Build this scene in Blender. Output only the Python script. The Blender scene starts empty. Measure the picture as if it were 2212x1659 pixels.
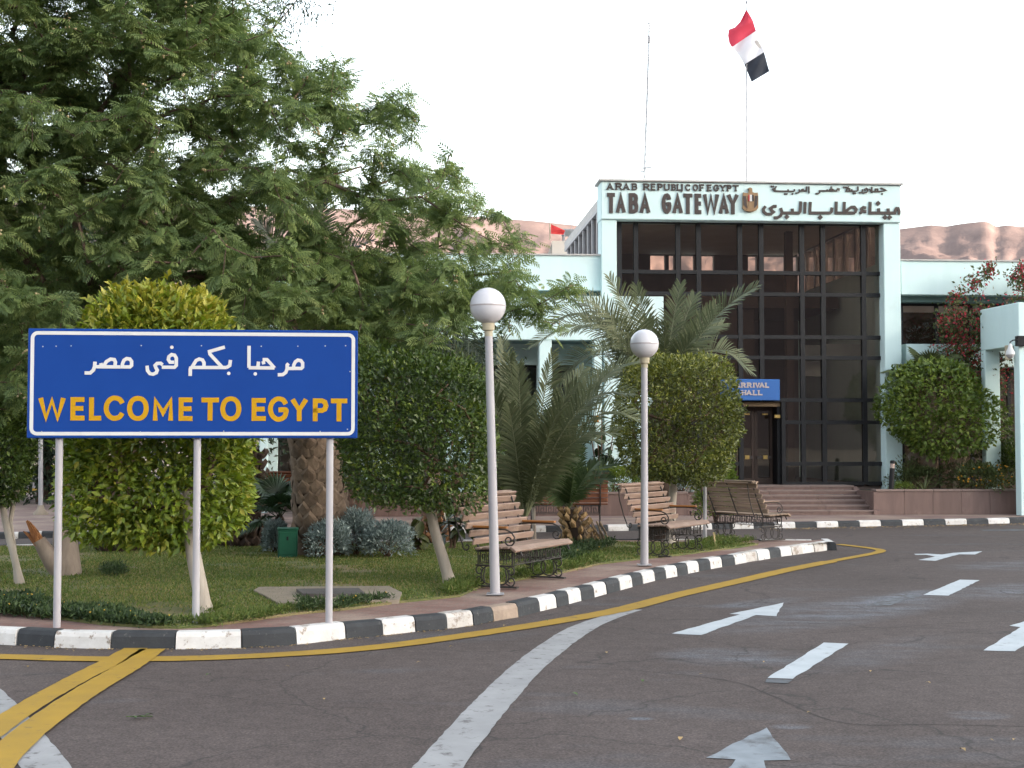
import bpy, bmesh, math, random
import numpy as np
from mathutils import Vector, Matrix

SC = bpy.context.scene
COL = SC.collection
R = random.Random(7)
NR = np.random.default_rng(11)

# ------------------------------------------------------------------ camera
EYE, FPX, PW, PH, HZ = 1.70, 3000.0, 2212.0, 1659.0, 955.0   # eye height, focal length / frame size in survey units
PITCH = math.atan((HZ - PH / 2) / FPX)
cam = bpy.data.cameras.new('camera')
cam.sensor_width = 36.0
cam.lens = FPX / PW * 36.0
cam.clip_start = 0.1
cam.clip_end = 9000
cam_ob = bpy.data.objects.new('camera', cam)
cam_ob.location = (0, 0, EYE)
cam_ob.rotation_euler = (math.pi / 2 + PITCH, 0, 0)
COL.objects.link(cam_ob)
SC.camera = cam_ob

# ------------------------------------------------------------------ light
SUN_EL, SUN_AZ = math.radians(7.0), math.radians(114.0)
sun_dir = Vector((math.sin(SUN_AZ) * math.cos(SUN_EL), math.cos(SUN_AZ) * math.cos(SUN_EL), math.sin(SUN_EL)))
world = bpy.data.worlds.new('World')
SC.world = world
world.use_nodes = True
wn, wl = world.node_tree.nodes, world.node_tree.links
wn.clear()
sky = wn.new('ShaderNodeTexSky')
sky.sky_type = 'NISHITA'
sky.sun_disc = False
sky.sun_elevation = SUN_EL
sky.sun_rotation = SUN_AZ
sky.air_density = 1.0
sky.dust_density = 2.0
sky.ozone_density = 1.0
hs = wn.new('ShaderNodeHueSaturation')
hs.inputs['Saturation'].default_value = 0.42
bg = wn.new('ShaderNodeBackground')
bg.inputs['Strength'].default_value = 0.15
wo = wn.new('ShaderNodeOutputWorld')
wl.new(sky.outputs[0], hs.inputs['Color'])
wl.new(hs.outputs[0], bg.inputs[0])
wl.new(bg.outputs[0], wo.inputs[0])
sl = bpy.data.lights.new('sun', 'SUN')
sl.energy = 2.0
sl.angle = math.radians(0.5)
sl.color = (1.0, 0.77, 0.60)
so = bpy.data.objects.new('sun', sl)
so.rotation_euler = sun_dir.to_track_quat('Z', 'Y').to_euler()
so.location = (0, 0, 50)
COL.objects.link(so)
SC.view_settings.view_transform = 'Standard'
SC.view_settings.look = 'None'
SC.view_settings.exposure = 2.92
SC.view_settings.gamma = 1.0
SC.view_settings.use_curve_mapping = False

# ------------------------------------------------------------------ survey helpers
def ray(px, py):
    x, y = (px - PW / 2) / FPX, -(py - PH / 2) / FPX
    c, s = math.cos(PITCH), math.sin(PITCH)
    return Vector((x, c - y * s, s + y * c))

def P(px, py, d):
    """the point at distance d (world Y) seen at px, py"""
    r = ray(px, py)
    return Vector((0, 0, EYE)) + r * (d / r.y)

def G(px, py, z=0.0):
    """the point of the level z seen at px, py"""
    r = ray(px, py)
    return Vector((0, 0, EYE)) + r * ((z - EYE) / r.z)

# ------------------------------------------------------------------ object helpers
def tag(o, label=None, cat=None, group=None, kind=None):
    if label: o['label'] = label
    if cat: o['category'] = cat
    if group: o['group'] = group
    if kind: o['kind'] = kind
    return o

def empty(name, loc=(0, 0, 0), rz=0.0, label=None, cat=None, group=None, kind=None):
    o = bpy.data.objects.new(name, None)
    o.empty_display_size = 0.1
    o.location = loc
    o.rotation_euler = (0, 0, rz)
    COL.objects.link(o)
    return tag(o, label, cat, group, kind)

def link(name, me, parent=None, loc=(0, 0, 0), rz=0.0):
    o = bpy.data.objects.new(name, me)
    o.location = loc
    o.rotation_euler = (0, 0, rz)
    if parent is not None: o.parent = parent
    COL.objects.link(o)
    return o

def kids(o):
    return [c for c in bpy.data.objects if c.parent == o]

def copy_tree(o, parent=None):
    c = o.copy()
    COL.objects.link(c)
    if parent is not None: c.parent = parent
    for ch in kids(o): copy_tree(ch, c)
    return c

class MB:
    """collects boxes, tubes, lathes and strips and links them as ONE mesh object"""
    def __init__(s):
        s.v, s.f = [], []
    def add(s, vs, fs):
        b = len(s.v)
        s.v += [tuple(v) for v in vs]
        s.f += [tuple(i + b for i in f) for f in fs]
        return s
    def box(s, x0, x1, y0, y1, z0, z1):
        vs = [(x, y, z) for z in (z0, z1) for y in (y0, y1) for x in (x0, x1)]
        return s.add(vs, [(0, 2, 3, 1), (4, 5, 7, 6), (0, 1, 5, 4), (2, 6, 7, 3), (0, 4, 6, 2), (1, 3, 7, 5)])
    def cbox(s, x0, x1, y0, y1, z0, z1, c=0.01):
        """box with chamfered edges"""
        bm = bmesh.new()
        bmesh.ops.create_cube(bm, size=1.0)
        for v in bm.verts:
            v.co = Vector(((x0 + x1) / 2 + v.co.x * (x1 - x0), (y0 + y1) / 2 + v.co.y * (y1 - y0), (z0 + z1) / 2 + v.co.z * (z1 - z0)))
        bmesh.ops.bevel(bm, geom=list(bm.edges), offset=c, segments=1, affect='EDGES', profile=0.5)
        bm.verts.index_update()
        s.add([v.co[:] for v in bm.verts], [[v.index for v in f.verts] for f in bm.faces])
        bm.free()
        return s
    def tube(s, pts, r, n=8, cap=True, squash=1.0):
        pts = [Vector(p) for p in pts]
        if not isinstance(r, (list, tuple)): r = [r] * len(pts)
        b = len(s.v)
        prev = None
        for i, p in enumerate(pts):
            t = (pts[min(i + 1, len(pts) - 1)] - pts[max(i - 1, 0)])
            if t.length < 1e-9: t = Vector((0, 0, 1))
            t.normalize()
            if prev is None:
                a = Vector((0, 0, 1)) if abs(t.z) < 0.9 else Vector((1, 0, 0))
                u = t.cross(a).normalized()
            else:
                u = (prev - t * prev.dot(t))
                u = u.normalized() if u.length > 1e-6 else t.orthogonal().normalized()
            prev = u
            w = t.cross(u)
            for k in range(n):
                a = 2 * math.pi * k / n
                s.v.append(tuple(p + (u * math.cos(a) + w * math.sin(a) * squash) * r[i]))
        m = len(pts)
        for i in range(m - 1):
            for k in range(n):
                k2 = (k + 1) % n
                s.f.append((b + i * n + k, b + i * n + k2, b + (i + 1) * n + k2, b + (i + 1) * n + k))
        if cap:
            s.f.append(tuple(b + k for k in reversed(range(n))))
            s.f.append(tuple(b + (m - 1) * n + k for k in range(n)))
        return s
    def lathe(s, prof, n=20, c=(0, 0, 0)):
        b = len(s.v)
        for (r, z) in prof:
            for k in range(n):
                a = 2 * math.pi * k / n
                s.v.append((c[0] + r * math.cos(a), c[1] + r * math.sin(a), c[2] + z))
        for i in range(len(prof) - 1):
            for k in range(n):
                k2 = (k + 1) % n
                s.f.append((b + i * n + k, b + i * n + k2, b + (i + 1) * n + k2, b + (i + 1) * n + k))
        s.f.append(tuple(b + k for k in reversed(range(n))))
        s.f.append(tuple(b + (len(prof) - 1) * n + k for k in range(n)))
        return s
    def poly(s, pts, z0, z1):
        """upright prism over a ground polygon (pts counter-clockwise)"""
        n = len(pts)
        vs = [(p[0], p[1], z0) for p in pts] + [(p[0], p[1], z1) for p in pts]
        return s.add(vs, [tuple(range(n))[::-1], tuple(range(n, 2 * n))] + [(i, (i + 1) % n, n + (i + 1) % n, n + i) for i in range(n)])
    def ribbon(s, pts, w, y0, y1, closed=False, miter=0.6):
        """flat stroke in the x-z plane with thickness from y1 (back) to y0 (front)"""
        pts = [Vector((p[0], p[1])) for p in pts]
        n = len(pts)
        ws = w if isinstance(w, (list, tuple)) else [w] * n
        L, Rr = [], []
        for i in range(n):
            a = pts[i] - pts[i - 1] if (i > 0 or closed) else pts[1] - pts[0]
            b = pts[(i + 1) % n] - pts[i] if (i < n - 1 or closed) else pts[-1] - pts[-2]
            a = a.normalized(); b = b.normalized()
            t = a + b
            t = t.normalized() if t.length > 1e-6 else a
            nn = Vector((-t.y, t.x))
            m = max(miter, nn.dot(Vector((-a.y, a.x))))
            q = nn * (ws[i] / 2 / m)
            L.append(pts[i] + q); Rr.append(pts[i] - q)
        vs = []
        for i in range(n):
            vs += [(L[i].x, y0, L[i].y), (Rr[i].x, y0, Rr[i].y), (L[i].x, y1, L[i].y), (Rr[i].x, y1, Rr[i].y)]
        fs = []
        for i in range(n if closed else n - 1):
            j = (i + 1) % n
            a, b = 4 * i, 4 * j
            fs += [(a, b, b + 1, a + 1), (a + 2, a + 3, b + 3, b + 2), (a, a + 2, b + 2, b), (a + 1, b + 1, b + 3, a + 3)]
        if not closed:
            e = 4 * (n - 1)
            fs += [(0, 1, 3, 2), (e, e + 2, e + 3, e + 1)]
        return s.add(vs, fs)
    def plate(s, pts, y0, y1):
        """outline in the x-z plane pulled from y1 (back) to y0 (front)"""
        n = len(pts)
        vs = [(p[0], y0, p[1]) for p in pts] + [(p[0], y1, p[1]) for p in pts]
        return s.add(vs, [tuple(range(n)), tuple(range(n, 2 * n))[::-1]] + [(i, n + i, n + (i + 1) % n, (i + 1) % n) for i in range(n)])
    def mesh(s, name, mat, smooth=False):
        me = bpy.data.meshes.new(name)
        me.from_pydata(s.v, [], s.f)
        me.validate()
        bm = bmesh.new(); bm.from_mesh(me)
        bmesh.ops.recalc_face_normals(bm, faces=bm.faces)
        bm.to_mesh(me); bm.free()
        me.materials.append(mat)
        if smooth:
            me.polygons.foreach_set('use_smooth', [True] * len(me.polygons))
            try: me.set_sharp_from_angle(angle=math.radians(40))
            except Exception: pass
        me.update()
        return me
    def build(s, name, mat, parent=None, loc=(0, 0, 0), rz=0.0, smooth=False):
        return link(name, s.mesh(name, mat, smooth), parent, loc, rz)

def fastmesh(name, V, F, mat, tint=None, smooth=False):
    V = np.asarray(V, dtype=np.float32); F = np.asarray(F, dtype=np.int32)
    me = bpy.data.meshes.new(name)
    m, k = F.shape
    me.vertices.add(len(V)); me.vertices.foreach_set('co', V.ravel())
    me.loops.add(m * k); me.loops.foreach_set('vertex_index', F.ravel())
    me.polygons.add(m); me.polygons.foreach_set('loop_start', np.arange(0, m * k, k, dtype=np.int32))
    if tint is not None:
        at = me.attributes.new('tint', 'FLOAT', 'POINT')
        at.data.foreach_set('value', np.asarray(tint, dtype=np.float32))
    me.update(calc_edges=True)
    me.materials.append(mat)
    if smooth: me.polygons.foreach_set('use_smooth', np.ones(m, dtype=bool))
    return me

def scatter(TV, TF, Rm, T, S):
    """copies of a small template: TV (a,3), TF (b,k), Rm (n,3,3), T (n,3), S (n,) -> V, F"""
    n, a = len(T), len(TV)
    V = np.einsum('nij,aj->nai', Rm, TV) * np.asarray(S)[:, None, None] + np.asarray(T)[:, None, :]
    F = TF[None, :, :] + (np.arange(n) * a)[:, None, None]
    return V.reshape(-1, 3), F.reshape(-1, TF.shape[1])

def unit(a):
    return a / np.maximum(np.linalg.norm(a, axis=-1, keepdims=True), 1e-9)

def frames(X, Zhint):
    """rotation matrices whose x axis is X and whose z axis leans to Zhint"""
    X = unit(X)
    Y = unit(np.cross(Zhint, X))
    Z = np.cross(X, Y)
    return np.stack([X, Y, Z], axis=-1)

def rnd_dirs(n):
    return unit(NR.normal(size=(n, 3)))

# ------------------------------------------------------------------ materials
MATS = {}
def new_mat(name):
    m = bpy.data.materials.new(name)
    m.use_nodes = True
    nt = m.node_tree
    nt.nodes.clear()
    out = nt.nodes.new('ShaderNodeOutputMaterial')
    MATS[name] = m
    return m, nt.nodes, nt.links, out

def mix_col(nodes, links, a, b, fac):
    n = nodes.new('ShaderNodeMix'); n.data_type = 'RGBA'
    for sock, v in ((n.inputs[6], a), (n.inputs[7], b), (n.inputs[0], fac)):
        if hasattr(v, 'links'): links.new(v, sock)
        elif isinstance(v, (int, float)): sock.default_value = v
        else: sock.default_value = (*v, 1)
    return n.outputs[2]

def ramp(nodes, links, src, stops):
    r = nodes.new('ShaderNodeValToRGB')
    links.new(src, r.inputs[0])
    e = r.color_ramp.elements
    while len(e) < len(stops): e.new(0.5)
    for i, (p, c) in enumerate(stops):
        e[i].position = p
        e[i].color = (*c, 1) if not isinstance(c, (int, float)) else (c, c, c, 1)
    return r.outputs[0]

def noise(nodes, links, vec, scale, detail=4, rough=0.55, w=None):
    n = nodes.new('ShaderNodeTexNoise')
    n.noise_dimensions = '4D' if w is not None else '3D'
    n.inputs['Scale'].default_value = scale
    n.inputs['Detail'].default_value = detail
    n.inputs['Roughness'].default_value = rough
    links.new(vec, n.inputs['Vector'])
    if w is not None: links.new(w, n.inputs['W'])
    return n.outputs['Fac']

def surf(name, col, col2=None, scale=6.0, lo=0.35, hi=0.7, rough=0.6, bump=0.0, bscale=40.0, metallic=0.0, spec=0.3,
         wear=None, wscale=9.0, wlo=0.62, whi=0.68, stretch=(1, 1, 1), jitter=0.0):
    m, N, L, out = new_mat(name)
    k_ = 1.0 if name in ('mint_render', 'dark_interior', 'brown_interior', 'pale_ceiling', 'sand') else 0.86
    col = tuple(c * k_ for c in col)
    if col2 is not None: col2 = tuple(c * k_ for c in col2)
    if wear is not None: wear = tuple(c * k_ for c in wear)
    p = N.new('ShaderNodeBsdfPrincipled')
    L.new(p.outputs[0], out.inputs[0])
    tc = N.new('ShaderNodeTexCoord')
    mp = N.new('ShaderNodeMapping'); mp.inputs['Scale'].default_value = stretch
    L.new(tc.outputs['Object'], mp.inputs['Vector'])
    oi = N.new('ShaderNodeObjectInfo')
    mu = N.new('ShaderNodeMath'); mu.operation = 'MULTIPLY'; mu.inputs[1].default_value = 37.0
    L.new(oi.outputs['Random'], mu.inputs[0])
    vec, w = mp.outputs[0], mu.outputs[0]
    if col2 is None: col2 = tuple(c * 0.8 for c in col)
    c = ramp(N, L, noise(N, L, vec, scale, 5, 0.6, w), [(lo, col2), (hi, col)])
    if jitter:
        h = N.new('ShaderNodeHueSaturation')
        mr = N.new('ShaderNodeMapRange'); mr.inputs[3].default_value = 1 - jitter; mr.inputs[4].default_value = 1 + jitter
        L.new(oi.outputs['Random'], mr.inputs[0]); L.new(mr.outputs[0], h.inputs['Value']); L.new(c, h.inputs['Color'])
        c = h.outputs[0]
    if wear is not None:
        f = ramp(N, L, noise(N, L, tc.outputs['Object'], wscale, 8, 0.7, w), [(wlo, 0.0), (whi, 1.0)])
        c = mix_col(N, L, c, wear, f)
    L.new(c, p.inputs['Base Color'])
    p.inputs['Roughness'].default_value = rough
    p.inputs['Metallic'].default_value = metallic
    p.inputs['Specular IOR Level'].default_value = spec
    if bump:
        b = N.new('ShaderNodeBump'); b.inputs['Strength'].default_value = bump; b.inputs['Distance'].default_value = 0.01
        L.new(noise(N, L, vec, bscale, 6, 0.65, w), b.inputs['Height'])
        L.new(b.outputs[0], p.inputs['Normal'])
    return m

def leafmat(name, stops, trans=0.25, rough=0.5, spec=0.3, patch=1.2):
    """foliage: colour by the leaf's own tint value and slow patches through the crown"""
    m, N, L, out = new_mat(name)
    at = N.new('ShaderNodeAttribute'); at.attribute_name = 'tint'
    tc = N.new('ShaderNodeTexCoord')
    nz = noise(N, L, tc.outputs['Object'], patch, 2)
    ad = N.new('ShaderNodeMath'); ad.operation = 'MULTIPLY_ADD'; ad.inputs[1].default_value = 0.5
    L.new(nz, ad.inputs[0])
    sb = N.new('ShaderNodeMath'); sb.operation = 'SUBTRACT'; sb.inputs[1].default_value = 0.25
    L.new(at.outputs['Fac'], sb.inputs[0]); L.new(sb.outputs[0], ad.inputs[2])
    c = ramp(N, L, ad.outputs[0], stops)
    p = N.new('ShaderNodeBsdfPrincipled')
    p.inputs['Roughness'].default_value = rough
    p.inputs['Specular IOR Level'].default_value = spec
    L.new(c, p.inputs['Base Color'])
    t = N.new('ShaderNodeBsdfTranslucent')
    h = N.new('ShaderNodeHueSaturation'); h.inputs['Saturation'].default_value = 1.1; h.inputs['Value'].default_value = 1.3
    L.new(c, h.inputs['Color']); L.new(h.outputs[0], t.inputs['Color'])
    mx = N.new('ShaderNodeMixShader'); mx.inputs[0].default_value = trans
    L.new(p.outputs[0], mx.inputs[1]); L.new(t.outputs[0], mx.inputs[2])
    L.new(mx.outputs[0], out.inputs[0])
    return m

def glassmat(name, tint, ior=1.5, rough=0.01):
    m, N, L, out = new_mat(name)
    t = N.new('ShaderNodeBsdfTransparent'); t.inputs[0].default_value = (*tint, 1)
    g = N.new('ShaderNodeBsdfGlossy'); g.inputs['Roughness'].default_value = rough
    g.inputs[0].default_value = (0.9, 0.9, 0.9, 1)
    fr = N.new('ShaderNodeFresnel'); fr.inputs[0].default_value = ior
    tc = N.new('ShaderNodeTexCoord')
    bp = N.new('ShaderNodeBump'); bp.inputs['Strength'].default_value = 0.03; bp.inputs['Distance'].default_value = 0.02
    L.new(noise(N, L, tc.outputs['Object'], 1.3, 2), bp.inputs['Height']); L.new(bp.outputs[0], g.inputs['Normal'])
    mx = N.new('ShaderNodeMixShader')
    L.new(fr.outputs[0], mx.inputs[0]); L.new(t.outputs[0], mx.inputs[1]); L.new(g.outputs[0], mx.inputs[2])
    L.new(mx.outputs[0], out.inputs[0])
    return m

_z2 = lambda x, y: G((1100 + x / 1.289) * .7855, (1380 + y / 1.289) * .7855)
WORN = []
for (x0, y0, x1, y1, w, amt) in [(1120, 378, 1420, 342, .28, .55), (950, 545, 1440, 560, .55, .55), (1230, 450, 1900, 330, .75, .60), (2060, 340, 2400, 300, 1.0, .62), (1955, 760, 2145, 758, .16, .75),
                                 (810, 770, 895, 771, .06, .8), (1320, 800, 1450, 798, .09, .8), (1630, 370, 1860, 318, .22, .8), (2000, 240, 2350, 215, .8, .4), (1500, 600, 1900, 480, .4, .25)]:
    a, b = _z2(x0, y0), _z2(x1, y1)
    m_ = (a + b) / 2; dv_ = b - a
    WORN.append((m_.x, m_.y, dv_.length / 2 * 1.35, w, math.atan2(dv_.y, dv_.x), amt))
# asphalt: fine grit, broad worn patches, old tyre-polished blue-grey streaks
def asphalt():
    m, N, L, out = new_mat('asphalt')
    p = N.new('ShaderNodeBsdfPrincipled'); L.new(p.outputs[0], out.inputs[0])
    tc = N.new('ShaderNodeTexCoord'); v = tc.outputs['Object']
    big = noise(N, L, v, 0.35, 5, 0.6)
    c = ramp(N, L, big, [(0.3, (0.060, 0.047, 0.0435)), (0.55, (0.077, 0.061, 0.057)), (0.8, (0.090, 0.072, 0.068))])
    mp = N.new('ShaderNodeMapping'); mp.inputs['Rotation'].default_value = (0, 0, math.radians(-38)); mp.inputs['Scale'].default_value = (0.35, 1.1, 1)
    L.new(v, mp.inputs['Vector'])
    st = ramp(N, L, noise(N, L, mp.outputs[0], 0.9, 6, 0.62), [(0.56, 0.0), (0.72, 0.55)])
    c = mix_col(N, L, c, (0.088, 0.092, 0.104), st)
    # places where old lane paint was rubbed into the surface: soft ellipses broken by streaky noise
    fine = ramp(N, L, noise(N, L, mp.outputs[0], 3.2, 8, 0.7), [(0.36, 0.0), (0.66, 1.0)])
    for (cx, cy, rx, ry, rot, amt) in WORN:
        q = N.new('ShaderNodeMapping'); q.vector_type = 'TEXTURE'
        q.inputs['Location'].default_value = (cx, cy, 0); q.inputs['Rotation'].default_value = (0, 0, rot); q.inputs['Scale'].default_value = (rx, ry, 1)
        L.new(v, q.inputs['Vector'])
        ln = N.new('ShaderNodeVectorMath'); ln.operation = 'LENGTH'; L.new(q.outputs[0], ln.inputs[0])
        mr = N.new('ShaderNodeMapRange'); mr.inputs[1].default_value = 1.0; mr.inputs[2].default_value = 0.45; mr.inputs[3].default_value = 0.0; mr.inputs[4].default_value = amt
        L.new(ln.outputs['Value'], mr.inputs[0])
        mm = N.new('ShaderNodeMath'); mm.operation = 'MULTIPLY'; L.new(mr.outputs[0], mm.inputs[0]); L.new(fine, mm.inputs[1])
        c = mix_col(N, L, c, (0.150, 0.166, 0.195), mm.outputs[0])
    grit = ramp(N, L, noise(N, L, v, 62.0, 3, 0.75), [(0.30, (0.38, 0.38, 0.38)), (0.5, (1, 1, 1)), (0.70, (2.0, 1.92, 1.85))])
    mott = ramp(N, L, noise(N, L, v, 7.0, 6, 0.7), [(0.3, (0.80, 0.80, 0.80)), (0.7, (1.2, 1.2, 1.2))])
    m2 = N.new('ShaderNodeMix'); m2.data_type = 'RGBA'; m2.blend_type = 'MULTIPLY'; m2.inputs[0].default_value = 1.0
    L.new(c, m2.inputs[6]); L.new(mott, m2.inputs[7]); c = m2.outputs[2]
    mu = N.new('ShaderNodeMix'); mu.data_type = 'RGBA'; mu.blend_type = 'MULTIPLY'; mu.inputs[0].default_value = 0.8
    L.new(c, mu.inputs[6]); L.new(grit, mu.inputs[7]); c = mu.outputs[2]
    vo = N.new('ShaderNodeTexVoronoi'); vo.feature = 'DISTANCE_TO_EDGE'; vo.inputs['Scale'].default_value = 0.35
    dv = N.new('ShaderNodeVectorMath'); dv.operation = 'ADD'
    nz = N.new('ShaderNodeTexNoise'); nz.inputs['Scale'].default_value = 1.3; nz.inputs['Detail'].default_value = 6
    L.new(v, nz.inputs['Vector']); L.new(v, dv.inputs[0]); L.new(nz.outputs['Color'], dv.inputs[1]); L.new(dv.outputs[0], vo.inputs['Vector'])
    cr = ramp(N, L, vo.outputs['Distance'], [(0.0, 0.75), (0.006, 0.0)])
    c = mix_col(N, L, c, (0.03, 0.027, 0.026), cr)
    L.new(c, p.inputs['Base Color'])
    p.inputs['Roughness'].default_value = 0.85
    p.inputs['Specular IOR Level'].default_value = 0.25
    b = N.new('ShaderNodeBump'); b.inputs['Strength'].default_value = 0.25; b.inputs['Distance'].default_value = 0.004
    L.new(noise(N, L, v, 120.0, 3), b.inputs['Height']); L.new(b.outputs[0], p.inputs['Normal'])
    return m

def paving(name, ca, cb, cm, bw=0.22, bh=0.11, rot=0.3):
    m, N, L, out = new_mat(name)
    p = N.new('ShaderNodeBsdfPrincipled'); L.new(p.outputs[0], out.inputs[0])
    tc = N.new('ShaderNodeTexCoord')
    mp = N.new('ShaderNodeMapping'); mp.inputs['Rotation'].default_value = (0, 0, rot)
    L.new(tc.outputs['Object'], mp.inputs['Vector'])
    br = N.new('ShaderNodeTexBrick')
    br.inputs['Color1'].default_value = (*ca, 1); br.inputs['Color2'].default_value = (*cb, 1); br.inputs['Mortar'].default_value = (*cm, 1)
    br.inputs['Scale'].default_value = 1.0; br.inputs['Mortar Size'].default_value = 0.008
    br.inputs['Brick Width'].default_value = bw; br.inputs['Row Height'].default_value = bh
    L.new(mp.outputs[0], br.inputs['Vector'])
    dust = ramp(N, L, noise(N, L, tc.outputs['Object'], 1.1, 7, 0.65), [(0.42, 0.0), (0.68, 0.75)])
    c = mix_col(N, L, br.outputs['Color'], (0.34, 0.27, 0.22), dust)
    g = ramp(N, L, noise(N, L, tc.outputs['Object'], 60, 3), [(0.3, (0.75, 0.75, 0.75)), (0.7, (1.2, 1.2, 1.2))])
    mu = N.new('ShaderNodeMix'); mu.data_type = 'RGBA'; mu.blend_type = 'MULTIPLY'; mu.inputs[0].default_value = 0.7
    L.new(c, mu.inputs[6]); L.new(g, mu.inputs[7])
    L.new(mu.outputs[2], p.inputs['Base Color'])
    p.inputs['Roughness'].default_value = 0.85; p.inputs['Specular IOR Level'].default_value = 0.2
    b = N.new('ShaderNodeBump'); b.inputs['Strength'].default_value = 0.5; b.inputs['Distance'].default_value = 0.006
    L.new(br.outputs['Fac'], b.inputs['Height']); b.invert = True
    L.new(b.outputs[0], p.inputs['Normal'])
    return m

ASPH = asphalt()
PAVE = paving('island_paving', (0.225, 0.130, 0.110), (0.19, 0.108, 0.092), (0.16, 0.125, 0.11), rot=0.35)
PAVE2 = paving('forecourt_paving', (0.22, 0.150, 0.135), (0.19, 0.128, 0.115), (0.17, 0.14, 0.125), 0.4, 0.2, 0.07)
SAND = surf('sand', (0.40, 0.30, 0.22), (0.32, 0.24, 0.18), 0.4, rough=0.95, bump=0.3)
WPAINT = surf('road_white', (0.36, 0.36, 0.365), (0.28, 0.28, 0.285), 3.0, rough=0.8, wear=(0.10, 0.09, 0.09), wscale=9, wlo=0.55, whi=0.66, bump=0.2, bscale=120)
WPAINT2 = surf('road_white_bright', (0.54, 0.58, 0.61), (0.44, 0.48, 0.51), 4.0, rough=0.75, wear=(0.14, 0.14, 0.14), wscale=9, wlo=0.58, whi=0.74, bump=0.2, bscale=120)
WPAINTF = surf('road_white_faded', (0.30, 0.335, 0.37), (0.20, 0.225, 0.25), 4.0, rough=0.8, wear=(0.11, 0.11, 0.115), wscale=6, wlo=0.50, whi=0.66)
WPAINTG = surf('road_white_ghost', (0.135, 0.15, 0.168), (0.115, 0.125, 0.138), 3.0, rough=0.85, wear=(0.08, 0.07, 0.068), wscale=5, wlo=0.42, whi=0.62)
YPAINT = surf('road_yellow', (0.42, 0.255, 0.028), (0.33, 0.205, 0.032), 3.0, rough=0.8, wear=(0.13, 0.10, 0.06), wscale=9, wlo=0.58, whi=0.72, bump=0.2, bscale=120)
KWHITE = surf('kerb_white', (0.72, 0.71, 0.70), (0.58, 0.56, 0.54), 7.0, rough=0.75, wear=(0.30, 0.25, 0.21), wscale=12, wlo=0.57, whi=0.63, jitter=0.10, bump=0.4, bscale=45)
KBLACK = surf('kerb_black', (0.050, 0.054, 0.060), (0.034, 0.037, 0.042), 7.0, rough=0.75, wear=(0.16, 0.15, 0.14), wscale=15, wlo=0.60, whi=0.70, bump=0.4, bscale=45)
KBARE = surf('kerb_bare', (0.42, 0.33, 0.26), (0.30, 0.23, 0.18), 9.0, rough=0.9, bump=0.5, bscale=40)
MINT = surf('mint_render', (0.635, 0.785, 0.785), (0.59, 0.745, 0.745), 1.4, rough=0.85, bump=0.15, bscale=25, spec=0.1, wear=(0.55, 0.655, 0.645), wscale=2.2, wlo=0.55, whi=0.9, stretch=(2.2, 2.2, .35))
MINTD = surf('mint_render_shade', (0.20, 0.31, 0.31), (0.17, 0.27, 0.27), 1.0, rough=0.8)  # dark teal puts the shade of recesses and soffits into the mint colour
COPING = surf('coping_stone', (0.60, 0.58, 0.56), (0.50, 0.48, 0.46), 6, rough=0.8)
FRAME = surf('dark_aluminium', (0.014, 0.014, 0.017), (0.010, 0.010, 0.012), 5, rough=0.5, spec=0.3)
BRONZE = surf('bronze_letters', (0.085, 0.066, 0.060), (0.060, 0.047, 0.043), 8, rough=0.55)
GLASS = glassmat('bronze_glass', (0.72, 0.63, 0.56), 1.7)
DARKIN = surf('dark_interior', (0.14, 0.12, 0.105), (0.10, 0.085, 0.075), 1.5, rough=0.85)
BRICKIN = surf('brown_interior', (0.11, 0.08, 0.064), (0.08, 0.06, 0.05), 1.5, rough=0.8)
GRANITE = surf('granite_cladding', (0.215, 0.140, 0.122), (0.150, 0.098, 0.087), 3.5, rough=0.45, spec=0.4, stretch=(2.5, 2.5, 0.35), jitter=0.10, wear=(0.30, 0.22, 0.19), wscale=2.2, wlo=0.58, whi=0.82)
GRANTOP = surf('granite_top', (0.27, 0.20, 0.18), (0.22, 0.16, 0.14), 4, rough=0.5)
SOIL = surf('soil', (0.16, 0.11, 0.08), (0.10, 0.07, 0.05), 6, rough=0.95, bump=0.6)
BLUE = surf('sign_blue', (0.008, 0.058, 0.300), (0.007, 0.052, 0.275), 2.0, rough=0.5, spec=0.15, wear=(0.30, 0.38, 0.52), wscale=14, wlo=0.735, whi=0.75)
SWHITE = surf('sign_white', (0.74, 0.74, 0.73), (0.68, 0.68, 0.68), 5, rough=0.5)
SYELLOW = surf('sign_yellow', (0.60, 0.33, 0.012), (0.54, 0.295, 0.011), 5, rough=0.5, spec=.15)
POST = surf('post_paint', (0.47, 0.455, 0.48), (0.40, 0.385, 0.41), 5, rough=0.5, wear=(0.33, 0.30, 0.28), wscale=14, wlo=0.70, whi=0.76, stretch=(1, 1, 0.3))
GALV = surf('galvanised', (0.42, 0.42, 0.44), (0.34, 0.34, 0.36), 6, rough=0.5, metallic=0.2)
GLOBE = surf('globe_plastic', (0.70, 0.70, 0.74), (0.62, 0.61, 0.65), 5, rough=0.22, spec=0.5, wear=(0.42, 0.38, 0.36), wscale=5, wlo=0.60, whi=0.85)
CREAM = surf('cream_collar', (0.55, 0.49, 0.36), (0.45, 0.40, 0.29), 9, rough=0.6)
WOOD = surf('bench_wood', (0.325, 0.225, 0.175), (0.225, 0.155, 0.120), 5, rough=0.6, stretch=(0.6, 8, 8), jitter=0.16, bump=0.2, bscale=14, wear=(0.38, 0.29, 0.235), wscale=5, wlo=0.5, whi=0.75)
WOODEND = surf('bench_arm_wood', (0.46, 0.20, 0.06), (0.34, 0.14, 0.045), 5, rough=0.5, stretch=(8, 0.6, 8), jitter=0.1)
WOODRED = surf('dark_bench_wood', (0.24, 0.090, 0.040), (0.15, 0.055, 0.028), 5, rough=0.5, stretch=(0.6, 8, 8), jitter=0.15)
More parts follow.
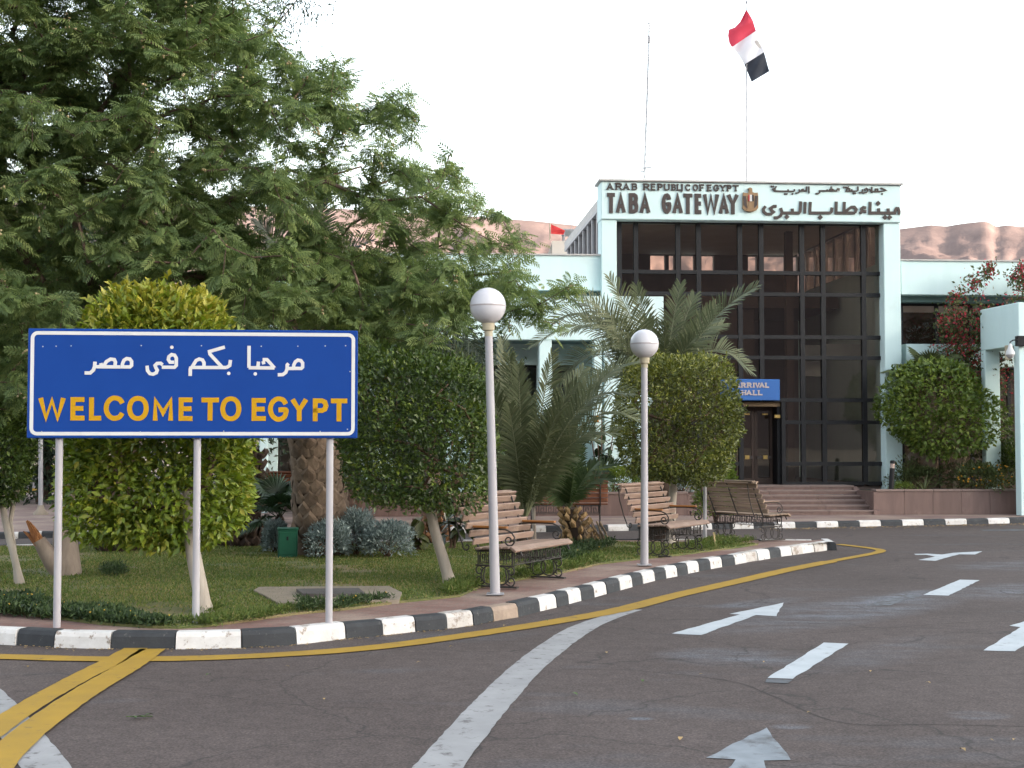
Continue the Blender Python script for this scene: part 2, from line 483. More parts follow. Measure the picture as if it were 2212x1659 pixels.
WOODOLD = surf('old_bench_wood', (0.42, 0.31, 0.22), (0.28, 0.20, 0.145), 5, rough=0.75, stretch=(0.6, 8, 8), jitter=0.2)
IRON = surf('wrought_iron', (0.030, 0.028, 0.028), (0.05, 0.042, 0.038), 14, rough=0.6, spec=0.4, wear=(0.14, 0.11, 0.09), wscale=20, wlo=0.55, whi=0.75)
CONC = surf('concrete', (0.34, 0.285, 0.225), (0.24, 0.20, 0.155), 3.5, rough=0.9, bump=0.4)
SLATE = surf('cover_plate', (0.12, 0.11, 0.105), (0.08, 0.072, 0.07), 6, rough=0.7, bump=0.5)
GREENM = surf('green_metal', (0.014, 0.105, 0.062), (0.010, 0.08, 0.046), 5, rough=0.5, wear=(0.06, 0.12, 0.08), wscale=12, wlo=0.66, whi=0.72)
BARKW = surf('whitewashed_bark', (0.50, 0.45, 0.39), (0.36, 0.31, 0.26), 5, rough=0.9, bump=0.5, bscale=22, stretch=(2, 2, 0.5), wear=(0.20, 0.15, 0.115), wscale=6, wlo=0.62, whi=0.72)
BARK = surf('brown_bark', (0.20, 0.125, 0.09), (0.12, 0.075, 0.055), 7, rough=0.9, bump=0.6, bscale=25)
BARKG = surf('grey_bark', (0.36, 0.295, 0.245), (0.24, 0.19, 0.155), 5, rough=0.9, bump=0.7, bscale=18, stretch=(2, 2, 0.6), wear=(0.13, 0.095, 0.075), wscale=5, wlo=0.60, whi=0.70)
RAWWOOD = surf('split_wood', (0.44, 0.20, 0.075), (0.22, 0.085, 0.035), 6, rough=0.8, stretch=(6, 6, 0.8), bump=0.5)
PALMB = surf('palm_boots', (0.235, 0.172, 0.125), (0.120, 0.084, 0.060), 6, rough=0.9, bump=0.6, bscale=30, jitter=0.22)
PALMC = surf('palm_core', (0.075, 0.050, 0.036), (0.05, 0.034, 0.026), 8, rough=0.95, bump=0.6)
DEADB = surf('dead_frond_bases', (0.44, 0.30, 0.15), (0.28, 0.175, 0.085), 7, rough=0.9, jitter=0.25)
ROCK = None
# ================================================================== SETTING
ZI = 0.14          # top of the kerbed island and of the forecourt
LAWNZ = 0.15
from mathutils import noise as mno

def spline(pts, step):
    """resampled smooth curve through world points"""
    pts = [Vector(p) for p in pts]
    q = [pts[0] * 2 - pts[1]] + pts + [pts[-1] * 2 - pts[-2]]
    out = []
    for i in range(1, len(q) - 2):
        a, b, c, d = q[i - 1], q[i], q[i + 1], q[i + 2]
        n = max(1, int((c - b).length / step))
        for k in range(n):
            t = k / n
            out.append(0.5 * ((2 * b) + (c - a) * t + (2 * a - 5 * b + 4 * c - d) * t * t + (3 * b - a - 3 * c + d) * t ** 3))
    out.append(pts[-1])
    return out

gm = MB(); gm.add([(-4000, -4000, 0), (4000, -4000, 0), (4000, 4000, 0), (-4000, 4000, 0)], [(0, 1, 2, 3)])
tag(gm.build('ground', SAND), kind='structure')
rd = MB(); rd.add([(-60, -30, 0.004), (60, -30, 0.004), (60, 70, 0.004), (-60, 70, 0.004)], [(0, 1, 2, 3)])
tag(rd.build('road', ASPH), kind='structure')

# ---- hills: one range ahead of the camera, one behind it that keeps the low sun off the place
def rock_mat():
    m, N, L, out = new_mat('hill_rock')
    p = N.new('ShaderNodeBsdfPrincipled'); L.new(p.outputs[0], out.inputs[0])
    tc = N.new('ShaderNodeTexCoord')
    c = ramp(N, L, noise(N, L, tc.outputs['Object'], 0.018, 10, 0.72), [(0.32, (0.170, 0.130, 0.124)), (0.52, (0.205, 0.157, 0.148)), (0.72, (0.245, 0.188, 0.174))])
    L.new(c, p.inputs['Base Color']); p.inputs['Roughness'].default_value = 1.0; p.inputs['Specular IOR Level'].default_value = 0.0
    b = N.new('ShaderNodeBump'); b.inputs['Strength'].default_value = 0.35; b.inputs['Distance'].default_value = 5.0
    L.new(noise(N, L, tc.outputs['Object'], 0.03, 8, 0.7), b.inputs['Height']); L.new(b.outputs[0], p.inputs['Normal'])
    return m
ROCK = rock_mat()
SKYL = [(-2400, 500), (-1200, 470), (-200, 430), (700, 445), (1049, 466), (1156, 474), (1220, 481), (1300, 490), (1600, 497), (1850, 496), (1946, 492),
        (2017, 483), (2049, 486), (2085, 480), (2129, 475), (2145, 477), (2156, 487), (2181, 483), (2212, 487), (2500, 470), (3200, 520)]
def hills(name, az0, az1, r0, rc, r1, hfun, gully, na, nr, seed):
    V, F = [], []
    for i in range(na + 1):
        az = az0 + (az1 - az0) * i / na
        for j in range(nr + 1):
            t = j / nr
            r = r0 + (r1 - r0) * t
            x, y = math.sin(az) * r, math.cos(az) * r
            if r <= rc: g = (r - r0) / (rc - r0); g = g ** 1.25
            else: g = 1 - ((r - rc) / (r1 - rc)) ** 1.5 * 0.9
            top = hfun(az)
            q = Vector((x / 150.0 + y / 420.0 + seed, y / 260.0, seed * 1.7))
            rn = abs(mno.noise(q)) * 1.5 + 0.6 * abs(mno.noise(q * 2.3)) + 0.38 * abs(mno.noise(q * 5.1)) + 0.24 * abs(mno.noise(q * 11)) + 0.14 * abs(mno.noise(q * 23))
            near = min(1.0, abs(r - rc) / (0.22 * (rc - r0)))
            h = top * g - gully * min(1.0, g * 2.2) * (1 - 0.45 * g) * rn * near
            V.append((x, y, max(h, -2.0)))
    n = nr + 1
    for i in range(na):
        for j in range(nr):
            F.append((i * n + j, (i + 1) * n + j, (i + 1) * n + j + 1, i * n + j + 1))
    me = fastmesh(name, V, F, ROCK, smooth=True)
    return tag(link(name, me), kind='structure')
def sky_h(az):
    px = PW / 2 + FPX * math.tan(max(-1.0, min(1.0, az)))
    y = np.interp(px, [p[0] for p in SKYL], [p[1] for p in SKYL])
    return EYE + (HZ - y) / FPX * 1600 * max(0.5, math.cos(az))
hills('hills', -0.75, 0.75, 650, 1600, 2300, sky_h, 64, 560, 130, 3.1)
hills('hills', 1.25, 5.03, 300, 620, 1100, lambda a: 118 + 14 * math.sin(a * 5.0) + 8 * math.sin(a * 13 + 1) + 5 * math.sin(a * 29), 40, 260, 30, 8.4)

# ---- the kerbed garden island
z2 = lambda x, y: ((1100 + x / 1.289) * .7855, (1380 + y / 1.289) * .7855)
KB = [(-700, 1322), (-560, 1340), (-440, 1355), (-320, 1368), (-200, 1380), (-80, 1389), (34, 1395), (116, 1400), (238, 1403), (378, 1404), (522, 1401), (640, 1394),
      (747, 1381), (828, 1374), (899, 1366), (966, 1360), (1023, 1352), (1066, 1343), (1120, 1334)]
KB += [z2(x, y) for x, y in [(497, 390), (557, 376), (600, 364), (645, 352), (692, 340), (735, 328), (780, 315), (823, 303), (863, 292), (905, 281), (945, 273),
      (985, 265), (1022, 256), (1062, 248), (1103, 240), (1145, 232), (1190, 224), (1230, 216), (1270, 209), (1312, 202), (1352, 195), (1390, 190),
      (1428, 185), (1470, 179), (1503, 175), (1532, 170)]]
KW = [G(x, y, 0) for x, y in KB]
tipb = [(1808, 1180), (1795, 1173)]
KW += [G(x, y, 0.07) for x, y in tipb]
back = [G(x, y, ZI) for x, y in [(1752, 1165), (1640, 1164), (1500, 1164), (1300, 1164), (1100, 1165), (900, 1166), (700, 1168), (500, 1170), (300, 1172), (100, 1174), (-150, 1177), (-500, 1182), (-900, 1190)]]
def inset(pts, w):
    o = []
    for i, p in enumerate(pts):
        t = pts[min(i + 1, len(pts) - 1)] - pts[max(i - 1, 0)]; t.z = 0; t.normalize()
        o.append(Vector((p.x - t.y * w, p.y + t.x * w, 0)))
    return o
outline = [(p.x, p.y) for p in inset(KW, .10)] + [(p.x, p.y) for p in inset(back, .09)]
isl = MB().poly(outline, 0.0, ZI - 0.012).build('pavement', PAVE)
tag(isl, kind='structure')

def kerb_block(p, q, n0, n1, h, w, mat, gap=0.006):
    """one kerbstone from p to q (outer foot), leaning back a little, top edge rounded"""
    t = (q - p).normalized()
    p2, q2 = p + t * gap, q - t * gap
    prof = [(0.0, 0.0), (0.012, h * 0.72), (0.030, h * 0.95), (0.050, h), (w, h), (w, 0.0)]
    jz = R.uniform(-0.006, 0.006); jo = R.uniform(-0.008, 0.008)
    vs = [(*(p2 + n0 * (a + jo)).xy, z + (jz if z > 0 else 0)) for a, z in prof] + [(*(q2 + n1 * (a + jo)).xy, z + (jz * 0.5 if z > 0 else 0)) for a, z in prof]
    n = len(prof)
    fs = [tuple(range(n))[::-1], tuple(range(n, 2 * n))] + [(i, (i + 1) % n, n + (i + 1) % n, n + i) for i in range(n)]
    return MB().add(vs, fs).mesh('kerbstone', mat)

def kerb_run(pts, h, w, side, first, name='kerb', special=None):
    par = empty(name, tuple(pts[len(pts) // 2]), kind='structure')
    off = Vector(pts[len(pts) // 2])
    ns = []
    for i in range(len(pts)):
        t = (pts[min(i + 1, len(pts) - 1)] - pts[max(i - 1, 0)]); t.z = 0; t.normalize()
        ns.append(Vector((-t.y, t.x, 0)) * side)
    for i in range(len(pts) - 1):
        m = KWHITE if (i + first) % 2 == 0 else KBLACK
        if special and i in special: m = special[i]
        a, b = Vector((*pts[i].xy, 0)), Vector((*pts[i + 1].xy, 0))
        me = kerb_block(a, b, ns[i], ns[i + 1], h, w, m)
        me.transform(Matrix.Translation(-Vector((off.x, off.y, off.z))))
        o = link('kerbstone', me, par)
    return par
KWORN = surf('kerb_white_worn', (0.60, 0.58, 0.56), (0.48, 0.45, 0.42), 7.0, rough=0.8, wear=(0.32, 0.27, 0.23), wscale=10, wlo=0.50, whi=0.57, bump=0.5, bscale=45)
iw = [i for i, p in enumerate(KB) if abs(p[0] - 34) < 1][0]
sp = {iw + 11: KBARE, iw + 9: KWORN}
sp.update({len(KB) - 5: KWORN, len(KB) - 9: KWORN, len(KB) - 3: KWORN})
first = 1 if iw % 2 == 0 else 0          # the stone that starts at 34 is black
k1 = kerb_run(KW, ZI, 0.15, 1, first, special=sp)
bk = []
for i in range(len(back) - 1):
    n = max(1, int((back[i + 1] - back[i]).length / 0.55))
    bk += [back[i].lerp(back[i + 1], k / n) for k in range(n)]
bk = [Vector((p.x, p.y, 0)) for p in bk]
k2 = kerb_run(bk, ZI, 0.13, 1, 0)

# ---- lawn
LAWN_PX = [(-700, 1245), (-300, 1290), (0, 1318), (110, 1331), (220, 1345), (330, 1352), (385, 1353), (440, 1350), (497, 1343), (641, 1323), (760, 1312), (865, 1298), (994, 1285), (1030, 1268),
           (1120, 1250), (1205, 1237), (1297, 1216), (1380, 1206), (1468, 1197), (1539, 1188), (1600, 1180), (1638, 1174), (1600, 1170), (1300, 1170), (900, 1172), (500, 1176), (100, 1180), (-700, 1192)]
LAWN = [G(x, y, LAWNZ) for x, y in LAWN_PX]
def grass_ground():
    m, N, L, out = new_mat('lawn_ground')
    p = N.new('ShaderNodeBsdfPrincipled'); L.new(p.outputs[0], out.inputs[0])
    tc = N.new('ShaderNodeTexCoord')
    c = ramp(N, L, noise(N, L, tc.outputs['Object'], 0.8, 7, 0.62), [(0.34, (0.075, 0.102, 0.026)), (0.50, (0.125, 0.128, 0.044)), (0.66, (0.215, 0.165, 0.085))])
    L.new(c, p.inputs['Base Color']); p.inputs['Roughness'].default_value = 0.95
    b = N.new('ShaderNodeBump'); b.inputs['Strength'].default_value = 0.9; b.inputs['Distance'].default_value = 0.02
    L.new(noise(N, L, tc.outputs['Object'], 60, 4), b.inputs['Height']); L.new(b.outputs[0], p.inputs['Normal'])
    return m
tag(MB().poly([(p.x, p.y) for p in LAWN], 0.10, LAWNZ).build('lawn', grass_ground()), kind='structure')

def inside(poly, X, Y):
    c = np.zeros(len(X), dtype=bool)
    n = len(poly)
    for i in range(n):
        x0, y0 = poly[i][0], poly[i][1]; x1, y1 = poly[(i + 1) % n][0], poly[(i + 1) % n][1]
        cond = ((y0 > Y) != (y1 > Y))
        xi = (x1 - x0) * (Y - y0) / ((y1 - y0) if abs(y1 - y0) > 1e-9 else 1e-9) + x0
        c ^= cond & (X < xi)
    return c

GRASSM = leafmat('grass_blades', [(0.0, (0.060, 0.100, 0.020)), (0.45, (0.102, 0.148, 0.032)), (0.75, (0.160, 0.178, 0.048)), (1.0, (0.28, 0.22, 0.10))], trans=0.3, patch=0.9)
def grass(name, poly, n, hmin, hmax, z, mat=GRASSM, keep=None):
    xs = [p[0] for p in poly]; ys = [p[1] for p in poly]
    X = NR.uniform(min(xs), max(xs), n * 3); Y = NR.uniform(min(ys), max(ys), n * 3)
    k = inside(poly, X, Y)
    X, Y = X[k][:n], Y[k][:n]
    pt = np.sin(X * 1.9 + 1.3 * np.sin(Y * 1.1)) + np.sin(Y * 2.7 + 1.7 * np.sin(X * .8 + 1)) + .7 * np.sin(X * 5.1 + Y * 3.3) + .6 * np.sin(Y * 7.3 - X * 2.9)
    k = NR.random(len(X)) > np.clip((pt - .55) * .55, 0, .88)
    X, Y = X[k], Y[k]
    m = len(X)
    hgt = NR.uniform(hmin, hmax, m) * (0.7 + 0.6 * NR.random(m))
    a = NR.uniform(0, 2 * np.pi, m); lean = NR.uniform(0.1, 0.9, m) * hgt
    w = NR.uniform(0.004, 0.009, m)
    b = NR.uniform(0, 2 * np.pi, m)
    V = np.zeros((m, 3, 3))
    V[:, 0] = np.stack([X - np.cos(a) * w, Y - np.sin(a) * w, np.full(m, z)], 1)
    V[:, 1] = np.stack([X + np.cos(a) * w, Y + np.sin(a) * w, np.full(m, z)], 1)
    V[:, 2] = np.stack([X + np.cos(b) * lean, Y + np.sin(b) * lean, z + hgt], 1)
    F = np.arange(m * 3).reshape(m, 3)
    t = np.repeat(NR.random(m), 3)
    return link(name, fastmesh(name, V.reshape(-1, 3), F, mat, t))
vis = [p for p in [(q.x, q.y) for q in [G(x, y, LAWNZ) for x, y in ([(-60, 1311)] + LAWN_PX[2:22] + [(1638, 1174), (1300, 1170), (900, 1172), (500, 1176), (-60, 1181)])]]]
tag(grass('grass', vis, 175000, 0.010, 0.028, LAWNZ), 'short patchy green grass of the garden island with dry spots', 'grass', kind='stuff')

# ---- forecourt (pavement in front of the building) and its kerb
FK = [(-420, 1172), (100, 1163), (430, 1160), (800, 1155), (1300, 1148), (1719, 1141), (2182, 1131), (2600, 1122)]
def fky(x): return float(np.interp(x, [p[0] for p in FK], [p[1] for p in FK]))
xs = []
x = 1719.0
while x < 2450: xs.append(x); x += 46.3
x = 1719.0
while x > -420:
    x -= float(np.interp(x, [430, 800, 1300], [25, 40, 45])); xs.insert(0, x)
FW = [G(x, fky(x), 0) for x in xs]
i0 = min(range(len(xs)), key=lambda i: abs(xs[i] - 1719))
kerb_run(FW, 0.12, 0.15, 1, (i0 + 1) % 2)
fc = [(p.x, p.y + 0.10) for p in FW] + [(34, FW[-1].y + 6), (34, 44), (-30, 44), (-30, FW[0].y)]
tag(MB().poly(fc, 0.0, 0.112).build('forecourt', PAVE2), kind='structure')

# ---- painted markings
def strip(name, pts, w, z, mat, step=0.10, jit=0.005):
    c = spline([Vector((p.x, p.y, 0)) for p in pts], step)
    vs, fs = [], []
    for i, p in enumerate(c):
        t = (c[min(i + 1, len(c) - 1)] - c[max(i - 1, 0)]).normalized()
        n = Vector((-t.y, t.x, 0))
        wa = w if not callable(w) else w(i / (len(c) - 1))
        a = p + n * (wa / 2 + R.uniform(-jit, jit)); b = p - n * (wa / 2 + R.uniform(-jit, jit))
        vs += [(a.x, a.y, z), (b.x, b.y, z)]
    for i in range(len(c) - 1): fs.append((2 * i, 2 * i + 1, 2 * i + 3, 2 * i + 2))
    return tag(MB().add(vs, fs).build(name, mat), kind='structure')
def patch(name, pts, z, mat):
    """painted patch; its edge is cut into short uneven steps"""
    q = [G(x, y, 0) for x, y in pts]
    o = []
    for i in range(len(q)):
        a, b = q[i], q[(i + 1) % len(q)]
        n = max(1, int((b - a).length / 0.12))
        for k in range(n):
            p = a.lerp(b, k / n)
            j = 0.0 if k == 0 else 0.008
            o.append((p.x + R.uniform(-j, j), p.y + R.uniform(-j, j)))
    bm = bmesh.new()
    f = bm.faces.new([bm.verts.new((x, y, z)) for x, y in o])
    bmesh.ops.triangulate(bm, faces=[f])
    me = bpy.data.meshes.new(name); bm.to_mesh(me); bm.free()
    me.materials.append(mat)
    return tag(link(name, me), kind='structure')
z3 = lambda x, y: (x / 1.58 * .7855, (1400 + y / 1.58) * .7855)
z5 = lambda x, y: ((2150 + x / 3.32) * .7855, (1350 + y / 3.32) * .7855)
def gp(L_, f=None): return [G(*(f(x, y) if f else (x, y)), 0) for x, y in L_]
strip('white_lane_line', gp([(940, 1668), (985, 1612), (1055, 1530), (1130, 1452), (1200, 1395), (1262, 1356), (1330, 1330), (1372, 1318)]), lambda t: 0.26 - 0.10 * max(0, t - 0.75) * 4, 0.008, WPAINT)
strip('white_lane_line', gp([(-80, 790), (0, 872), (70, 960), (140, 1045), (200, 1128), (240, 1190)], z3), 0.24, 0.008, WPAINT)
strip('yellow_edge_line', gp([(-300, 1413), (-80, 1419), (0, 1421), (200, 1426), (400, 1425), (600, 1417), (800, 1402), (1000, 1376), (1200, 1345), (1340, 1319), (1460, 1288), (1600, 1256), (1700, 1233), (1800, 1213), (1860, 1202), (1898, 1194),
      (1900, 1189), (1870, 1184), (1811, 1177)]), lambda t: 0.24 if t < 0.8 else 0.16, 0.012, YPAINT)
strip('yellow_crossing_line', gp([(590, 612), (480, 672), (350, 738), (200, 820), (100, 882), (0, 950), (-90, 1020)], z3), 0.19, 0.016, YPAINT)
strip('yellow_crossing_line', gp([(665, 615), (560, 690), (420, 772), (250, 885), (120, 985), (30, 1068), (-40, 1150)], z3), 0.21, 0.016, YPAINT)
patch('lane_arrow', [z2(*p) for p in [(963, 470), (1067, 475), (1262, 404), (1335, 408), (1360, 360), (1168, 400), (1205, 402)]], 0.008, WPAINT2)
patch('lane_arrow', [z2(*p) for p in [(1300, 805), (1385, 920), (1290, 922), (1300, 960), (1150, 960), (1190, 918), (1085, 912)]], 0.008, WPAINTF)
patch('lane_arrow', [z2(*p) for p in [(2068, 530), (2180, 533), (2300, 455), (2345, 455), (2335, 395), (2160, 442), (2200, 447)]], 0.008, WPAINT2)
patch('lane_arrow', [z5(*p) for p in [(1245, 635), (1400, 643), (1620, 583), (1765, 585), (1828, 556), (1560, 570), (1465, 585), (1330, 577), (1205, 580), (1225, 588), (1320, 588), (1400, 605)]], 0.008, WPAINT2)
patch('lane_dash', [z2(*p) for p in [(1303, 628), (1393, 631), (1590, 506), (1502, 502)]], 0.008, WPAINT2)
patch('lane_dash', [z2(*p) for p in [(1295, 644), (1375, 647), (1393, 634), (1300, 631)]], 0.008, WPAINTG)
patch('lane_dash', [z2(*p) for p in [(1645, 370), (1735, 370), (1850, 334), (1790, 328)]], 0.0072, surf('road_white_worn_out', (0.19, 0.21, 0.235), (0.12, 0.13, 0.145), 4.0, rough=0.85, wear=(0.08, 0.066, 0.062), wscale=9, wlo=0.46, whi=0.60))
patch('lane_dash', [z2(*p) for p in [(1855, 332), (1945, 335), (2055, 280), (1985, 278)]], 0.008, WPAINT2)
patch('lane_dash', [z5(*p) for p in [(1800, 357), (2300, 352), (2300, 366), (1850, 369)]], 0.008, WPAINTG)
# the side road far left: white lines, a yellow-painted stub of kerb
f1 = lambda x, y: (x / 2.962 * .7855, (1180 + y / 2.962) * .7855)
for q in ([(-300, 745), (0, 690), (290, 660), (300, 664), (0, 700), (-300, 760)], [(100, 655), (225, 640), (225, 645), (105, 660)], [(340, 590), (420, 580), (420, 586), (345, 595)],
          [(360, 690), (440, 682), (440, 690), (365, 696)]):
    patch('side_road_line', [f1(*p) for p in q], 0.008, WPAINT2)

SEAM = surf('road_seam', (0.040, 0.033, 0.031), (0.055, 0.046, 0.043), 6, rough=.9)
strip('road_seam', gp([(560, 600), (760, 596), (960, 612), (1180, 640), (1320, 690), (1560, 785), (1900, 792), (2260, 800)], z2), .014, 0.0052, SEAM, .08, .006)
strip('road_seam', gp([(1480, 470), (1700, 452), (1990, 430), (2260, 424)], z2), .016, 0.0052, SEAM, .08, .006)
strip('road_seam', gp([(40, 800), (400, 770), (820, 800), (1250, 850), (1700, 872)], z3), .010, 0.0052, SEAM, .06, .006)
# ================================================================== THE TERMINAL BUILDING
TH = math.atan(0.0746)
BE = Vector((math.cos(TH), math.sin(TH), 0))
BN = Vector((-math.sin(TH), math.cos(TH), 0))
BO = P(1620, 955, 32.5); BO.z = 0
def Fc(px, py, v=0.0):
    """facade coordinates (along, up) of the point seen at px, py on the plane v behind the glass"""
    r = ray(px, py)
    o = Vector((0, 0, EYE))
    t = (v - (o - BO).dot(BN)) / r.dot(BN)
    q = o + r * t
    return (q - BO).dot(BE), q.z
def U(px, v=0.0, py=800): return Fc(px, py, v)[0]
def Zf(py, v=0.0, px=1620): return Fc(px, py, v)[1]
def Bw(u, v, z=0.0): return BO + BE * u + BN * v + Vector((0, 0, z))

bld = empty('terminal_building', BO, TH, 'pale mint border terminal with tall dark glass entrance bay and low side wings', 'building')
def part(name, mb, mat, parent=None, smooth=False):
    return mb.build(name, mat, parent if parent is not None else bld, smooth=smooth)

ZFL = Zf(1047)                       # entrance floor level
uL0, uL1 = U(1300, -.35), U(1333, -.35)
uR0, uR1 = U(1912, -.35), U(1948, -.35)
zfb, zft = Zf(477, -.4), Zf(396, -.4)
zw_t, zw_b = Zf(556, -.2), Zf(631, -.2)
part('pillar', MB().cbox(uL0, uL1, -.35, .25, 0.112, zfb - .003, .012), MINT)
part('pillar', MB().cbox(uR0, uR1, -.35, .25, 0.112, zfb - .003, .012), MINT)
fas = part('fascia', MB().cbox(uL0 - .01, uR1 + .01, -.40, .30, zfb, zft, .015), MINT)
part('coping', MB().cbox(uL0 - .07, uR1 + .05, -.46, .36, zft + .002, zft + .05, .008), COPING)
# tower behind the glass: side walls, roof, back wall with openings, floors
zr = zft - .50
TD = 7.2
part('roof', MB().box(uL0 + .02, uR1 - .02, .302, TD + .25, zr, zr + .22), COPING)
for a, b in ((uL0 + .03, uL0 + .23), (uR1 - .23, uR1 - .03)):
    part('side_wall', MB().box(a, b, .255, TD, 0.112, zw_t - .02), MINT)
# louvred strip of side glazing under the roof
for ua in (uL0 + .05, uR1 - .17):
    part('side_glazing', MB().box(ua + .02, ua + .08, .26, TD, zw_t - .018, zr - .003), GLASS)
    for k in range(8):
        v = .55 + k * .88
        part('fin', MB().box(ua - .03, ua + .10, v, v + .12, zw_t - .015, zr - .006), GALV)
    part('edge_beam', MB().box(ua - .05, ua + .12, .305, TD + .05, zr - .09, zr - .002), GALV)
ci = part('ceiling', MB().box(uL1, uR0, .26, TD, zr - .14, zr - .012), surf('pale_ceiling', (0.55, 0.49, 0.43), (0.48, 0.42, 0.37), 2, rough=.8))
# back wall with a band of eight openings
zo0, zo1 = Zf(588, TD), min(Zf(546, TD), zr - .16)
z4 = lambda x: (1600 + x / 1.819) * .7855
ops = [(z4(a), z4(b)) for a, b in ((345, 420), (438, 465), (500, 565), (602, 665), (835, 880), (915, 1022), (1035, 1085), (1118, 1165))]
bw = MB()
bw.box(uL0 + .3, uR1 - .3, TD, TD + .2, ZFL, zo0); bw.box(uL0 + .3, uR1 - .3, TD, TD + .2, zo1, zr - .003)
ue = uL0 + .3
for a, b in ops:
    ua, ub = U(a, TD), U(b, TD)
    bw.box(ue, ua, TD, TD + .2, zo0 + .001, zo1 - .001); ue = ub
bw.box(ue, uR1 - .3, TD, TD + .2, zo0 + .001, zo1 - .001)
part('back_wall', bw, DARKIN)
part('gallery_floor', MB().box(uL0 + .3, uR1 - .3, 3.4, TD - .01, Zf(640, 3.4) - .3, Zf(640, 3.4)), BRICKIN)
part('hall_floor', MB().box(uL0 + .3, uR1 - .3, .06, TD - .01, ZFL - .12, ZFL), GRANTOP)
part('inner_partition', MB().box(uL0 + 1.2, uR1 - 2.5, 3.6, 3.7, ZFL + .003, Zf(640, 3.4) - .31), BRICKIN)
part('inner_column', MB().box(U(1700, 2.6), U(1715, 2.6), 2.6, 2.8, ZFL + .003, zr - .15), BRICKIN)
# curtain wall: mullions, transoms, panes
mu_px = [1338, 1374, 1465, 1509.5, 1599, 1645, 1733, 1778.5, 1866, 1908]
tr_py = [481, 589.6, 636, 728, 772.5, 864, 912, 1002, 1045]
mu = [U(x) for x in mu_px]
tr = [Zf(y) for y in tr_py]
u_door0, u_door1 = U(1597), U(1690)
mu_l = 1433
hw = .052
uw = U(mu_l, -.5)
for i, u in enumerate(mu):
    zb = ZFL + .004
    if mu_px[i] == 1645: zb = tr[5] + hw
    part('mullion', MB().box(u - hw, u + hw, -.075, .05, zb, tr[0] + .05), FRAME)
    if mu_px[i] in (1509.5, 1733, 1778.5): pass
part('mullion', MB().box(u_door1 - .045, u_door1 + .045, -.075, .05, ZFL + .004, tr[5] - hw), FRAME)
for j, z in enumerate(tr):
    for i in range(len(mu) - 1):
        a, b = mu[i] + hw + .001, mu[i + 1] - hw - .001
        if j > 5 and mu_px[i] == 1599: continue
        if j > 5 and mu_px[i] == 1645: a = u_door1 + .046
        part('transom', MB().box(a, b, -.068, .045, z - hw * .85, z + hw * .85), FRAME)
paneM = {}
for j in range(len(tr) - 1):
    for i in range(len(mu) - 1):
        a, b = mu[i] + hw + .002, mu[i + 1] - hw - .002
        if mu_px[i + 1] <= 1420 and j > 3: continue
        if j >= 5 and mu_px[i] == 1599: continue
        if j >= 5 and mu_px[i] == 1645: a = u_door1 + .047
        c = R.uniform(-.0012, .0012)
        z0_, z1_ = tr[j + 1] + hw * .85 + .002, tr[j] - hw * .85 - .002
        part('pane', MB().add([(a, -.01 + c, z0_), (b, -.01 - c, z0_), (b, -.01 - c * .5, z1_), (a, -.01 + c * .8, z1_)], [(0, 1, 2, 3)]), GLASS)
# paper sheets and boards seen behind the panes
PAPER = surf('pale_board', (0.26, 0.30, 0.29), (0.22, 0.25, 0.25), 4)
part('board', MB().box(U(1736, .35), U(1774, .35), .35, .36, Zf(770, .35), Zf(745, .35)), PAPER)
part('board', MB().box(U(1736, .35), U(1774, .35), .35, .36, Zf(812, .35), Zf(780, .35)), PAPER)
part('board', MB().box(U(1784, .5), U(1860, .5), .5, .51, Zf(768, .5), Zf(742, .5)), PAPER)
# entrance door in its recess
door = None
DV = .42
BRASS = surf('brass', (0.55, 0.38, 0.13), (0.45, 0.30, 0.10), 8, rough=0.35, metallic=0.4)
DOORW = surf('door_timber', (0.060, 0.034, 0.025), (0.04, 0.024, 0.018), 5, rough=0.5, stretch=(6, 6, .6))
part('door_lintel', MB().box(u_door0 + .05, u_door1 - .05, .02, DV + .1, tr[5] - .15, tr[5] - hw), surf('lintel_board', (0.27, 0.19, 0.11), (0.22, 0.15, 0.09), 4, rough=.7))
part('door_jamb', MB().box(u_door1 - .12, u_door1 - .047, .051, DV + .1, ZFL + .003, tr[5] - .153), FRAME)
for k in range(2):
    w = (u_door1 - .13 - u_door0 - .02) / 2
    a = u_door0 + .02 + k * w
    top = tr[5] - .155
    dl = MB()
    dl.box(a, a + .07, DV, DV + .05, ZFL + .01, top); dl.box(a + w - .075, a + w - .005, DV, DV + .05, ZFL + .01, top)
    dl.box(a + .07, a + w - .075, DV + .001, DV + .049, top - .09, top); dl.box(a + .07, a + w - .075, DV + .001, DV + .049, ZFL + .01, ZFL + .14)
    d = part('door', dl, DOORW)
    part('pane', MB().add([(a + .07, DV + .02, ZFL + .14), (a + w - .075, DV + .02, ZFL + .14), (a + w - .075, DV + .02, top - .09), (a + .07, DV + .02, top - .09)], [(0, 1, 2, 3)]), GLASS, d)
    zb = Zf(988, DV)
    part('push_bar', MB().box(a + .05, a + w - .05, DV - .06, DV - .03, zb - .03, zb + .03), BRONZE, d)
    part('lock', MB().cbox(a + w * .42, a + w * .42 + .11, DV - .075, DV - .026, zb - .045, zb + .05, .008), BRASS, d)
    part('closer', MB().cbox(a + w * .40, a + w * .40 + .14, DV - .05, DV - .002, top - .19, top - .15, .008), BRASS, d)
part('door_bracket', MB().cbox(u_door1 - .20, u_door1 - .06, -.03, .018, Zf(903, 0), Zf(896, 0), .006), BRASS)

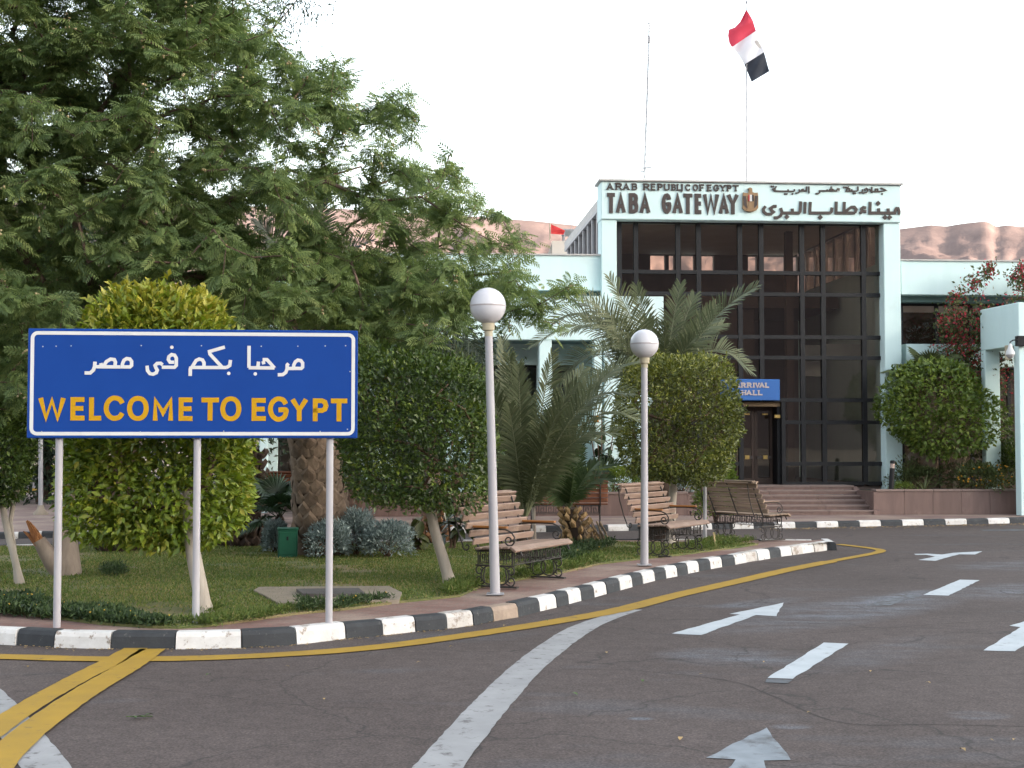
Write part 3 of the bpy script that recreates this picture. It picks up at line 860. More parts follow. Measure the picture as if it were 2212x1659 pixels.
# wings
def wing_band(p0, p1, py_t, py_b, v0, v1):
    a, b = U(p0, v0), U(p1, v0)
    part('parapet_band', MB().box(a, b, v0, v1, Zf(py_b, v0), Zf(py_t, v0)), MINT)
    part('coping', MB().box(a - .02, b + .02, v0 - .04, v1 + .04, Zf(py_t, v0) + .002, Zf(py_t, v0) + .035), COPING)
uLe = U(560, -.2)
wing_band(560, 1299, 556, 630, -.2, .15)
part('wing_roof', MB().box(uLe, uL0 + .02, .152, 12.5, zw_t - .55, zw_t - .30), COPING)
part('rear_block', MB().box(uL0 + .04, uR1, TD + .3, 13, .112, zw_t - .3), MINT)
# projecting lower volume left of the glass, top just under the band, with a recess below
v0 = -.55
a, b = U(560, v0), U(1434, v0)
zl_t, zl_b = Zf(642, v0), Zf(736, v0)
part('porch_wall', MB().box(a, b, v0, -.08, zl_b, zl_t), MINT)
part('recess_strip', MB().box(a, uL0 - .01, .10, .20, zl_t - .1, zw_b + .1), MINTD)  # back of the gap under the band, its shadow painted in as teal
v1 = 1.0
part('porch_soffit', MB().box(a, b - .02, -.082, v1 + .3, zl_b + .01, zl_b + .16), MINTD)  # underside shading painted in as teal
W0 = Zf(751, v1)
wl_ = MB()
cols = [560, 600, 780, 850, 960, 1040, 1085, 1160, 1194, 1243, 1330]
wl_.box(U(560, v1), U(1345, v1), v1, v1 + .25, Zf(790, v1), zl_b + .008)
for p, q in ((560, 600), (780, 850), (960, 1040), (1160, 1194), (1243, 1345)):
    wl_.box(U(p, v1), U(q, v1), v1 + .001, v1 + .249, .113, Zf(790, v1) - .001)
part('wing_wall', wl_, MINT)
for p, q in ((600, 780), (850, 960), (1040, 1160), (1194, 1243)):
    wf = part('window', MB().box(U(p, v1), U(q, v1), v1 + .16, v1 + .20, .9, .96).box(U(p, v1), U(q, v1), v1 + .16, v1 + .2, Zf(790, v1) - .07, Zf(790, v1) - .002)
              .box(U((p + q) / 2, v1) - .03, U((p + q) / 2, v1) + .03, v1 + .16, v1 + .2, .961, Zf(790, v1) - .071), FRAME)
    part('pane', MB().add([(U(p, v1), v1 + .18, .115), (U(q, v1), v1 + .18, .115), (U(q, v1), v1 + .18, Zf(790, v1)), (U(p, v1), v1 + .18, Zf(790, v1))], [(0, 1, 2, 3)]), GLASS, wf)
part('wing_interior', MB().box(U(560, v1), U(1330, v1), 4.6, 4.7, .113, zl_b), DARKIN)
part('column', MB().cbox(U(1165, v0), U(1192, v0), v0 + .02, v0 + .4, .113, zl_b - .002, .012), MINT)
part('column', MB().cbox(U(1283, v0), U(1300, v0), v0 + .02, v0 + .3, .113, zl_b - .002, .012), MINT)
part('column', MB().cbox(U(1305, v0), U(1365, v0), v0 + .02, v0 + .3, .113, zl_b - .002, .012), MINT)
part('column', MB().cbox(U(1376, v0), U(1434, v0), v0 + .02, v0 + .3, .113, zl_b - .002, .012), MINT)
part('column', MB().cbox(U(562, v0), U(578, v0), v0 + .02, v0 + .3, .113, zl_b - .002, .012), MINT)
part('alarm_box', MB().cbox(U(1284, v0 - .06), U(1293, v0 - .06), v0 - .07, v0 + .018, Zf(912, v0), Zf(898, v0), .01), surf('alarm_orange', (0.62, 0.26, 0.02), rough=.5))
part('end_wall', MB().box(U(578, 2), U(625, 2), 2, 2.3, .113, Zf(930, 2)), surf('grey_render', (0.45, 0.42, 0.40), (0.40, 0.37, 0.35), 2, rough=.85))
# right wing
wing_band(1949.5, 2900, 560, 633, -.2, .15)
vr = .45
ar, br = U(1949.5, vr), U(2900, vr)
part('wing_roof', MB().box(uR1 - .02, br, .152, 9, zw_t - .55, zw_t - .30), COPING)
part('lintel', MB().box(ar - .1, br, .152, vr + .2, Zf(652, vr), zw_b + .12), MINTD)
part('sill_band', MB().box(ar - .1, br, -.1, vr + .2, Zf(790, -.1), Zf(741, -.1)), MINT)
us = [U(x, vr) for x in (1949.5, 2026, 2100, 2180, 2290, 2420, 2560)]
for k in range(len(us) - 1):
    for (za, zb) in ((Zf(741, -.1) + .003, Zf(652, vr) - .003), (ZFL - .3, Zf(790, -.1) - .003)):
        wf = part('window', MB().box(us[k] - .04, us[k] + .04, vr + .02, vr + .1, za, zb).box(us[k] + .041, us[k + 1] - .041, vr + .03, vr + .09, za, za + .06).box(us[k] + .041, us[k + 1] - .041, vr + .03, vr + .09, zb - .06, zb), FRAME)
        part('pane', MB().add([(us[k] + .041, vr + .06, za + .06), (us[k + 1] - .041, vr + .06, za + .06), (us[k + 1] - .041, vr + .06, zb - .06), (us[k] + .041, vr + .06, zb - .06)], [(0, 1, 2, 3)]), GLASS, wf)
part('wing_interior', MB().box(ar, br, 4.5, 4.6, .113, zw_b), DARKIN)
part('base_wall', MB().box(uR1 + .01, br, vr + .01, vr + .2, .113, ZFL - .3), DARKIN)

# ---- raised lettering on the fascia
FONT = {
 'A': [[(0, 0), (.5, 1), (1, 0)], [(.2, .32), (.8, .32)]], 'B': [[(.1, 0), (.1, 1)], [(.1, 1), (.62, 1), (.85, .93), (.9, .77), (.84, .6), (.6, .53), (.1, .53)], [(.6, .53), (.88, .45), (.97, .27), (.88, .07), (.6, 0), (.1, 0)]],
 'C': [[(.96, .78), (.84, .93), (.6, 1), (.38, .98), (.14, .8), (.04, .5), (.14, .2), (.38, .02), (.6, 0), (.84, .07), (.96, .22)]],
 'E': [[(.95, 1), (.1, 1), (.1, 0), (.97, 0)], [(.1, .52), (.86, .52)]], 'F': [[(.95, 1), (.1, 1), (.1, 0)], [(.1, .5), (.82, .5)]],
 'G': [[(.93, .78), (.82, .93), (.6, 1), (.38, .98), (.14, .8), (.04, .5), (.14, .2), (.38, .02), (.62, 0), (.86, .1), (.96, .28), (.96, .46), (.58, .46)]],
 'H': [[(.08, 0), (.08, 1)], [(.92, 0), (.92, 1)], [(.08, .5), (.92, .5)]], 'I': [[(.5, 0), (.5, 1)]], 'J': [[(.5, 1), (.5, -.1), (.2, -.22)]],
 'L': [[(.1, 1), (.1, 0), (.97, 0)]], 'M': [[(.07, 0), (.07, .97), (.5, .28), (.93, .97), (.93, 0)]],
 'O': [[(.5, 1), (.3, .96), (.12, .8), (.04, .5), (.12, .2), (.3, .04), (.5, 0), (.7, .04), (.88, .2), (.96, .5), (.88, .8), (.7, .96), 'c']],
 'P': [[(.1, 0), (.1, 1), (.62, 1), (.86, .92), (.95, .73), (.86, .53), (.62, .46), (.1, .46)]],
 'R': [[(.1, 0), (.1, 1), (.62, 1), (.86, .92), (.93, .74), (.86, .57), (.62, .5), (.1, .5)], [(.55, .5), (.97, 0)]],
 'T': [[(.0, 1), (1, 1)], [(.5, 1), (.5, 0)]], 'U': [[(.08, 1), (.08, .28), (.2, .07), (.5, 0), (.8, .07), (.92, .28), (.92, 1)]],
 'V': [[(.03, 1), (.5, 0), (.97, 1)]], 'W': [[(.02, 1), (.25, 0), (.5, .95), (.75, 0), (.98, 1)]], 'Y': [[(.03, 1), (.5, .48), (.97, 1)], [(.5, .48), (.5, 0)]],
}
SERIF = {'A': [(0, 0), (1, 0)], 'R': [(.1, 0), (.1, 1), (1, 0)], 'B': [(.1, 0), (.1, 1)], 'E': [(.1, 0), (.1, 1)], 'P': [(.1, 0), (.1, 1)], 'U': [(.08, 1), (.92, 1)], 'L': [(.1, 1), (.1, 0)],
         'I': [(.5, 0), (.5, 1)], 'F': [(.1, 0), (.1, 1)], 'Y': [(.03, 1), (.97, 1), (.5, 0)], 'T': [(.5, 0)], 'H': [(.08, 0), (.08, 1), (.92, 0), (.92, 1)], 'V': [(.03, 1), (.97, 1)], 'J': [(.5, 1)]}
def letter(ch, x0, x1, z0, z1, w, yf, yb, serif=False, mbx=None):
    m = mbx if mbx is not None else MB()
    h, wd = z1 - z0 - w, x1 - x0 - w
    mp_ = lambda p: (x0 + w / 2 + p[0] * wd, z0 + w / 2 + p[1] * h)
    for k, st in enumerate(FONT[ch]):
        cl = st[-1] == 'c'
        pts = [mp_(p) for p in (st[:-1] if cl else st)]
        if len(st) > 6:      # soften curves
            q = [Vector((p[0], p[1], 0)) for p in pts]
            if cl: q = q + [q[0]]
            q = spline(q, h * .06)
            if cl: q = q[:-1]
            pts = [(p.x, p.y) for p in q] if ch in 'CGOUPBR' and ch not in 'PBR' else pts
        elif len(st) > 2 and not cl and ch in 'ENLFMWVAYT':      # extend ends to the full box
            pass
        if not cl and not (ch == 'A' and k == 1):
            a_, b_ = Vector(pts[0]), Vector(pts[1]); c_, d_ = Vector(pts[-2]), Vector(pts[-1])
            e_ = w * (.48 if ch not in 'AVWY' else (.30 if k == 0 else .48))
            if ch in 'CG': e_ = w * .2
            pts = list(pts)
            pts[0] = tuple(a_ + (a_ - b_).normalized() * e_)
            if not (ch == 'Y' and k == 1 and False): pts[-1] = tuple(d_ + (d_ - c_).normalized() * e_)
        m.ribbon(pts, w * (1.0 if not serif else (1.15 if k == 0 else .85)), yf - k * .0007, yb, cl)
    if serif:
        for n, p in enumerate(SERIF.get(ch, [])):
            q = mp_(p)
            m.ribbon([(q[0] - w * 1.0, q[1]), (q[0] + w * 1.0, q[1])], w * .55, yf - .004 - n * .0006, yb)
    return m
zz = lambda x, y: ((1640 + x / 2.572) * .7855, (480 + y / 2.572) * .7855)
VF = -.40
def fl(x, y, f=zz):
    px, py = f(x, y)
    return Fc(px, py, VF)
def word(chars, ytop, ybot, w, serif=False):
    for ch, xa, xb in chars:
        (u0, z0), (u1, z1) = fl(xa, ybot(xa)), fl(xb, ytop(xa))
        part('letter', letter(ch, u0, u1, z0, z1, w, VF - .028, VF - .002, serif), BRONZE)
word([('T', 75, 131), ('A', 138, 206), ('B', 224, 298), ('A', 306, 380), ('G', 460, 530), ('A', 538, 610), ('T', 615, 678), ('E', 692, 742), ('W', 752, 868), ('A', 866, 936), ('Y', 922, 1006)],
     lambda x: 131 + (x - 75) * .0085, lambda x: 273 + (x - 75) * .0085, .088)
word([('A', 73, 118), ('R', 131, 182), ('A', 188, 232), ('B', 248, 290), ('R', 328, 377), ('E', 383, 417), ('P', 429, 470), ('U', 474, 520), ('B', 528, 563), ('L', 566, 598), ('J', 596, 614), ('C', 626, 665), ('O', 680, 720), ('F', 726, 762),
      ('E', 780, 814), ('G', 825, 867), ('Y', 872, 916), ('P', 920, 956), ('T', 962, 1006)], lambda x: 60 + (x - 75) * .017, lambda x: 109 + (x - 75) * .012, .030, True)
z7 = lambda x, y: ((2030 + x / 4.706) * .7855, (500 + y / 4.706) * .7855)
def arab(strokes, f, conv, w, yf, yb):
    m = MB()
    for k, st in enumerate(strokes):
        ww = w
        if isinstance(st, tuple) and isinstance(st[0], list): st, ww = st[0], w * st[1]
        cl = st[-1] == 'c'
        pts = [conv(*f(x, y)) for x, y in (st[:-1] if cl else st)]
        m.ribbon(pts, ww, yf - .0006 * k, yb, cl)
    return m
def dots(ps, f, conv, r, yf, yb, n=4):
    m = MB()
    for x, y in ps:
        c = conv(*f(x, y))
        m.plate([(c[0] + r * math.cos(2 * math.pi * k / n), c[1] + r * math.sin(2 * math.pi * k / n)) for k in range(n)], yf, yb)
    return m
cvF = lambda px, py: Fc(px, py, VF)
big = [
 [[(2078, 425), (2082, 385), (2066, 345), (2045, 345), (2030, 375), (2028, 400)], [(2040, 404), (1700, 404), (1702, 375), (1706, 262)], [(1942, 398), (1938, 345)], [(1818, 398), (1813, 345)]],
 [[(1652, 340), (1615, 332), (1592, 352), (1600, 378), (1655, 388)], [(1600, 382), (1572, 412)]],
 [[(1510, 404), (1262, 404), (1264, 370), (1268, 258)], [(1508, 402), (1526, 360), (1500, 328), (1460, 330), (1385, 385)], [(1372, 262), (1366, 398)]],
 [[(1214, 335), (1206, 385), (1185, 404), (928, 404), (926, 370), (932, 262)]],
 [[(864, 262), (860, 410)]],
 [[(808, 255), (800, 385), (785, 404), (560, 404)], [(702, 398), (698, 348)], [(548, 340), (566, 395), (548, 440), (505, 466), (458, 466)]],
 [[(495, 318), (455, 318), (415, 345), (430, 372), (455, 392), (420, 420), (365, 420), (328, 390), (325, 355), (352, 318)]],
]
for g_ in big: part('letter', arab(g_, z7, cvF, .066, VF - .028, VF - .002), BRONZE)
part('letter_dots', dots([(1897, 460), (1957, 460), (1808, 280), (1060, 460), (628, 455)], z7, cvF, .062, VF - .028, VF - .002), BRONZE)
small = [
 [[(1838, 84), (1868, 92), (1914, 112), (1840, 126), (1715, 128)], [(1805, 124), (1800, 96), (1776, 96), (1768, 122)], [(1728, 66), (1726, 146)], [(1715, 126), (1705, 105), (1690, 100)]],
 [[(1640, 122), (1636, 98), (1655, 86), (1672, 98), (1672, 125), (1650, 142), (1610, 146)], [(1606, 98), (1610, 124), (1592, 140), (1562, 142)]],
 [[(1546, 64), (1548, 112), (1530, 122), (1395, 122), (1402, 100), (1425, 62)], [(1470, 120), (1464, 96)], [(1395, 120), (1410, 84), (1440, 90), (1440, 118)]],
 [[(1300, 118), (1306, 96), (1284, 92), (1272, 118), (1050, 118), (1052, 140), (1034, 154), (1000, 154)], [(1240, 116), (1216, 96), (1188, 96), (1170, 116)], [(1150, 118), (1146, 100)]],
 [[(912, 62), (914, 150)], [(884, 62), (880, 118), (790, 122)], [(850, 118), (836, 98), (820, 104), (816, 120)], [(788, 98), (790, 130), (770, 146), (740, 148)]],
 [[(724, 96), (726, 118), (706, 126), (470, 120), (476, 90), (492, 58)], [(648, 122), (642, 98)], [(470, 118), (448, 96), (470, 84)]],
]
for g_ in small: part('letter', arab(g_, z7, cvF, .032, VF - .028, VF - .002), BRONZE)
part('letter_dots', dots([(1862, 158), (1488, 150), (1512, 150), (1366, 72), (1392, 72), (1204, 72), (602, 158), (628, 158), (700, 158), (430, 62), (452, 62)], z7, cvF, .026, VF - .026, VF - .002), BRONZE)
EAGLE = surf('emblem_gold', (0.36, 0.235, 0.125), (0.27, 0.17, 0.09), 9, rough=0.5)
eo = [(118, 96), (130, 84), (152, 80), (172, 92), (176, 140), (205, 150), (245, 146), (250, 200), (250, 345), (228, 372), (190, 388), (150, 394), (110, 388), (75, 374), (50, 345), (52, 200), (58, 142), (95, 150), (122, 152), (132, 128), (130, 106)]
em = part('eagle_emblem', MB().plate([cvF(*z7(x, y)) for x, y in eo][::-1], VF - .07, VF - .002), EAGLE)
for c, xa, xb in (((0.55, 0.05, 0.04), 120, 138), ((0.75, 0.75, 0.75), 138, 168), ((0.02, 0.02, 0.025), 168, 188)):
    a, b = cvF(*z7(xa, 258)), cvF(*z7(xb, 176))
    part('shield_stripe', MB().box(a[0], b[0], VF - .088, VF - .071, a[1], b[1]), surf('shield_%d' % xa, c, rough=.5), em)
for k in range(5):
    for s in (-1, 1):
        a = cvF(*z7(150 + s * (62 + k * 7), 190)); b = cvF(*z7(150 + s * (50 + k * 8), 345 - k * 9))
        part('feather', MB().ribbon([a, b], .018, VF - .080 - k * .0005, VF - .071), BRONZE, em)
part('tail', MB().plate([cvF(*z7(x, y)) for x, y in [(128, 270), (172, 270), (195, 372), (150, 384), (105, 372)]][::-1], VF - .082, VF - .071), EAGLE, em)

# ---- arrival hall sign hung on the glass
sg = empty('arrival_sign', Bw(U(1630, -.2), -.2, Zf(842, -.2)), TH, 'small blue hanging board with white lettering above the entrance door', 'sign')
sx = [U(1556, -.2), U(1684, -.2)]; cu = U(1630, -.2); cz = Zf(842, -.2)
sx = [q - cu for q in sx]; szz = [Zf(865, -.2) - cz, Zf(819, -.2) - cz]
link('panel', MB().cbox(sx[0], sx[1], -.02, .06, szz[0], szz[1], .015).mesh('panel', surf('arrival_blue', (0.045, 0.155, 0.46), (0.04, 0.14, 0.42), 3, rough=.4)), sg)
SILV = surf('silver_letters', (0.56, 0.49, 0.47), (0.5, 0.42, 0.41), 6, rough=.4)
za = lambda x, y: ((1950 + x / 3.949) * .7855, (1000 + y / 3.949) * .7855)
def wa(chars, yt, yb):
    for ch, xa, xb in chars:
        a = Fc(*za(xa, yb), -.22); b = Fc(*za(xb, yt), -.22)
        link('letter', letter(ch, a[0] - cu, b[0] - cu, a[1] - cz, b[1] - cz, .028, -.034, -.021, True).mesh('letter', SILV), sg)
wa([('A', 292, 336), ('R', 344, 398), ('R', 408, 462), ('I', 470, 500), ('V', 498, 552), ('A', 546, 600), ('L', 606, 652)], 206, 262)
wa([('H', 350, 405), ('A', 402, 462), ('L', 472, 522), ('L', 528, 580)], 288, 344)
link('bracket', MB().box(sx[0] + .15, sx[0] + .2, .061, .13, -.05, 0).box(sx[1] - .2, sx[1] - .15, .061, .13, -.05, 0).mesh('bracket', FRAME), sg)

# ---- steps and planters (stone clad)
st = empty('entrance_steps', Bw(U(1690, -2.2), -2.2), TH, 'flight of reddish stone steps leading up to the glass entrance', 'steps')
so_u = U(1690, -2.2)
us0, us1 = U(1490, -2.2) - so_u, U(1886, -2.2) - so_u
nst = 6
rise = (ZFL - .112) / nst
tread = .28
for k in range(nst):
    z1_ = .112 + rise * (k + 1)
    y0 = k * tread
    y1 = (k + 1) * tread if k < nst - 1 else 2.14
    n = 4
    for j in range(n):
        a = us0 + (us1 - us0) * j / n + .003; b = us0 + (us1 - us0) * (j + 1) / n - .003
        link('tread', MB().cbox(a, b, y0 - .02, y1 - .002, z1_ - .035, z1_ + R.uniform(-.002, .002), .006).mesh('tread', GRANTOP), st)
        link('riser', MB().box(a + .001, b - .001, y0, y1 - .004, z1_ - rise + .003, z1_ - .037).mesh('riser', GRANITE), st)
def planter(name, p0, p1, v0_, pt, label):
    a, b = U(p0, v0_), U(p1, v0_)
    o = empty(name, Bw((a + b) / 2, v0_), TH, label, 'planter')
    h = Zf(pt, v0_); w = b - a; n = max(2, int(w / .62))
    for j in range(n):
        x0 = -w / 2 + w * j / n + .003; x1 = -w / 2 + w * (j + 1) / n - .003
        d = R.uniform(-.003, .003)
        link('stone_slab', MB().box(x0, x1, d, .05, .114, h - .05).mesh('stone_slab', GRANITE), o)
        link('coping_slab', MB().cbox(x0, x1, -.025, .30, h - .048, h + R.uniform(-.002, .002), .008).mesh('coping_slab', GRANTOP), o)
    link('backing', MB().box(-w / 2 + .004, w / 2 - .004, .052, .22, .113, h - .052).mesh('backing', CONC), o)
    link('end_slab', MB().box(-w / 2 - .04, -w / 2 + .003, -.01, 2.1, .114, h - .051).mesh('end_slab', GRANITE), o)
    link('end_slab', MB().box(w / 2 - .003, w / 2 + .04, -.01, 2.1, .114, h - .051).mesh('end_slab', GRANITE), o)
    s_ = link('soil', MB().box(-w / 2 + .004, w / 2 - .004, .222, 2.05, .115, h - .08).mesh('soil', SOIL), o)
    return o, h
plR, hPR = planter('stone_planter', 1888, 2196, -2.2, 1058, 'reddish stone planter right of the steps under the green standard tree')
plL, hPL = planter('stone_planter', 640, 1484, -2.2, 1062, 'long reddish stone planter wall left of the steps behind the benches')
ck = MB()
u_c = U(1880, -2.2) - so_u
link('cheek_wall', MB().add([(u_c + .03, -.06, .113), (u_c + .16, -.06, .113), (u_c + .16, 1.5, .113), (u_c + .03, 1.5, .113), (u_c + .03, -.06, .2), (u_c + .16, -.06, .2), (u_c + .16, 1.5, hPR + .02), (u_c + .03, 1.5, hPR + .02)],
     [(0, 3, 2, 1), (4, 5, 6, 7), (0, 1, 5, 4), (2, 3, 7, 6), (1, 2, 6, 5), (0, 4, 7, 3)]).mesh('cheek_wall', GRANITE), st)

# ---- bollard lamp on the planter edge
bp = Bw(U(1922, -2.0), -2.0, hPR + .002)
bl = empty('bollard_lamp', bp, 0, 'short dark bollard lamp leaning on the stone planter by the entrance pillar', 'lamp')
bl.rotation_euler = (0, math.radians(4), 0)
link('post', MB().lathe([(.055, 0), (.055, .46)], 14).mesh('post', FRAME, True), bl)
link('lens', MB().lathe([(.050, .462), (.050, .56)], 14).mesh('lens', surf('lens', (0.55, 0.42, 0.36), rough=.4), True), bl)
link('cap', MB().lathe([(.058, .562), (.058, .62), (.03, .635)], 14).mesh('cap', FRAME, True), bl)

# ---- portal frame at the right edge and the dome camera on it
A, B = G(2203, 1111, .112), None
A = Vector((P(2204, 955, 30).x, 30.0, 0)); Bp = Vector((P(2121, 955, 31.8).x, 31.8, 0))
po = empty('portal_frame', A, 0, 'white mint portal frame at the right edge beside the planter', 'portal')
dv = Bp - A; ang = math.atan2(dv.y, dv.x)
po.rotation_euler = (0, 0, ang)
Lp = dv.length
zt = EYE + (HZ - 652) / FPX * 30; zb = EYE + (HZ - 752) / FPX * 30.9
link('pier', MB().cbox(-.0, .24, -1.6, 0, .113, zb - .002, .012).mesh('pier', MINT), po)
link('pier', MB().cbox(Lp - .2, Lp, -.36, 0, .113, zb - .002, .012).mesh('pier', MINT), po)
link('beam', MB().cbox(0, Lp, -1.6, 0, zb, zt, .012).mesh('beam', MINT), po)
cw = P(2196, 737, 29.85)
cmr = empty('security_camera', cw, 0, 'white dome security camera on a bracket from the portal frame', 'camera')
link('bracket', MB().tube([(.12, .12, .02), (.0, 0, .03), (-.08, 0, .02), (-.14, 0, -.02), (-.14, 0, -.06)], .014, 6).mesh('bracket', FRAME, True), cmr)
link('mount_box', MB().cbox(.02, .26, .02, .16, -.10, .12, .01).mesh('mount_box', FRAME), cmr)
link('housing', MB().lathe([(.02, -.05), (.035, -.08), (.055, -.16), (.095, -.24), (.10, -.29)], 16, (-.14, 0, 0)).mesh('housing', SWHITE, True), cmr)
link('dome', MB().lathe([(.085, -.291), (.075, -.33), (.045, -.365), (.005, -.375)], 16, (-.14, 0, 0)).mesh('dome', surf('smoke_dome', (.5, .48, .47), rough=.15), True), cmr)
fb = P(2176, 762, 30.2)
tag(MB().cbox(-.055, .055, -.06, .02, -.16, .16, .01).build('junction_box', CREAM, None, fb), 'small cream box fixed inside the portal opening beside the dome camera', 'box')

# ---- roof: flag, mast, little roof house with red flag
def flag_mesh(name, corners_px, rows, cols, d, mat, wave, thick=.004):
    """cloth between pixel corner curves; corners_px: left edge points top->bottom, right edge points top->bottom"""
    Lp_, Rp_ = corners_px
    V = []
    for i in range(rows + 1):
        t = i / rows
        def along(q):
            n = len(q) - 1; k = min(n - 1, int(t * n)); f = t * n - k
            return (q[k][0] + (q[k + 1][0] - q[k][0]) * f, q[k][1] + (q[k + 1][1] - q[k][1]) * f)
        a, b = along(Lp_), along(Rp_)
        for j in range(cols + 1):
            s = j / cols
            V.append(tuple(P(a[0] + (b[0] - a[0]) * s, a[1] + (b[1] - a[1]) * s, d + wave * math.sin(s * 5.5 + t * 4.0) + wave * .5 * math.sin(t * 9 + s * 2))))
    F = [(i * (cols + 1) + j, i * (cols + 1) + j + 1, (i + 1) * (cols + 1) + j + 1, (i + 1) * (cols + 1) + j) for i in range(rows) for j in range(cols)]
    return V, F
def cloth_mat(name, col):
    m, N, L, out = new_mat(name)
    p = N.new('ShaderNodeBsdfPrincipled'); p.inputs['Roughness'].default_value = .8; p.inputs['Base Color'].default_value = (*col, 1)
    t = N.new('ShaderNodeBsdfTranslucent'); t.inputs[0].default_value = (*col, 1)
    tc = N.new('ShaderNodeTexCoord')
    b = N.new('ShaderNodeBump'); b.inputs['Strength'].default_value = .3; b.inputs['Distance'].default_value = .05
    L.new(noise(N, L, tc.outputs['Object'], 3, 3), b.inputs['Height']); L.new(b.outputs[0], p.inputs['Normal'])
    mx = N.new('ShaderNodeMixShader'); mx.inputs[0].default_value = .4
    L.new(p.outputs[0], mx.inputs[1]); L.new(t.outputs[0], mx.inputs[2]); L.new(mx.outputs[0], out.inputs[0])
    return m
zg = lambda x, y: ((1700 + x / 3.072) * .7855, y / 3.072 * .7855)
fd = 36.0
pole_b = P(1611.5, 396, fd)
fp = empty('flagpole', (pole_b.x, fd, zr + .22), 0, 'thin white flagpole on the entrance roof carrying the red white and black flag', 'flagpole')
ptop = P(1613, 8, fd)
fx = P(1612, 300, fd).x - pole_b.x
link('pole', MB().tube([(0, 0, 0), (fx, 0, P(1612, 300, fd).z - zr - .22), (ptop.x - pole_b.x, 0, ptop.z - zr - .22)], [.028, .020, .012], 8).mesh('pole', GALV, True), fp)
link('finial', MB().lathe([(.01, 0), (.03, .02), (.03, .05), (.005, .08)], 10, (ptop.x - pole_b.x, 0, ptop.z - zr - .22)).mesh('finial', GALV, True), fp)
flg = empty('flag', P(1612, 90, fd - .1), 0, 'red white and black striped flag hanging askew from the roof flagpole', 'flag')
def fpart(name, Lq, Rq, rows, cols, mat):
    V, F = flag_mesh(name, ([zg(*q) for q in Lq], [zg(*q) for q in Rq]), rows, cols, fd - .08, mat, .07)
    o = flg.location
    V = [(v[0] - o.x, v[1] - o.y, v[2] - o.z) for v in V]
    me = fastmesh(name, V, F, mat, smooth=True)
    return link(name, me, flg)
fpart('red_stripe', [(1078, 90), (1030, 185), (985, 232), (935, 250), (928, 300), (938, 360), (960, 398)], [(1086, 85), (1120, 140), (1140, 180), (1150, 215), (1158, 240), (1162, 255), (1164, 260)], 12, 10, cloth_mat('flag_red', (0.60, 0.055, 0.095)))
fpart('white_stripe', [(960, 398), (1000, 440), (1035, 490), (1066, 545)], [(1164, 260), (1188, 320), (1210, 380), (1232, 440)], 10, 10, cloth_mat('flag_white', (0.80, 0.78, 0.82)))
fpart('black_stripe', [(1066, 545), (1085, 590), (1105, 640), (1127, 692)], [(1232, 440), (1248, 495), (1262, 550), (1278, 602)], 10, 10, cloth_mat('flag_black', (0.035, 0.040, 0.055)))
em_px = [zg(x, y) for x, y in [(1150, 350), (1165, 340), (1185, 350), (1205, 390), (1208, 412), (1190, 405), (1170, 385)]]
eg = MB(); q = [P(x, y, fd - .24) - flg.location for x, y in em_px]
eg.add(q, [tuple(range(len(q)))]); link('eagle_print', eg.mesh('eagle_print', surf('eagle_print', (0.55, 0.52, 0.50), rough=.8)), flg)

md = 44.0
mz0 = zw_t - .3
mb_ = P(1394, 396, md)
ms = empty('radio_mast', (mb_.x, md, mz0), 0, 'tall thin lattice radio mast rising behind the roof', 'mast')
def mpt(px, py, dy=0.0):
    q = P(px, py, md + dy); return (q.x - mb_.x, dy, q.z - mz0)
lm = MB()
tops = [(1398, 130), (1401, 130)]
lm.tube([mpt(1387, 520), mpt(1390, 395), mpt(1399.5, 125)], .011, 5); lm.tube([mpt(1391.5, 520), mpt(1393.5, 395), mpt(1401.5, 125)], .011, 5); lm.tube([mpt(1389, 520, .12), mpt(1391.5, 395, .12), mpt(1400.5, 125, .12)], .009, 5)
for k in range(24):
    t = k / 24
    y = 520 - 395 * t
    xa = np.interp(y, [125, 395, 520], [1399.5, 1390, 1387]); xb = np.interp(y, [125, 395, 520], [1401.5, 1393.5, 1391.5])
    lm.tube([mpt(xa, y), mpt(xb, y - 8)], .007, 4); lm.tube([mpt(xa, y), mpt((xa + xb) / 2, y - 8, .12)], .006, 4)
link('lattice', lm.mesh('lattice', GALV), ms)
link('aerial', MB().tube([mpt(1401.5, 125), mpt(1402.5, 50)], .028, 6).tube([mpt(1398.5, 50), mpt(1404, 50)], .02, 5).tube([mpt(1399, 78), mpt(1404, 78)], .02, 5).tube([mpt(1399, 50), mpt(1398, 8)], .006, 4).mesh('aerial', GALV), ms)
link('aerial', MB().box(mpt(1399, 90)[0], mpt(1404.5, 82)[0], -.05, .05, mpt(1400, 92)[2], mpt(1400, 80)[2]).mesh('aerial', GALV), ms)
link('cross_arm', MB().tube([mpt(1384, 363), mpt(1406, 362)], .022, 6).tube([mpt(1384, 371), mpt(1392, 371)], .02, 5).mesh('cross_arm', GALV), ms)
link('guy_wire', MB().tube([mpt(1406, 400), mpt(1406, 362), mpt(1410.5, 150), mpt(1412, 90)], .007, 4).mesh('guy_wire', GALV), ms)
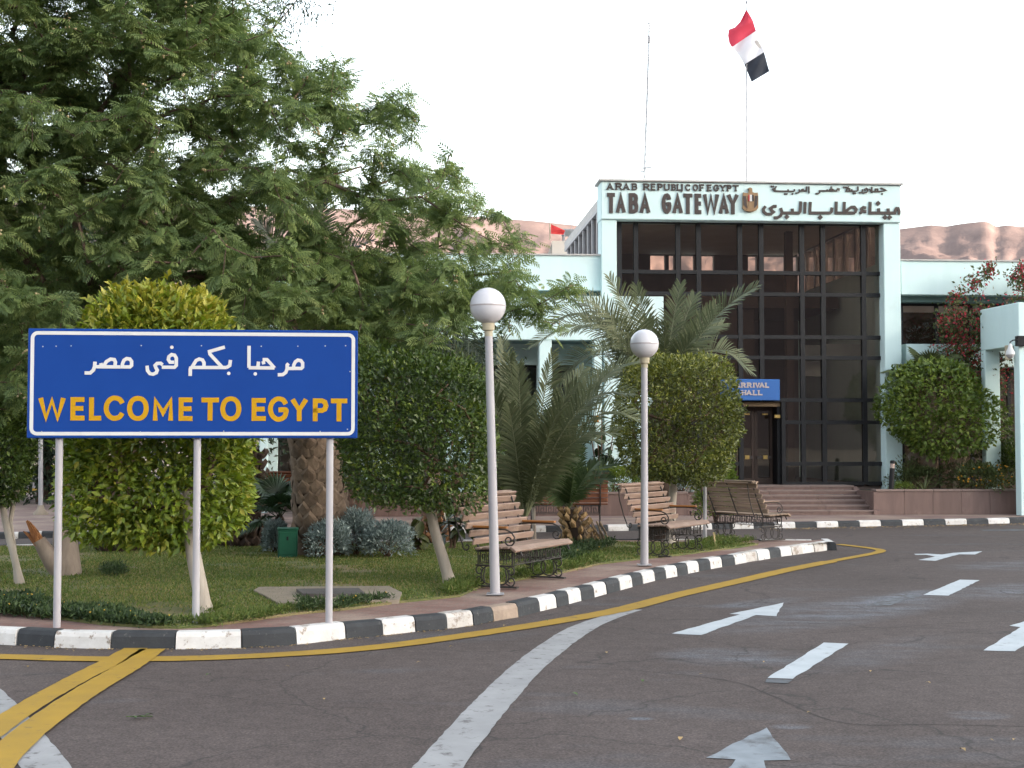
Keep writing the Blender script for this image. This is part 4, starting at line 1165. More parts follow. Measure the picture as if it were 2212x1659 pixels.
# thin whip aerial on the left wing roof
wp = P(1228, 552, 39)
tag(MB().tube([(0, 0, 0), (P(1234, 495, 39).x - wp.x, 0, P(1234, 495, 39).z - wp.z), (P(1237, 420, 39).x - wp.x, 0, P(1237, 420, 39).z - wp.z)], [.01, .007, .004], 5).build('whip_aerial', GALV, None, (wp.x, wp.y, wp.z - .25)), 'very thin whip aerial standing on the left wing roof', 'aerial')
rh0, rh1 = P(1172, 553, 41), P(1221, 520, 41)
rhm = empty('roof_house', (rh0.x, 41, zw_t - .3), 0, 'small cream roof house with a grey canopy on the left wing', 'building')
rb = rh1.z - zw_t + .3
link('wall', MB().box(0.28, rh1.x - rh0.x + .1, 0, 2.2, 0, rb).mesh('wall', surf('cream_render', (0.72, 0.66, 0.58), (0.66, 0.6, 0.53), 2, rough=.85)), rhm)
link('stair_flight', MB().add([(-.35, .2, 0), (.27, .2, 0), (.27, .2, rb - .05), (-.35, .9, 0), (.27, .9, 0), (.27, .9, rb - .05)], [(0, 1, 2), (3, 5, 4), (0, 2, 5, 3), (0, 3, 4, 1), (1, 4, 5, 2)]).mesh('stair_flight', surf('cream_stair', (.7, .65, .58))), rhm)
link('canopy', MB().box(.62, 1.35, .3, 1.6, rb + .36, rb + .40).box(.64, .68, .32, .36, rb + .002, rb + .359).box(.64, .68, 1.5, 1.54, rb + .002, rb + .359).box(1.2, 1.24, .32, .36, rb + .002, rb + .359).mesh('canopy', GALV), rhm)
rp = P(1188, 520, 40.8)
rpp = empty('roof_flagpole', (rp.x, 40.85, zw_t - .3 + rb), 0, 'short cream flagpole on the little roof house', 'flagpole')
link('pole', MB().tube([(0, 0, 0.001), (0, 0, P(1188, 484, 40.8).z - rp.z)], .022, 6).mesh('pole', CREAM), rpp)
rfp = P(1190, 500, 40.7)
V, Fq = flag_mesh('red', ([(1190, 484), (1190, 505)], [(1221, 498), (1217, 507)]), 4, 8, 40.7, None, .04)
V = [(v[0] - rfp.x, v[1] - rfp.y, v[2] - rfp.z) for v in V]
tag(link('red_flag', fastmesh('red_flag', V, Fq, cloth_mat('red_cloth', (0.62, 0.05, 0.05))), None, rfp), 'small red flag flying on the little roof house', 'flag')
# ================================================================== STREET FURNITURE
# ---- welcome sign
s0, s1 = P(58, 955, 11.8), P(772, 955, 12.05)
ang = math.atan2(s1.y - s0.y, s1.x - s0.x)
smid = (s0 + s1) / 2
SW = (s1 - s0).xy.length
szt, szb = P(415, 712, smid.y).z, P(415, 946.5, smid.y).z
SH = szt - szb
sign = empty('welcome_sign', (smid.x, smid.y, ZI), ang, 'large blue roadside sign on three white posts with welcome lettering in two scripts', 'sign')
zB = szb - ZI; zT = szt - ZI
link('panel', MB().cbox(-SW / 2, SW / 2, -.012, .018, zB, zT, .006).mesh('panel', BLUE), sign)
def svx(px, py):
    x = (px - 58) / 714.0 * SW - SW / 2
    top = 713 - (px - 58) / 714.0 * 2; bot = 949 - (px - 58) / 714.0 * 5
    return x, zT - (py - top) / (bot - top) * SH
bw_, bi = .030, .023
rc = .045
def rrect(x0, x1, z0, z1, r):
    o = []
    for cx, cz, a0 in ((x1 - r, z1 - r, 0), (x0 + r, z1 - r, 90), (x0 + r, z0 + r, 180), (x1 - r, z0 + r, 270)):
        for k in range(6):
            a = math.radians(a0 + k * 18); o.append((cx + r * math.cos(a), cz + r * math.sin(a)))
    return o
m = MB(); m.ribbon(rrect(-SW / 2 + bi + bw_ / 2, SW / 2 - bi - bw_ / 2, zB + bi + bw_ / 2, zT - bi - bw_ / 2, rc), bw_, -.0145, -.0125, True)
link('border', m.mesh('border', SWHITE), sign)
z6 = lambda x, y: ((200 + x / 3.16) * .7855, (930 + y / 3.16) * .7855)
WA = [
 [(1905, 256), (1974, 256), (1986, 244), (1986, 208), (1970, 188), (1943, 184), (1922, 198), (1908, 226), 'c'], [(1910, 257), (1846, 257)],
 [(1862, 214), (1850, 228), (1850, 262), (1838, 292), (1812, 311), (1768, 313)],
 [(1634, 182), (1672, 182), (1700, 212), (1738, 254)], [(1738, 254), (1512, 254)], [(1645, 222), (1638, 196)], [(1514, 63), (1514, 254)], [(1592, 254), (1598, 200)],
 [(1352, 188), (1346, 236), (1318, 254)],
 [(1302, 76), (1168, 116), (1172, 138), (1278, 250)], [(1320, 254), (1010, 256)],
 [(1120, 254), (1122, 215), (1108, 190), (1080, 182), (1052, 196), (1030, 232), (1015, 256)], [(1008, 250), (1003, 272), (1002, 330)],
 [(862, 212), (826, 212), (811, 190), (816, 164), (838, 146), (864, 150), (880, 176), (880, 240), (864, 256), (755, 256)],
 [(762, 236), (744, 222), (714, 224), (696, 242), (704, 262), (716, 282), (708, 304), (680, 318), (652, 312), (632, 286), (627, 244)],
 [(412, 256), (480, 256), (493, 243), (493, 208), (478, 188), (450, 184), (428, 198), (415, 228), 'c'], [(395, 257), (190, 257)],
 [(252, 252), (276, 212), (312, 190), (344, 194), (354, 216), (350, 244)], [(236, 254), (228, 226)],
 [(178, 214), (176, 255), (164, 288), (138, 312), (90, 312)],
]
wst = 29.5 / 3.16 * .7855 / 714 * SW
for grp in ([0, 1, 2], [3, 4, 5, 6, 7], [8, 9, 10, 11, 12], [13, 14], [15, 16, 17, 18, 19]):
    link('letter', arab([WA[i] for i in grp], z6, svx, wst, -.0145, -.0125).mesh('letter', SWHITE), sign)
for q in ((1570, 307), (1338, 305), (840, 82)):
    link('letter_dot', dots([q], z6, svx, 15.5 / 3.16 * .7855 / 714 * SW, -.0145, -.0125, 14).mesh('letter_dot', SWHITE), sign)
zw1 = lambda x, y: (x / 1.885 * .7855, (880 + y / 1.885) * .7855)
for ch, xa, xb, ta, tb in [('W', 195, 337, 405, 528), ('E', 355, 435, 405, 526), ('L', 451, 520, 405, 526), ('C', 527, 640, 396, 526), ('O', 647, 766, 396, 526), ('M', 777, 895, 402, 524), ('E', 911, 991, 402, 524),
                           ('T', 1034, 1126, 402, 522), ('O', 1129, 1246, 394, 524), ('E', 1290, 1373, 402, 521), ('G', 1378, 1491, 393, 524), ('Y', 1499, 1592, 401, 521), ('P', 1610, 1702, 401, 521), ('T', 1711, 1799, 401, 521)]:
    a, b = svx(*zw1(xa, tb)), svx(*zw1(xb, ta))
    link('letter', letter(ch, a[0], b[0], a[1], b[1], .0415, -.0145, -.0125).mesh('letter', SYELLOW), sign)
RIV = surf('rivet', (0.55, 0.58, 0.62), rough=.5)
for px, py in ((90, 752), (118, 751), (150, 750), (300, 748), (430, 747), (560, 747), (640, 746), (700, 745), (745, 744), (755, 800), (90, 935), (300, 934), (480, 931), (690, 930), (750, 925)):
    x, z = svx(px, py)
    link('rivet', MB().cbox(x - .005, x + .005, -.016, -.0125, z - .005, z + .005, .0015).mesh('rivet', RIV), sign)
for px in (124, 421, 711):
    x = (px - 58) / 714.0 * SW - SW / 2
    link('post', MB().tube([(x, .050, -.10), (x, .050, zT - .06)], .031, 14).mesh('post', POST, True), sign)
    for zb_ in (zB + .1, zT - .12):
        link('clamp', MB().cbox(x - .045, x + .045, .0185, .030, zb_ - .02, zb_ + .02, .004).mesh('clamp', GALV), sign)

# ---- globe lamps
def globe_lamp(bpx, bpy, tpx, tpy, gr_px, label, bx=0):
    b = G(bpx, bpy, ZI); d = b.y
    c = P(tpx, tpy, d)
    o = empty('street_lamp', b, 0, label, 'street lamp', 'globe lamps beside the benches')
    v = c - b
    r = gr_px / FPX * d
    top = v * (1 - (r * 1.02) / v.length)
    link('pole', MB().tube([(0, 0, -.05), tuple(v * .5), tuple(top * .957)], [.052, .044, .040], 16).mesh('pole', POST, True), o)
    link('flange', MB().cbox(-.09, .09, -.09, .09, .001, .012, .003).mesh('flange', GALV), o)
    cm = MB().tube([tuple(top * .955), tuple(top * .975), tuple(top * .978), tuple(top * 1.004)], [.043, .043, .062, .066], 16)
    link('collar', cm.mesh('collar', CREAM, True), o)
    def half(s):
        p = []
        for k in range(13):
            a = math.pi / 2 * k / 12
            p.append((max(.004, r * math.cos(a)), s * r * math.sin(a)))
        return p
    g = link('globe', MB().lathe([(x, z) for x, z in half(1)], 32, tuple(v + Vector((0, 0, .003)))).mesh('globe', GLOBE, True), o)
    link('globe_half', MB().lathe([(x, z) for x, z in half(-1)][::-1], 32, tuple(v - Vector((0, 0, .003)))).mesh('globe_half', GLOBE, True), o)
    link('seam', MB().lathe([(r * 1.006, -.008), (r * 1.012, 0), (r * 1.006, .008)], 32, tuple(v)).mesh('seam', surf('seam_%d' % bpx, (0.45, 0.41, 0.42), rough=.4), True), g)
    return o
globe_lamp(1070, 1284, 1054, 661, 39, 'nearer and taller of the two white globe lamps, in front of the first bench')
globe_lamp(1392, 1221, 1392, 743, 31, 'farther and lower of the two white globe lamps, in front of the second bench')

# ---- park benches: wooden slats on wrought iron
def arc(cx, cz, r0, r1, a0, a1, n=14):
    return [(cx + (r0 + (r1 - r0) * k / n) * math.cos(math.radians(a0 + (a1 - a0) * k / n)), cz + (r0 + (r1 - r0) * k / n) * math.sin(math.radians(a0 + (a1 - a0) * k / n))) for k in range(n + 1)]
BL = 1.55
def make_bench(loc, rz, label, wood, armw, group='slatted benches around the garden'):
    """length along x, the sitter looks to -y"""
    o = empty('park_bench', loc, rz, label, 'bench', group)
    rr = .011
    # seat line: back (y .27, z .44) to front (y -.20, z .47) then rolls over
    def slat(y, z, tilt, w=.075, t=.026):
        m = MB().cbox(-BL / 2, BL / 2, -w / 2, w / 2, -t / 2, t / 2, .006)
        me = m.mesh('slat', wood)
        me.transform(Matrix.Translation((R.uniform(-.006, .006), y, z)) @ Matrix.Rotation(tilt, 4, 'X'))
        link('slat', me, o)
    for k in range(5): slat(.20 - k * .088, .445 + k * .004, -.05)
    slat(-.245, .445, .62, .085, .032)
    for k in range(6):
        t = k / 5
        slat(.262 + .20 * t + .05 * t * t, .52 + k * .088, -1.30 + .10 * t)
    slat(.515, 1.02, -.75, .07); slat(.585, 1.045, -.05, .075)
    for sx in (-1, 1):
        x = sx * (BL / 2 - .14)
        yz = lambda q: [(x, p[0], p[1]) for p in q]
        fr = MB()
        # back upright following the slats, curling at both ends
        fr.tube(yz([(.24, .40), (.30, .52), (.40, .75), (.485, .97), (.53, 1.02), (.59, 1.03)]), rr * 1.1, 6)
        fr.tube(yz([(.62, 1.0), (.60, .93), (.585, .80), (.52, .58), (.47, .46)] + arc(.42, .45, .05, .015, 0, -300)), rr * .85, 6)
        fr.tube(yz([(.24, .415), (-.20, .44), (-.27, .42), (-.30, .36)]), rr * 1.1, 6)
        link('side_frame', fr.mesh('side_frame', IRON, True), o)
        lg = MB()
        lg.tube(yz([(-.20, .245), (.30, .245)]), rr, 6)
        for s in (-1, 1):
            cy = .05 + s * .075
            lg.tube(yz(arc(cy, .135, .105, .105, 0, 360, 20)), rr * .8, 6)
            lg.tube(yz(arc(.05 + s * .20, .185, .055, .02, 90 if s > 0 else 90, 90 - s * 330)), rr * .8, 6)
            lg.tube(yz(arc(.05 + s * .20, .075, .058, .02, -90, -90 + s * 330)), rr * .8, 6)
            lg.tube(yz([(.05 + s * .20, .24), (.05 + s * .13, .20), (.05 + s * .15, .12), (.05 + s * .13, .05), (.05 + s * .20, .018)]), rr * .8, 6)
        lg.box(x - .03, x + .03, -.24, .34, 0.0, .018)
        for y in (-.17, .05, .27): lg.tube([(x, y, .24), (x, y, .42)], rr * .8, 5)
        link('leg', lg.mesh('leg', IRON, True), o)
        ar = MB()
        ar.tube(yz([(.33, .66), (.10, .665), (-.08, .66), (-.16, .63), (-.20, .575), (-.19, .53)] + arc(-.13, .535, .068, .016, 180, 620, 24)), rr * .85, 6)
        ar.tube(yz([(-.13, .468), (-.13, .43)]), rr * .85, 5)
        link('arm_scroll', ar.mesh('arm_scroll', IRON, True), o)
        link('armrest', MB().cbox(x - .028, x + .028, -.11, .33, .672, .697, .006).mesh('armrest', armw), o)
        # greek key fret of the side
        fk = MB()
        key = lambda y0, d: [(y0, .40), (y0, .27), (y0 + d * .085, .27), (y0 + d * .085, .36), (y0 + d * .045, .36), (y0 + d * .045, .31)]
        for k in range(4): fk.tube(yz(key(-.18 + k * .115, 1)), rr * .62, 5)
        fk.tube(yz([(-.20, .405), (.30, .405)]), rr * .7, 5)
        link('side_fret', fk.mesh('side_fret', IRON), o)
    for yk in (-.19, .25):
        ff = MB()
        n = 9
        L_ = BL - .30
        for k in range(n):
            x0 = -L_ / 2 + L_ * k / n
            w = L_ / n
            ff.tube([(x0 + .01, yk, .41), (x0 + .01, yk, .28), (x0 + w * .78, yk, .28), (x0 + w * .78, yk, .365), (x0 + w * .42, yk, .365), (x0 + w * .42, yk, .32)], .007, 5)
        ff.tube([(-L_ / 2, yk, .412), (L_ / 2, yk, .412)], .009, 5); ff.tube([(-L_ / 2, yk, .262), (L_ / 2, yk, .262)], .007, 5)
        link('fret_apron', ff.mesh('fret_apron', IRON), o)
    link('back_strap', MB().tube([(0, .27, .43), (0, .325, .52), (0, .425, .75), (0, .515, .97), (0, .55, 1.0)], .011, 5).mesh('back_strap', IRON, True), o)
    return o
def bench_rz(front):   # rotation that turns -y to the given heading (degrees from +x)
    return math.radians(front + 90)
def at_mid(a, b):      # the middle of the ground points under the two end frames
    return (a + b) / 2
b1a, b1b = G(1068, 1272, ZI), G(1190, 1247, ZI)
BH = 1.0
def set_bench(c, head, label, wood, armw, sc=1.0):
    o = make_bench((c.x, c.y, ZI + .004), bench_rz(head), label, wood, armw)
    o.scale = (sc, sc, sc)
    return o
set_bench(at_mid(b1a, b1b), -27, 'pale slatted bench right behind the nearer globe lamp', WOOD, WOODEND, .94)
set_bench(at_mid(G(1402, 1205, ZI), G(1504, 1188, ZI)), -30, 'pale slatted bench behind the farther globe lamp', WOOD, WOODEND, .93)
set_bench(at_mid(G(1571, 1156, ZI), G(1672, 1171, ZI)), 32, 'weathered bench seen from behind at the tip of the garden island', WOODOLD, WOOD, .90)
o4 = set_bench(at_mid(G(1145, 1137, ZI), G(1298, 1136, ZI)), 88, 'dark brown bench seen from behind through the young palm', WOODRED, WOODRED, 1.0)
o5 = set_bench(Vector((P(598, 955, 27.2).x, 27.2, 0)), -88, 'reddish bench mostly hidden behind the thick palm trunk and the green box', WOODRED, WOODRED, .95)
for o in (o4, o5): o.location.z = .115

# ---- slim poles
def pole(name, px, pb, pt, r, mat, label, z=ZI, cat='pole', lean=0):
    b = G(px, pb, z); t = P(px + lean, pt, b.y)
    o = empty(name, b, 0, label, cat)
    link('shaft', MB().tube([(0, 0, -.02), tuple(t - b)], [r, r * .9], 10).mesh('shaft', mat, True), o)
    return o
pole('post', 1523, 1168, 1030, .030, GALV, 'slim grey post standing at the left end of the weathered bench')
pole('stake', 1155, 1168, 1047, .032, BARKW, 'slim whitewashed stake between the near bench and the dark brown bench', cat='stake', lean=-4)
lp = pole('light_pole', 88, 1113, 880, .05, GALV, 'grey light pole on the side road left of the big sign', z=.1, cat='light pole')
b = lp.location
link('base', MB().lathe([(.18, -.09), (.16, .05), (.09, .12), (.06, .22)], 14).mesh('base', CONC, True), lp)
# little refuge under the light pole
rf = [G(x, y, .1) for x, y in [(48, 1119), (150, 1119), (150, 1108), (60, 1110)]]
tag(MB().poly([(p.x, p.y) for p in rf], 0, .1).build('traffic_island', KWHITE), kind='structure')
# yellow painted kerb of the side road
yk = [G(30, 1069, 0), G(62, 1066, 0), G(105, 1062, 0), G(160, 1059, 0)]
kp = empty('kerb', yk[1], kind='structure')
for i in range(len(yk) - 1):
    n = 4
    for k in range(n):
        a, c = yk[i].lerp(yk[i + 1], k / n), yk[i].lerp(yk[i + 1], (k + 1) / n)
        me = kerb_block(a, c, Vector((0, 1, 0)), Vector((0, 1, 0)), .16, .2, YPAINT if i < 2 else KBLACK)
        me.transform(Matrix.Translation(-yk[1])); link('kerbstone', me, kp)
# luggage trolley rack / white barrier behind
bb = G(75, 1064, 0); bb.y += 3
bar = empty('barrier', (bb.x, bb.y, 0), 0, 'white tubular barrier gate beyond the light pole at the far left', 'barrier')
sc_ = bb.y / FPX
def bx(px): return (px - 75) * sc_
def bz(py): return EYE + (HZ - py) * sc_
rl = MB()
for py in (1026, 1063): rl.tube([(bx(63), 0, bz(py)), (bx(118), 0, bz(py))], .03, 8)
link('rail', rl.mesh('rail', SWHITE, True), bar)
for px in (63, 76, 102, 116):
    link('upright', MB().tube([(bx(px), 0, bz(1063)), (bx(px), 0, bz(1026))], .026, 8).mesh('upright', SWHITE, True), bar)
link('rail', MB().tube([(bx(76), 0, bz(1040)), (bx(102), 0, bz(1040))], .02, 6).mesh('rail', SWHITE, True), bar)
link('rail', MB().tube([(bx(76), 0, bz(1050)), (bx(102), 0, bz(1050))], .02, 6).mesh('rail', SWHITE, True), bar)
for px in (70, 110): link('foot', MB().box(bx(px) - .06, bx(px) + .06, -.2, .2, 0.005, bz(1063) - .02).mesh('foot', FRAME), bar)

# ---- green cabinet, manhole slab, bits and pieces on the lawn
gb = G(621, 1205, LAWNZ)
gx = (gb.x, gb.y)
cab = empty('utility_cabinet', gb, math.radians(8), 'green metal cabinet box beside the thick palm trunk', 'cabinet')
hw_ = 21 / FPX * gb.y; hh = 63 / FPX * gb.y
link('body', MB().cbox(-hw_, hw_, 0, .30, .0, hh - .02, .008).mesh('body', GREENM), cab)
link('lid', MB().cbox(-hw_ - .012, hw_ + .012, -.012, .312, hh - .019, hh, .006).mesh('lid', GREENM), cab)
link('door_panel', MB().cbox(-hw_ + .02, hw_ - .02, -.010, -.001, .04, hh - .05, .004).mesh('door_panel', GREENM), cab)
link('latch', MB().cbox(-.012, .012, -.022, -.011, hh * .6, hh * .6 + .05, .003).mesh('latch', FRAME), cab)
cs = [G(x, y, LAWNZ) for x, y in [(548, 1279), (560, 1272), (840, 1270), (868, 1284), (862, 1300), (740, 1304), (600, 1307), (575, 1292)]]
cc = sum((p for p in cs), Vector()) / len(cs)
sl_ = empty('manhole', cc, 0, 'pale concrete slab with a dark cover plate in the lawn behind the sign posts', 'manhole')
link('slab', MB().poly([(p.x - cc.x, p.y - cc.y) for p in cs], -.02, .022).mesh('slab', CONC), sl_)
cv = [G(x, y, LAWNZ + .03) for x, y in [(640, 1277), (655, 1288), (790, 1288), (775, 1275)]]
def oriented(q):
    a = sum(q[i].x * q[(i + 1) % len(q)].y - q[(i + 1) % len(q)].x * q[i].y for i in range(len(q)))
    return q if a > 0 else q[::-1]
link('cover', MB().poly([(p.x - cc.x, p.y - cc.y) for p in oriented(cv)], .024, .055).mesh('cover', SLATE), sl_)
stk = G(1546, 1180, LAWNZ)
tag(MB().tube([(0, 0, 0), tuple(P(1541, 1150, stk.y) - stk)], [.016, .012], 6).build('stick', surf('pale_stick', (0.55, 0.42, 0.22), (0.45, 0.34, 0.18), 8), None, stk), 'pale yellow stick standing in the grass between the benches', 'stick')
rag = G(1562, 1172, LAWNZ)
rv, rfc = [], []
for i in range(6):
    for j in range(5):
        rv.append(((i - 2.5) * .05, (j - 2) * .045, .012 + .03 * abs(math.sin(i * 1.7 + j * 2.3)) * (1 if 0 < i < 5 and 0 < j < 4 else .2)))
for i in range(5):
    for j in range(4): rfc.append((i * 5 + j, (i + 1) * 5 + j, (i + 1) * 5 + j + 1, i * 5 + j + 1))
tag(MB().add(rv, rfc).build('plastic_scrap', surf('grey_scrap', (0.32, 0.34, 0.36), (0.22, 0.24, 0.25), 12), None, rag), 'crumpled grey scrap lying in the grass by the pale stick', 'litter')
cbk = G(1447, 1176, LAWNZ)
# fallen leaves on the asphalt
LEAFDRY = surf('dry_leaf', (0.42, 0.30, 0.14), (0.26, 0.17, 0.08), 20, rough=.8, jitter=.4)
LEAFGRN = surf('fallen_green', (0.09, 0.15, 0.05), (0.06, 0.10, 0.03), 20, rough=.7)
def leaf_me(mat):
    n = 7
    V = []
    for i in range(n):
        t = i / (n - 1); w = .5 * math.sin(math.pi * min(.999, t ** .8)) * .45 + .004
        z = .18 * math.sin(t * 3.0)
        V += [(t - .5, w, z + .10 * w), (t - .5, 0, z), (t - .5, -w, z + .14 * w)]
    F = []
    for i in range(n - 1):
        for k in range(2): F.append((3 * i + k, 3 * i + k + 1, 3 * i + 4 + k, 3 * i + 3 + k))
    return MB().add(V, F).mesh('fallen_leaf', mat)
lmd, lmg = leaf_me(LEAFDRY), leaf_me(LEAFGRN)
spots = [(1388, 1471), (1470, 1596), (975, 1397), (1515, 1457), (1310, 1410), (450, 1458), (60, 1440), (1748, 1539), (2005, 1475), (2190, 1598), (300, 1404), (620, 1440), (905, 1431), (1880, 1450), (1650, 1430), (1240, 1500), (2080, 1620), (2140, 1599), (700, 1510), (1090, 1352), (1180, 1340)]
lf0 = None
for i, (x, y) in enumerate(spots):
    p = G(x, y, .014)
    o = link('fallen_leaf', lmd if i % 5 else lmg, None, p, R.uniform(0, 6.28))
    s = R.uniform(.035, .065)
    o.scale = (s, s, s)
    tag(o, 'small fallen leaf lying on the dark asphalt', 'leaf', 'fallen leaves scattered on the road')
sp_ = G(283, 1549, .014)
spg = MB()
for k in range(5):
    a = k * .5 - 1.0
    spg.add([(.02 * k, 0, .004), (.02 * k + .05 * math.cos(a), .05 * math.sin(a), .016), (.02 * k + .09 * math.cos(a), .09 * math.sin(a) * .8, .006), (.02 * k + .05 * math.cos(a + .5), .05 * math.sin(a + .5), .012)], [(0, 1, 2, 3)])
spg.tube([(-.03, 0, .004), (.13, .01, .004)], .003, 4)
tag(spg.build('leafy_sprig', LEAFGRN, None, sp_), 'small green leafy sprig lying on the road in front of the sign', 'sprig')
# fine litter along the far gutter
gl = MB()
for k in range(420):
    x = R.uniform(1640, 2300)
    p = G(x, fky(x) + abs(R.gauss(0, 2.0)) + .3, .006)
    s = R.uniform(.012, .035); a = R.uniform(0, 6.28)
    gl.add([(p.x + s * math.cos(a + q), p.y + s * math.sin(a + q), .007 + R.uniform(0, .012)) for q in (0, 1.9, 3.3, 4.6)], [(0, 1, 2, 3)])
for k in range(300):
    x = R.uniform(0, 1100)
    i = min(range(len(KB)), key=lambda q: abs(KB[q][0] - x))
    p = KW[i].lerp(KW[min(i + 1, len(KW) - 1)], R.random()) + Vector((R.uniform(-.02, .02), -abs(R.gauss(.02, .05)), 0))
    s = R.uniform(.006, .016); a = R.uniform(0, 6.28)
    gl.add([(p.x + s * math.cos(a + q), p.y + s * math.sin(a + q), .007 + R.uniform(0, .006)) for q in (0, 1.9, 3.3, 4.6)], [(0, 1, 2, 3)])
tag(gl.build('gutter_litter', LEAFDRY), 'fine dry leaf litter gathered along the kerbs', 'litter', kind='stuff')
# ================================================================== VEGETATION
# leaf templates (x along the leaf, z up)
def T_leaf(l=1.0, w=.45, fold=.10):
    V = np.array([(0, 0, 0), (.45 * l, w / 2, fold * l), (l, 0, -.06 * l), (.45 * l, -w / 2, fold * l)])
    F = np.array([(0, 1, 2), (0, 2, 3)])
    return V, F
def T_pinnate(n=8, L=1.0, pl=.42, pw=.085, r0=.16):
    """a twice-pinnate leaf: each pinna one long narrow diamond"""
    V, F = [], []
    V += [(0, -.008, 0), (0, .008, 0), (L, .004, -.16 * L), (L, -.004, -.16 * L)]; F.append((0, 1, 2, 3))
    for k in range(n):
        t = k / (n - 1)
        x = r0 + (L - r0) * t; z0 = -.16 * L * (x / L) ** 2
        q = pl * (0.72 + .55 * math.sin(math.pi * (0.15 + .75 * t))) * .85
        for s in (-1, 1):
            ca, sa = math.cos(math.radians(58 - 22 * t)), math.sin(math.radians(58 - 22 * t))
            d = np.array([ca, s * sa, -.42]); d /= np.linalg.norm(d)
            pr = np.array([-sa * s, ca, 0]) * s
            b = len(V); base = np.array([x, 0, z0])
            m = base + d * q * .5 + np.array([0, 0, .05 * q])
            tip = base + d * q + np.array([0, 0, -.10 * q])
            V += [tuple(base), tuple(m + pr * pw / 2), tuple(tip), tuple(m - pr * pw / 2)]
            F.append((b, b + 1, b + 2, b + 3))
    return np.array(V), np.array(F)

def branch_mesh(name, segs, mat, sides=5):
    """segs: (p, q, r0, r1) all in one mesh"""
    n = len(segs)
    A = np.array([s[0] for s in segs], float); B = np.array([s[1] for s in segs], float)
    r0 = np.array([s[2] for s in segs]); r1 = np.array([s[3] for s in segs])
    d = unit(B - A)
    h = np.where(np.abs(d[:, 2:3]) < .9, np.array([[0, 0, 1.]]), np.array([[1., 0, 0]]))
    u = unit(np.cross(d, h)); w = np.cross(d, u)
    V = np.zeros((n, 2 * sides, 3))
    for k in range(sides):
        a = 2 * math.pi * k / sides
        o = u * math.cos(a) + w * math.sin(a)
        V[:, k] = A - d * (r0[:, None] * .3) + o * r0[:, None]; V[:, sides + k] = B + o * r1[:, None]
    F = np.array([(k, (k + 1) % sides, sides + (k + 1) % sides, sides + k) for k in range(sides)])
    Fa = F[None] + (np.arange(n) * 2 * sides)[:, None, None]
    return fastmesh(name, V.reshape(-1, 3), Fa.reshape(-1, 4), mat, smooth=True)

def skeleton(limbs, targets, step=.32, r_tip=.006, power=.46, wob=.10, rmax=.2):
    """joins every target to the nearest node of the growing tree; thickness by the number of tips carried"""
    nodes, par = [], []
    for poly in limbs:
        prev = None
        if len(poly) > 2: poly = [np.array(q[:]) for q in spline([Vector(q) for q in poly], .3)]
        for i, p in enumerate(poly):
            p = np.array(p, float)
            if i == 0 and nodes:
                k = int(np.argmin([np.linalg.norm(p - q) for q in nodes])); prev = k if np.linalg.norm(p - nodes[k]) < .05 else None
                if prev is not None: continue
            nodes.append(p); par.append(prev if prev is not None else -1); prev = len(nodes) - 1
    root = nodes[0]
    depth = [0.0] * len(nodes)
    order = sorted(range(len(targets)), key=lambda i: np.linalg.norm(np.array(targets[i]) - nodes[-1]))
    arr = list(nodes)
    tips = []
    for ti in order:
        t = np.array(targets[ti], float)
        A = np.array(arr)
        dist = np.linalg.norm(A - t, axis=1) + .12 * np.linalg.norm(A - root, axis=1)
        k = int(np.argmin(dist))
        L = np.linalg.norm(t - A[k]); n = max(1, int(L / step))
        prev = k
        for j in range(1, n + 1):
            f = j / n
            p = A[k] + (t - A[k]) * f
            if j < n: p = p + NR.normal(size=3) * wob * step + np.array([0, 0, .10 * L * math.sin(math.pi * f)])
            arr.append(p); par.append(prev); prev = len(arr) - 1
        tips.append((ti, prev))
    cnt = np.zeros(len(arr))
    for ti, n in tips:
        while n >= 0:
            cnt[n] += 1; n = par[n]
    cnt = np.maximum(cnt, 1)
    rad = np.minimum(r_tip * cnt ** power, rmax)
    segs = [(arr[par[i]], arr[i], min(rad[par[i]], rad[i] * 1.25), rad[i]) for i in range(len(arr)) if par[i] >= 0]
    dirs = {}
    for ti, n in tips: dirs[ti] = arr[n] - arr[par[n]]
    return segs, dirs

# ---- the big feathery-leaved tree behind the sign
LEUC = leafmat('feathery_leaves', [(0.0, (0.095, 0.138, 0.064)), (0.35, (0.132, 0.190, 0.074)), (0.65, (0.178, 0.238, 0.085)), (1.0, (0.26, 0.31, 0.11))], trans=.45, rough=.55, spec=.25, patch=1.1)
BUDS = surf('cream_buds', (0.46, 0.38, 0.22), (0.36, 0.28, 0.14), 9, rough=.8)
TWIG = surf('reddish_twig', (0.20, 0.135, 0.105), (0.13, 0.085, 0.066), 9, rough=.85)
tb = G(128, 1240, LAWNZ)
leu = empty('feathery_tree', tb, 0, 'large feathery leaved tree behind the big sign with a broken branch stump', 'tree')
def rel(o, p): return Vector(p) - o.location
td = tb.y
tp = [P(142, 1243, td), P(141, 1180, td + .02), P(145, 1100, td + .05), P(152, 1000, td + .1), P(160, 880, td + .2), P(170, 760, td + .3), P(205, 640, td + .3)]
tpr = [Vector(rel(leu, p)) for p in tp]; tpr[0].z = -.03
link('trunk', MB().tube([tuple(p) for p in spline(tpr, .18)], list(np.interp(np.linspace(0, 1, len(spline(tpr, .18))), [0, .06, .15, .4, .7, 1], [.19, .150, .138, .128, .12, .10])), 14).mesh('trunk', BARKG, True), leu)
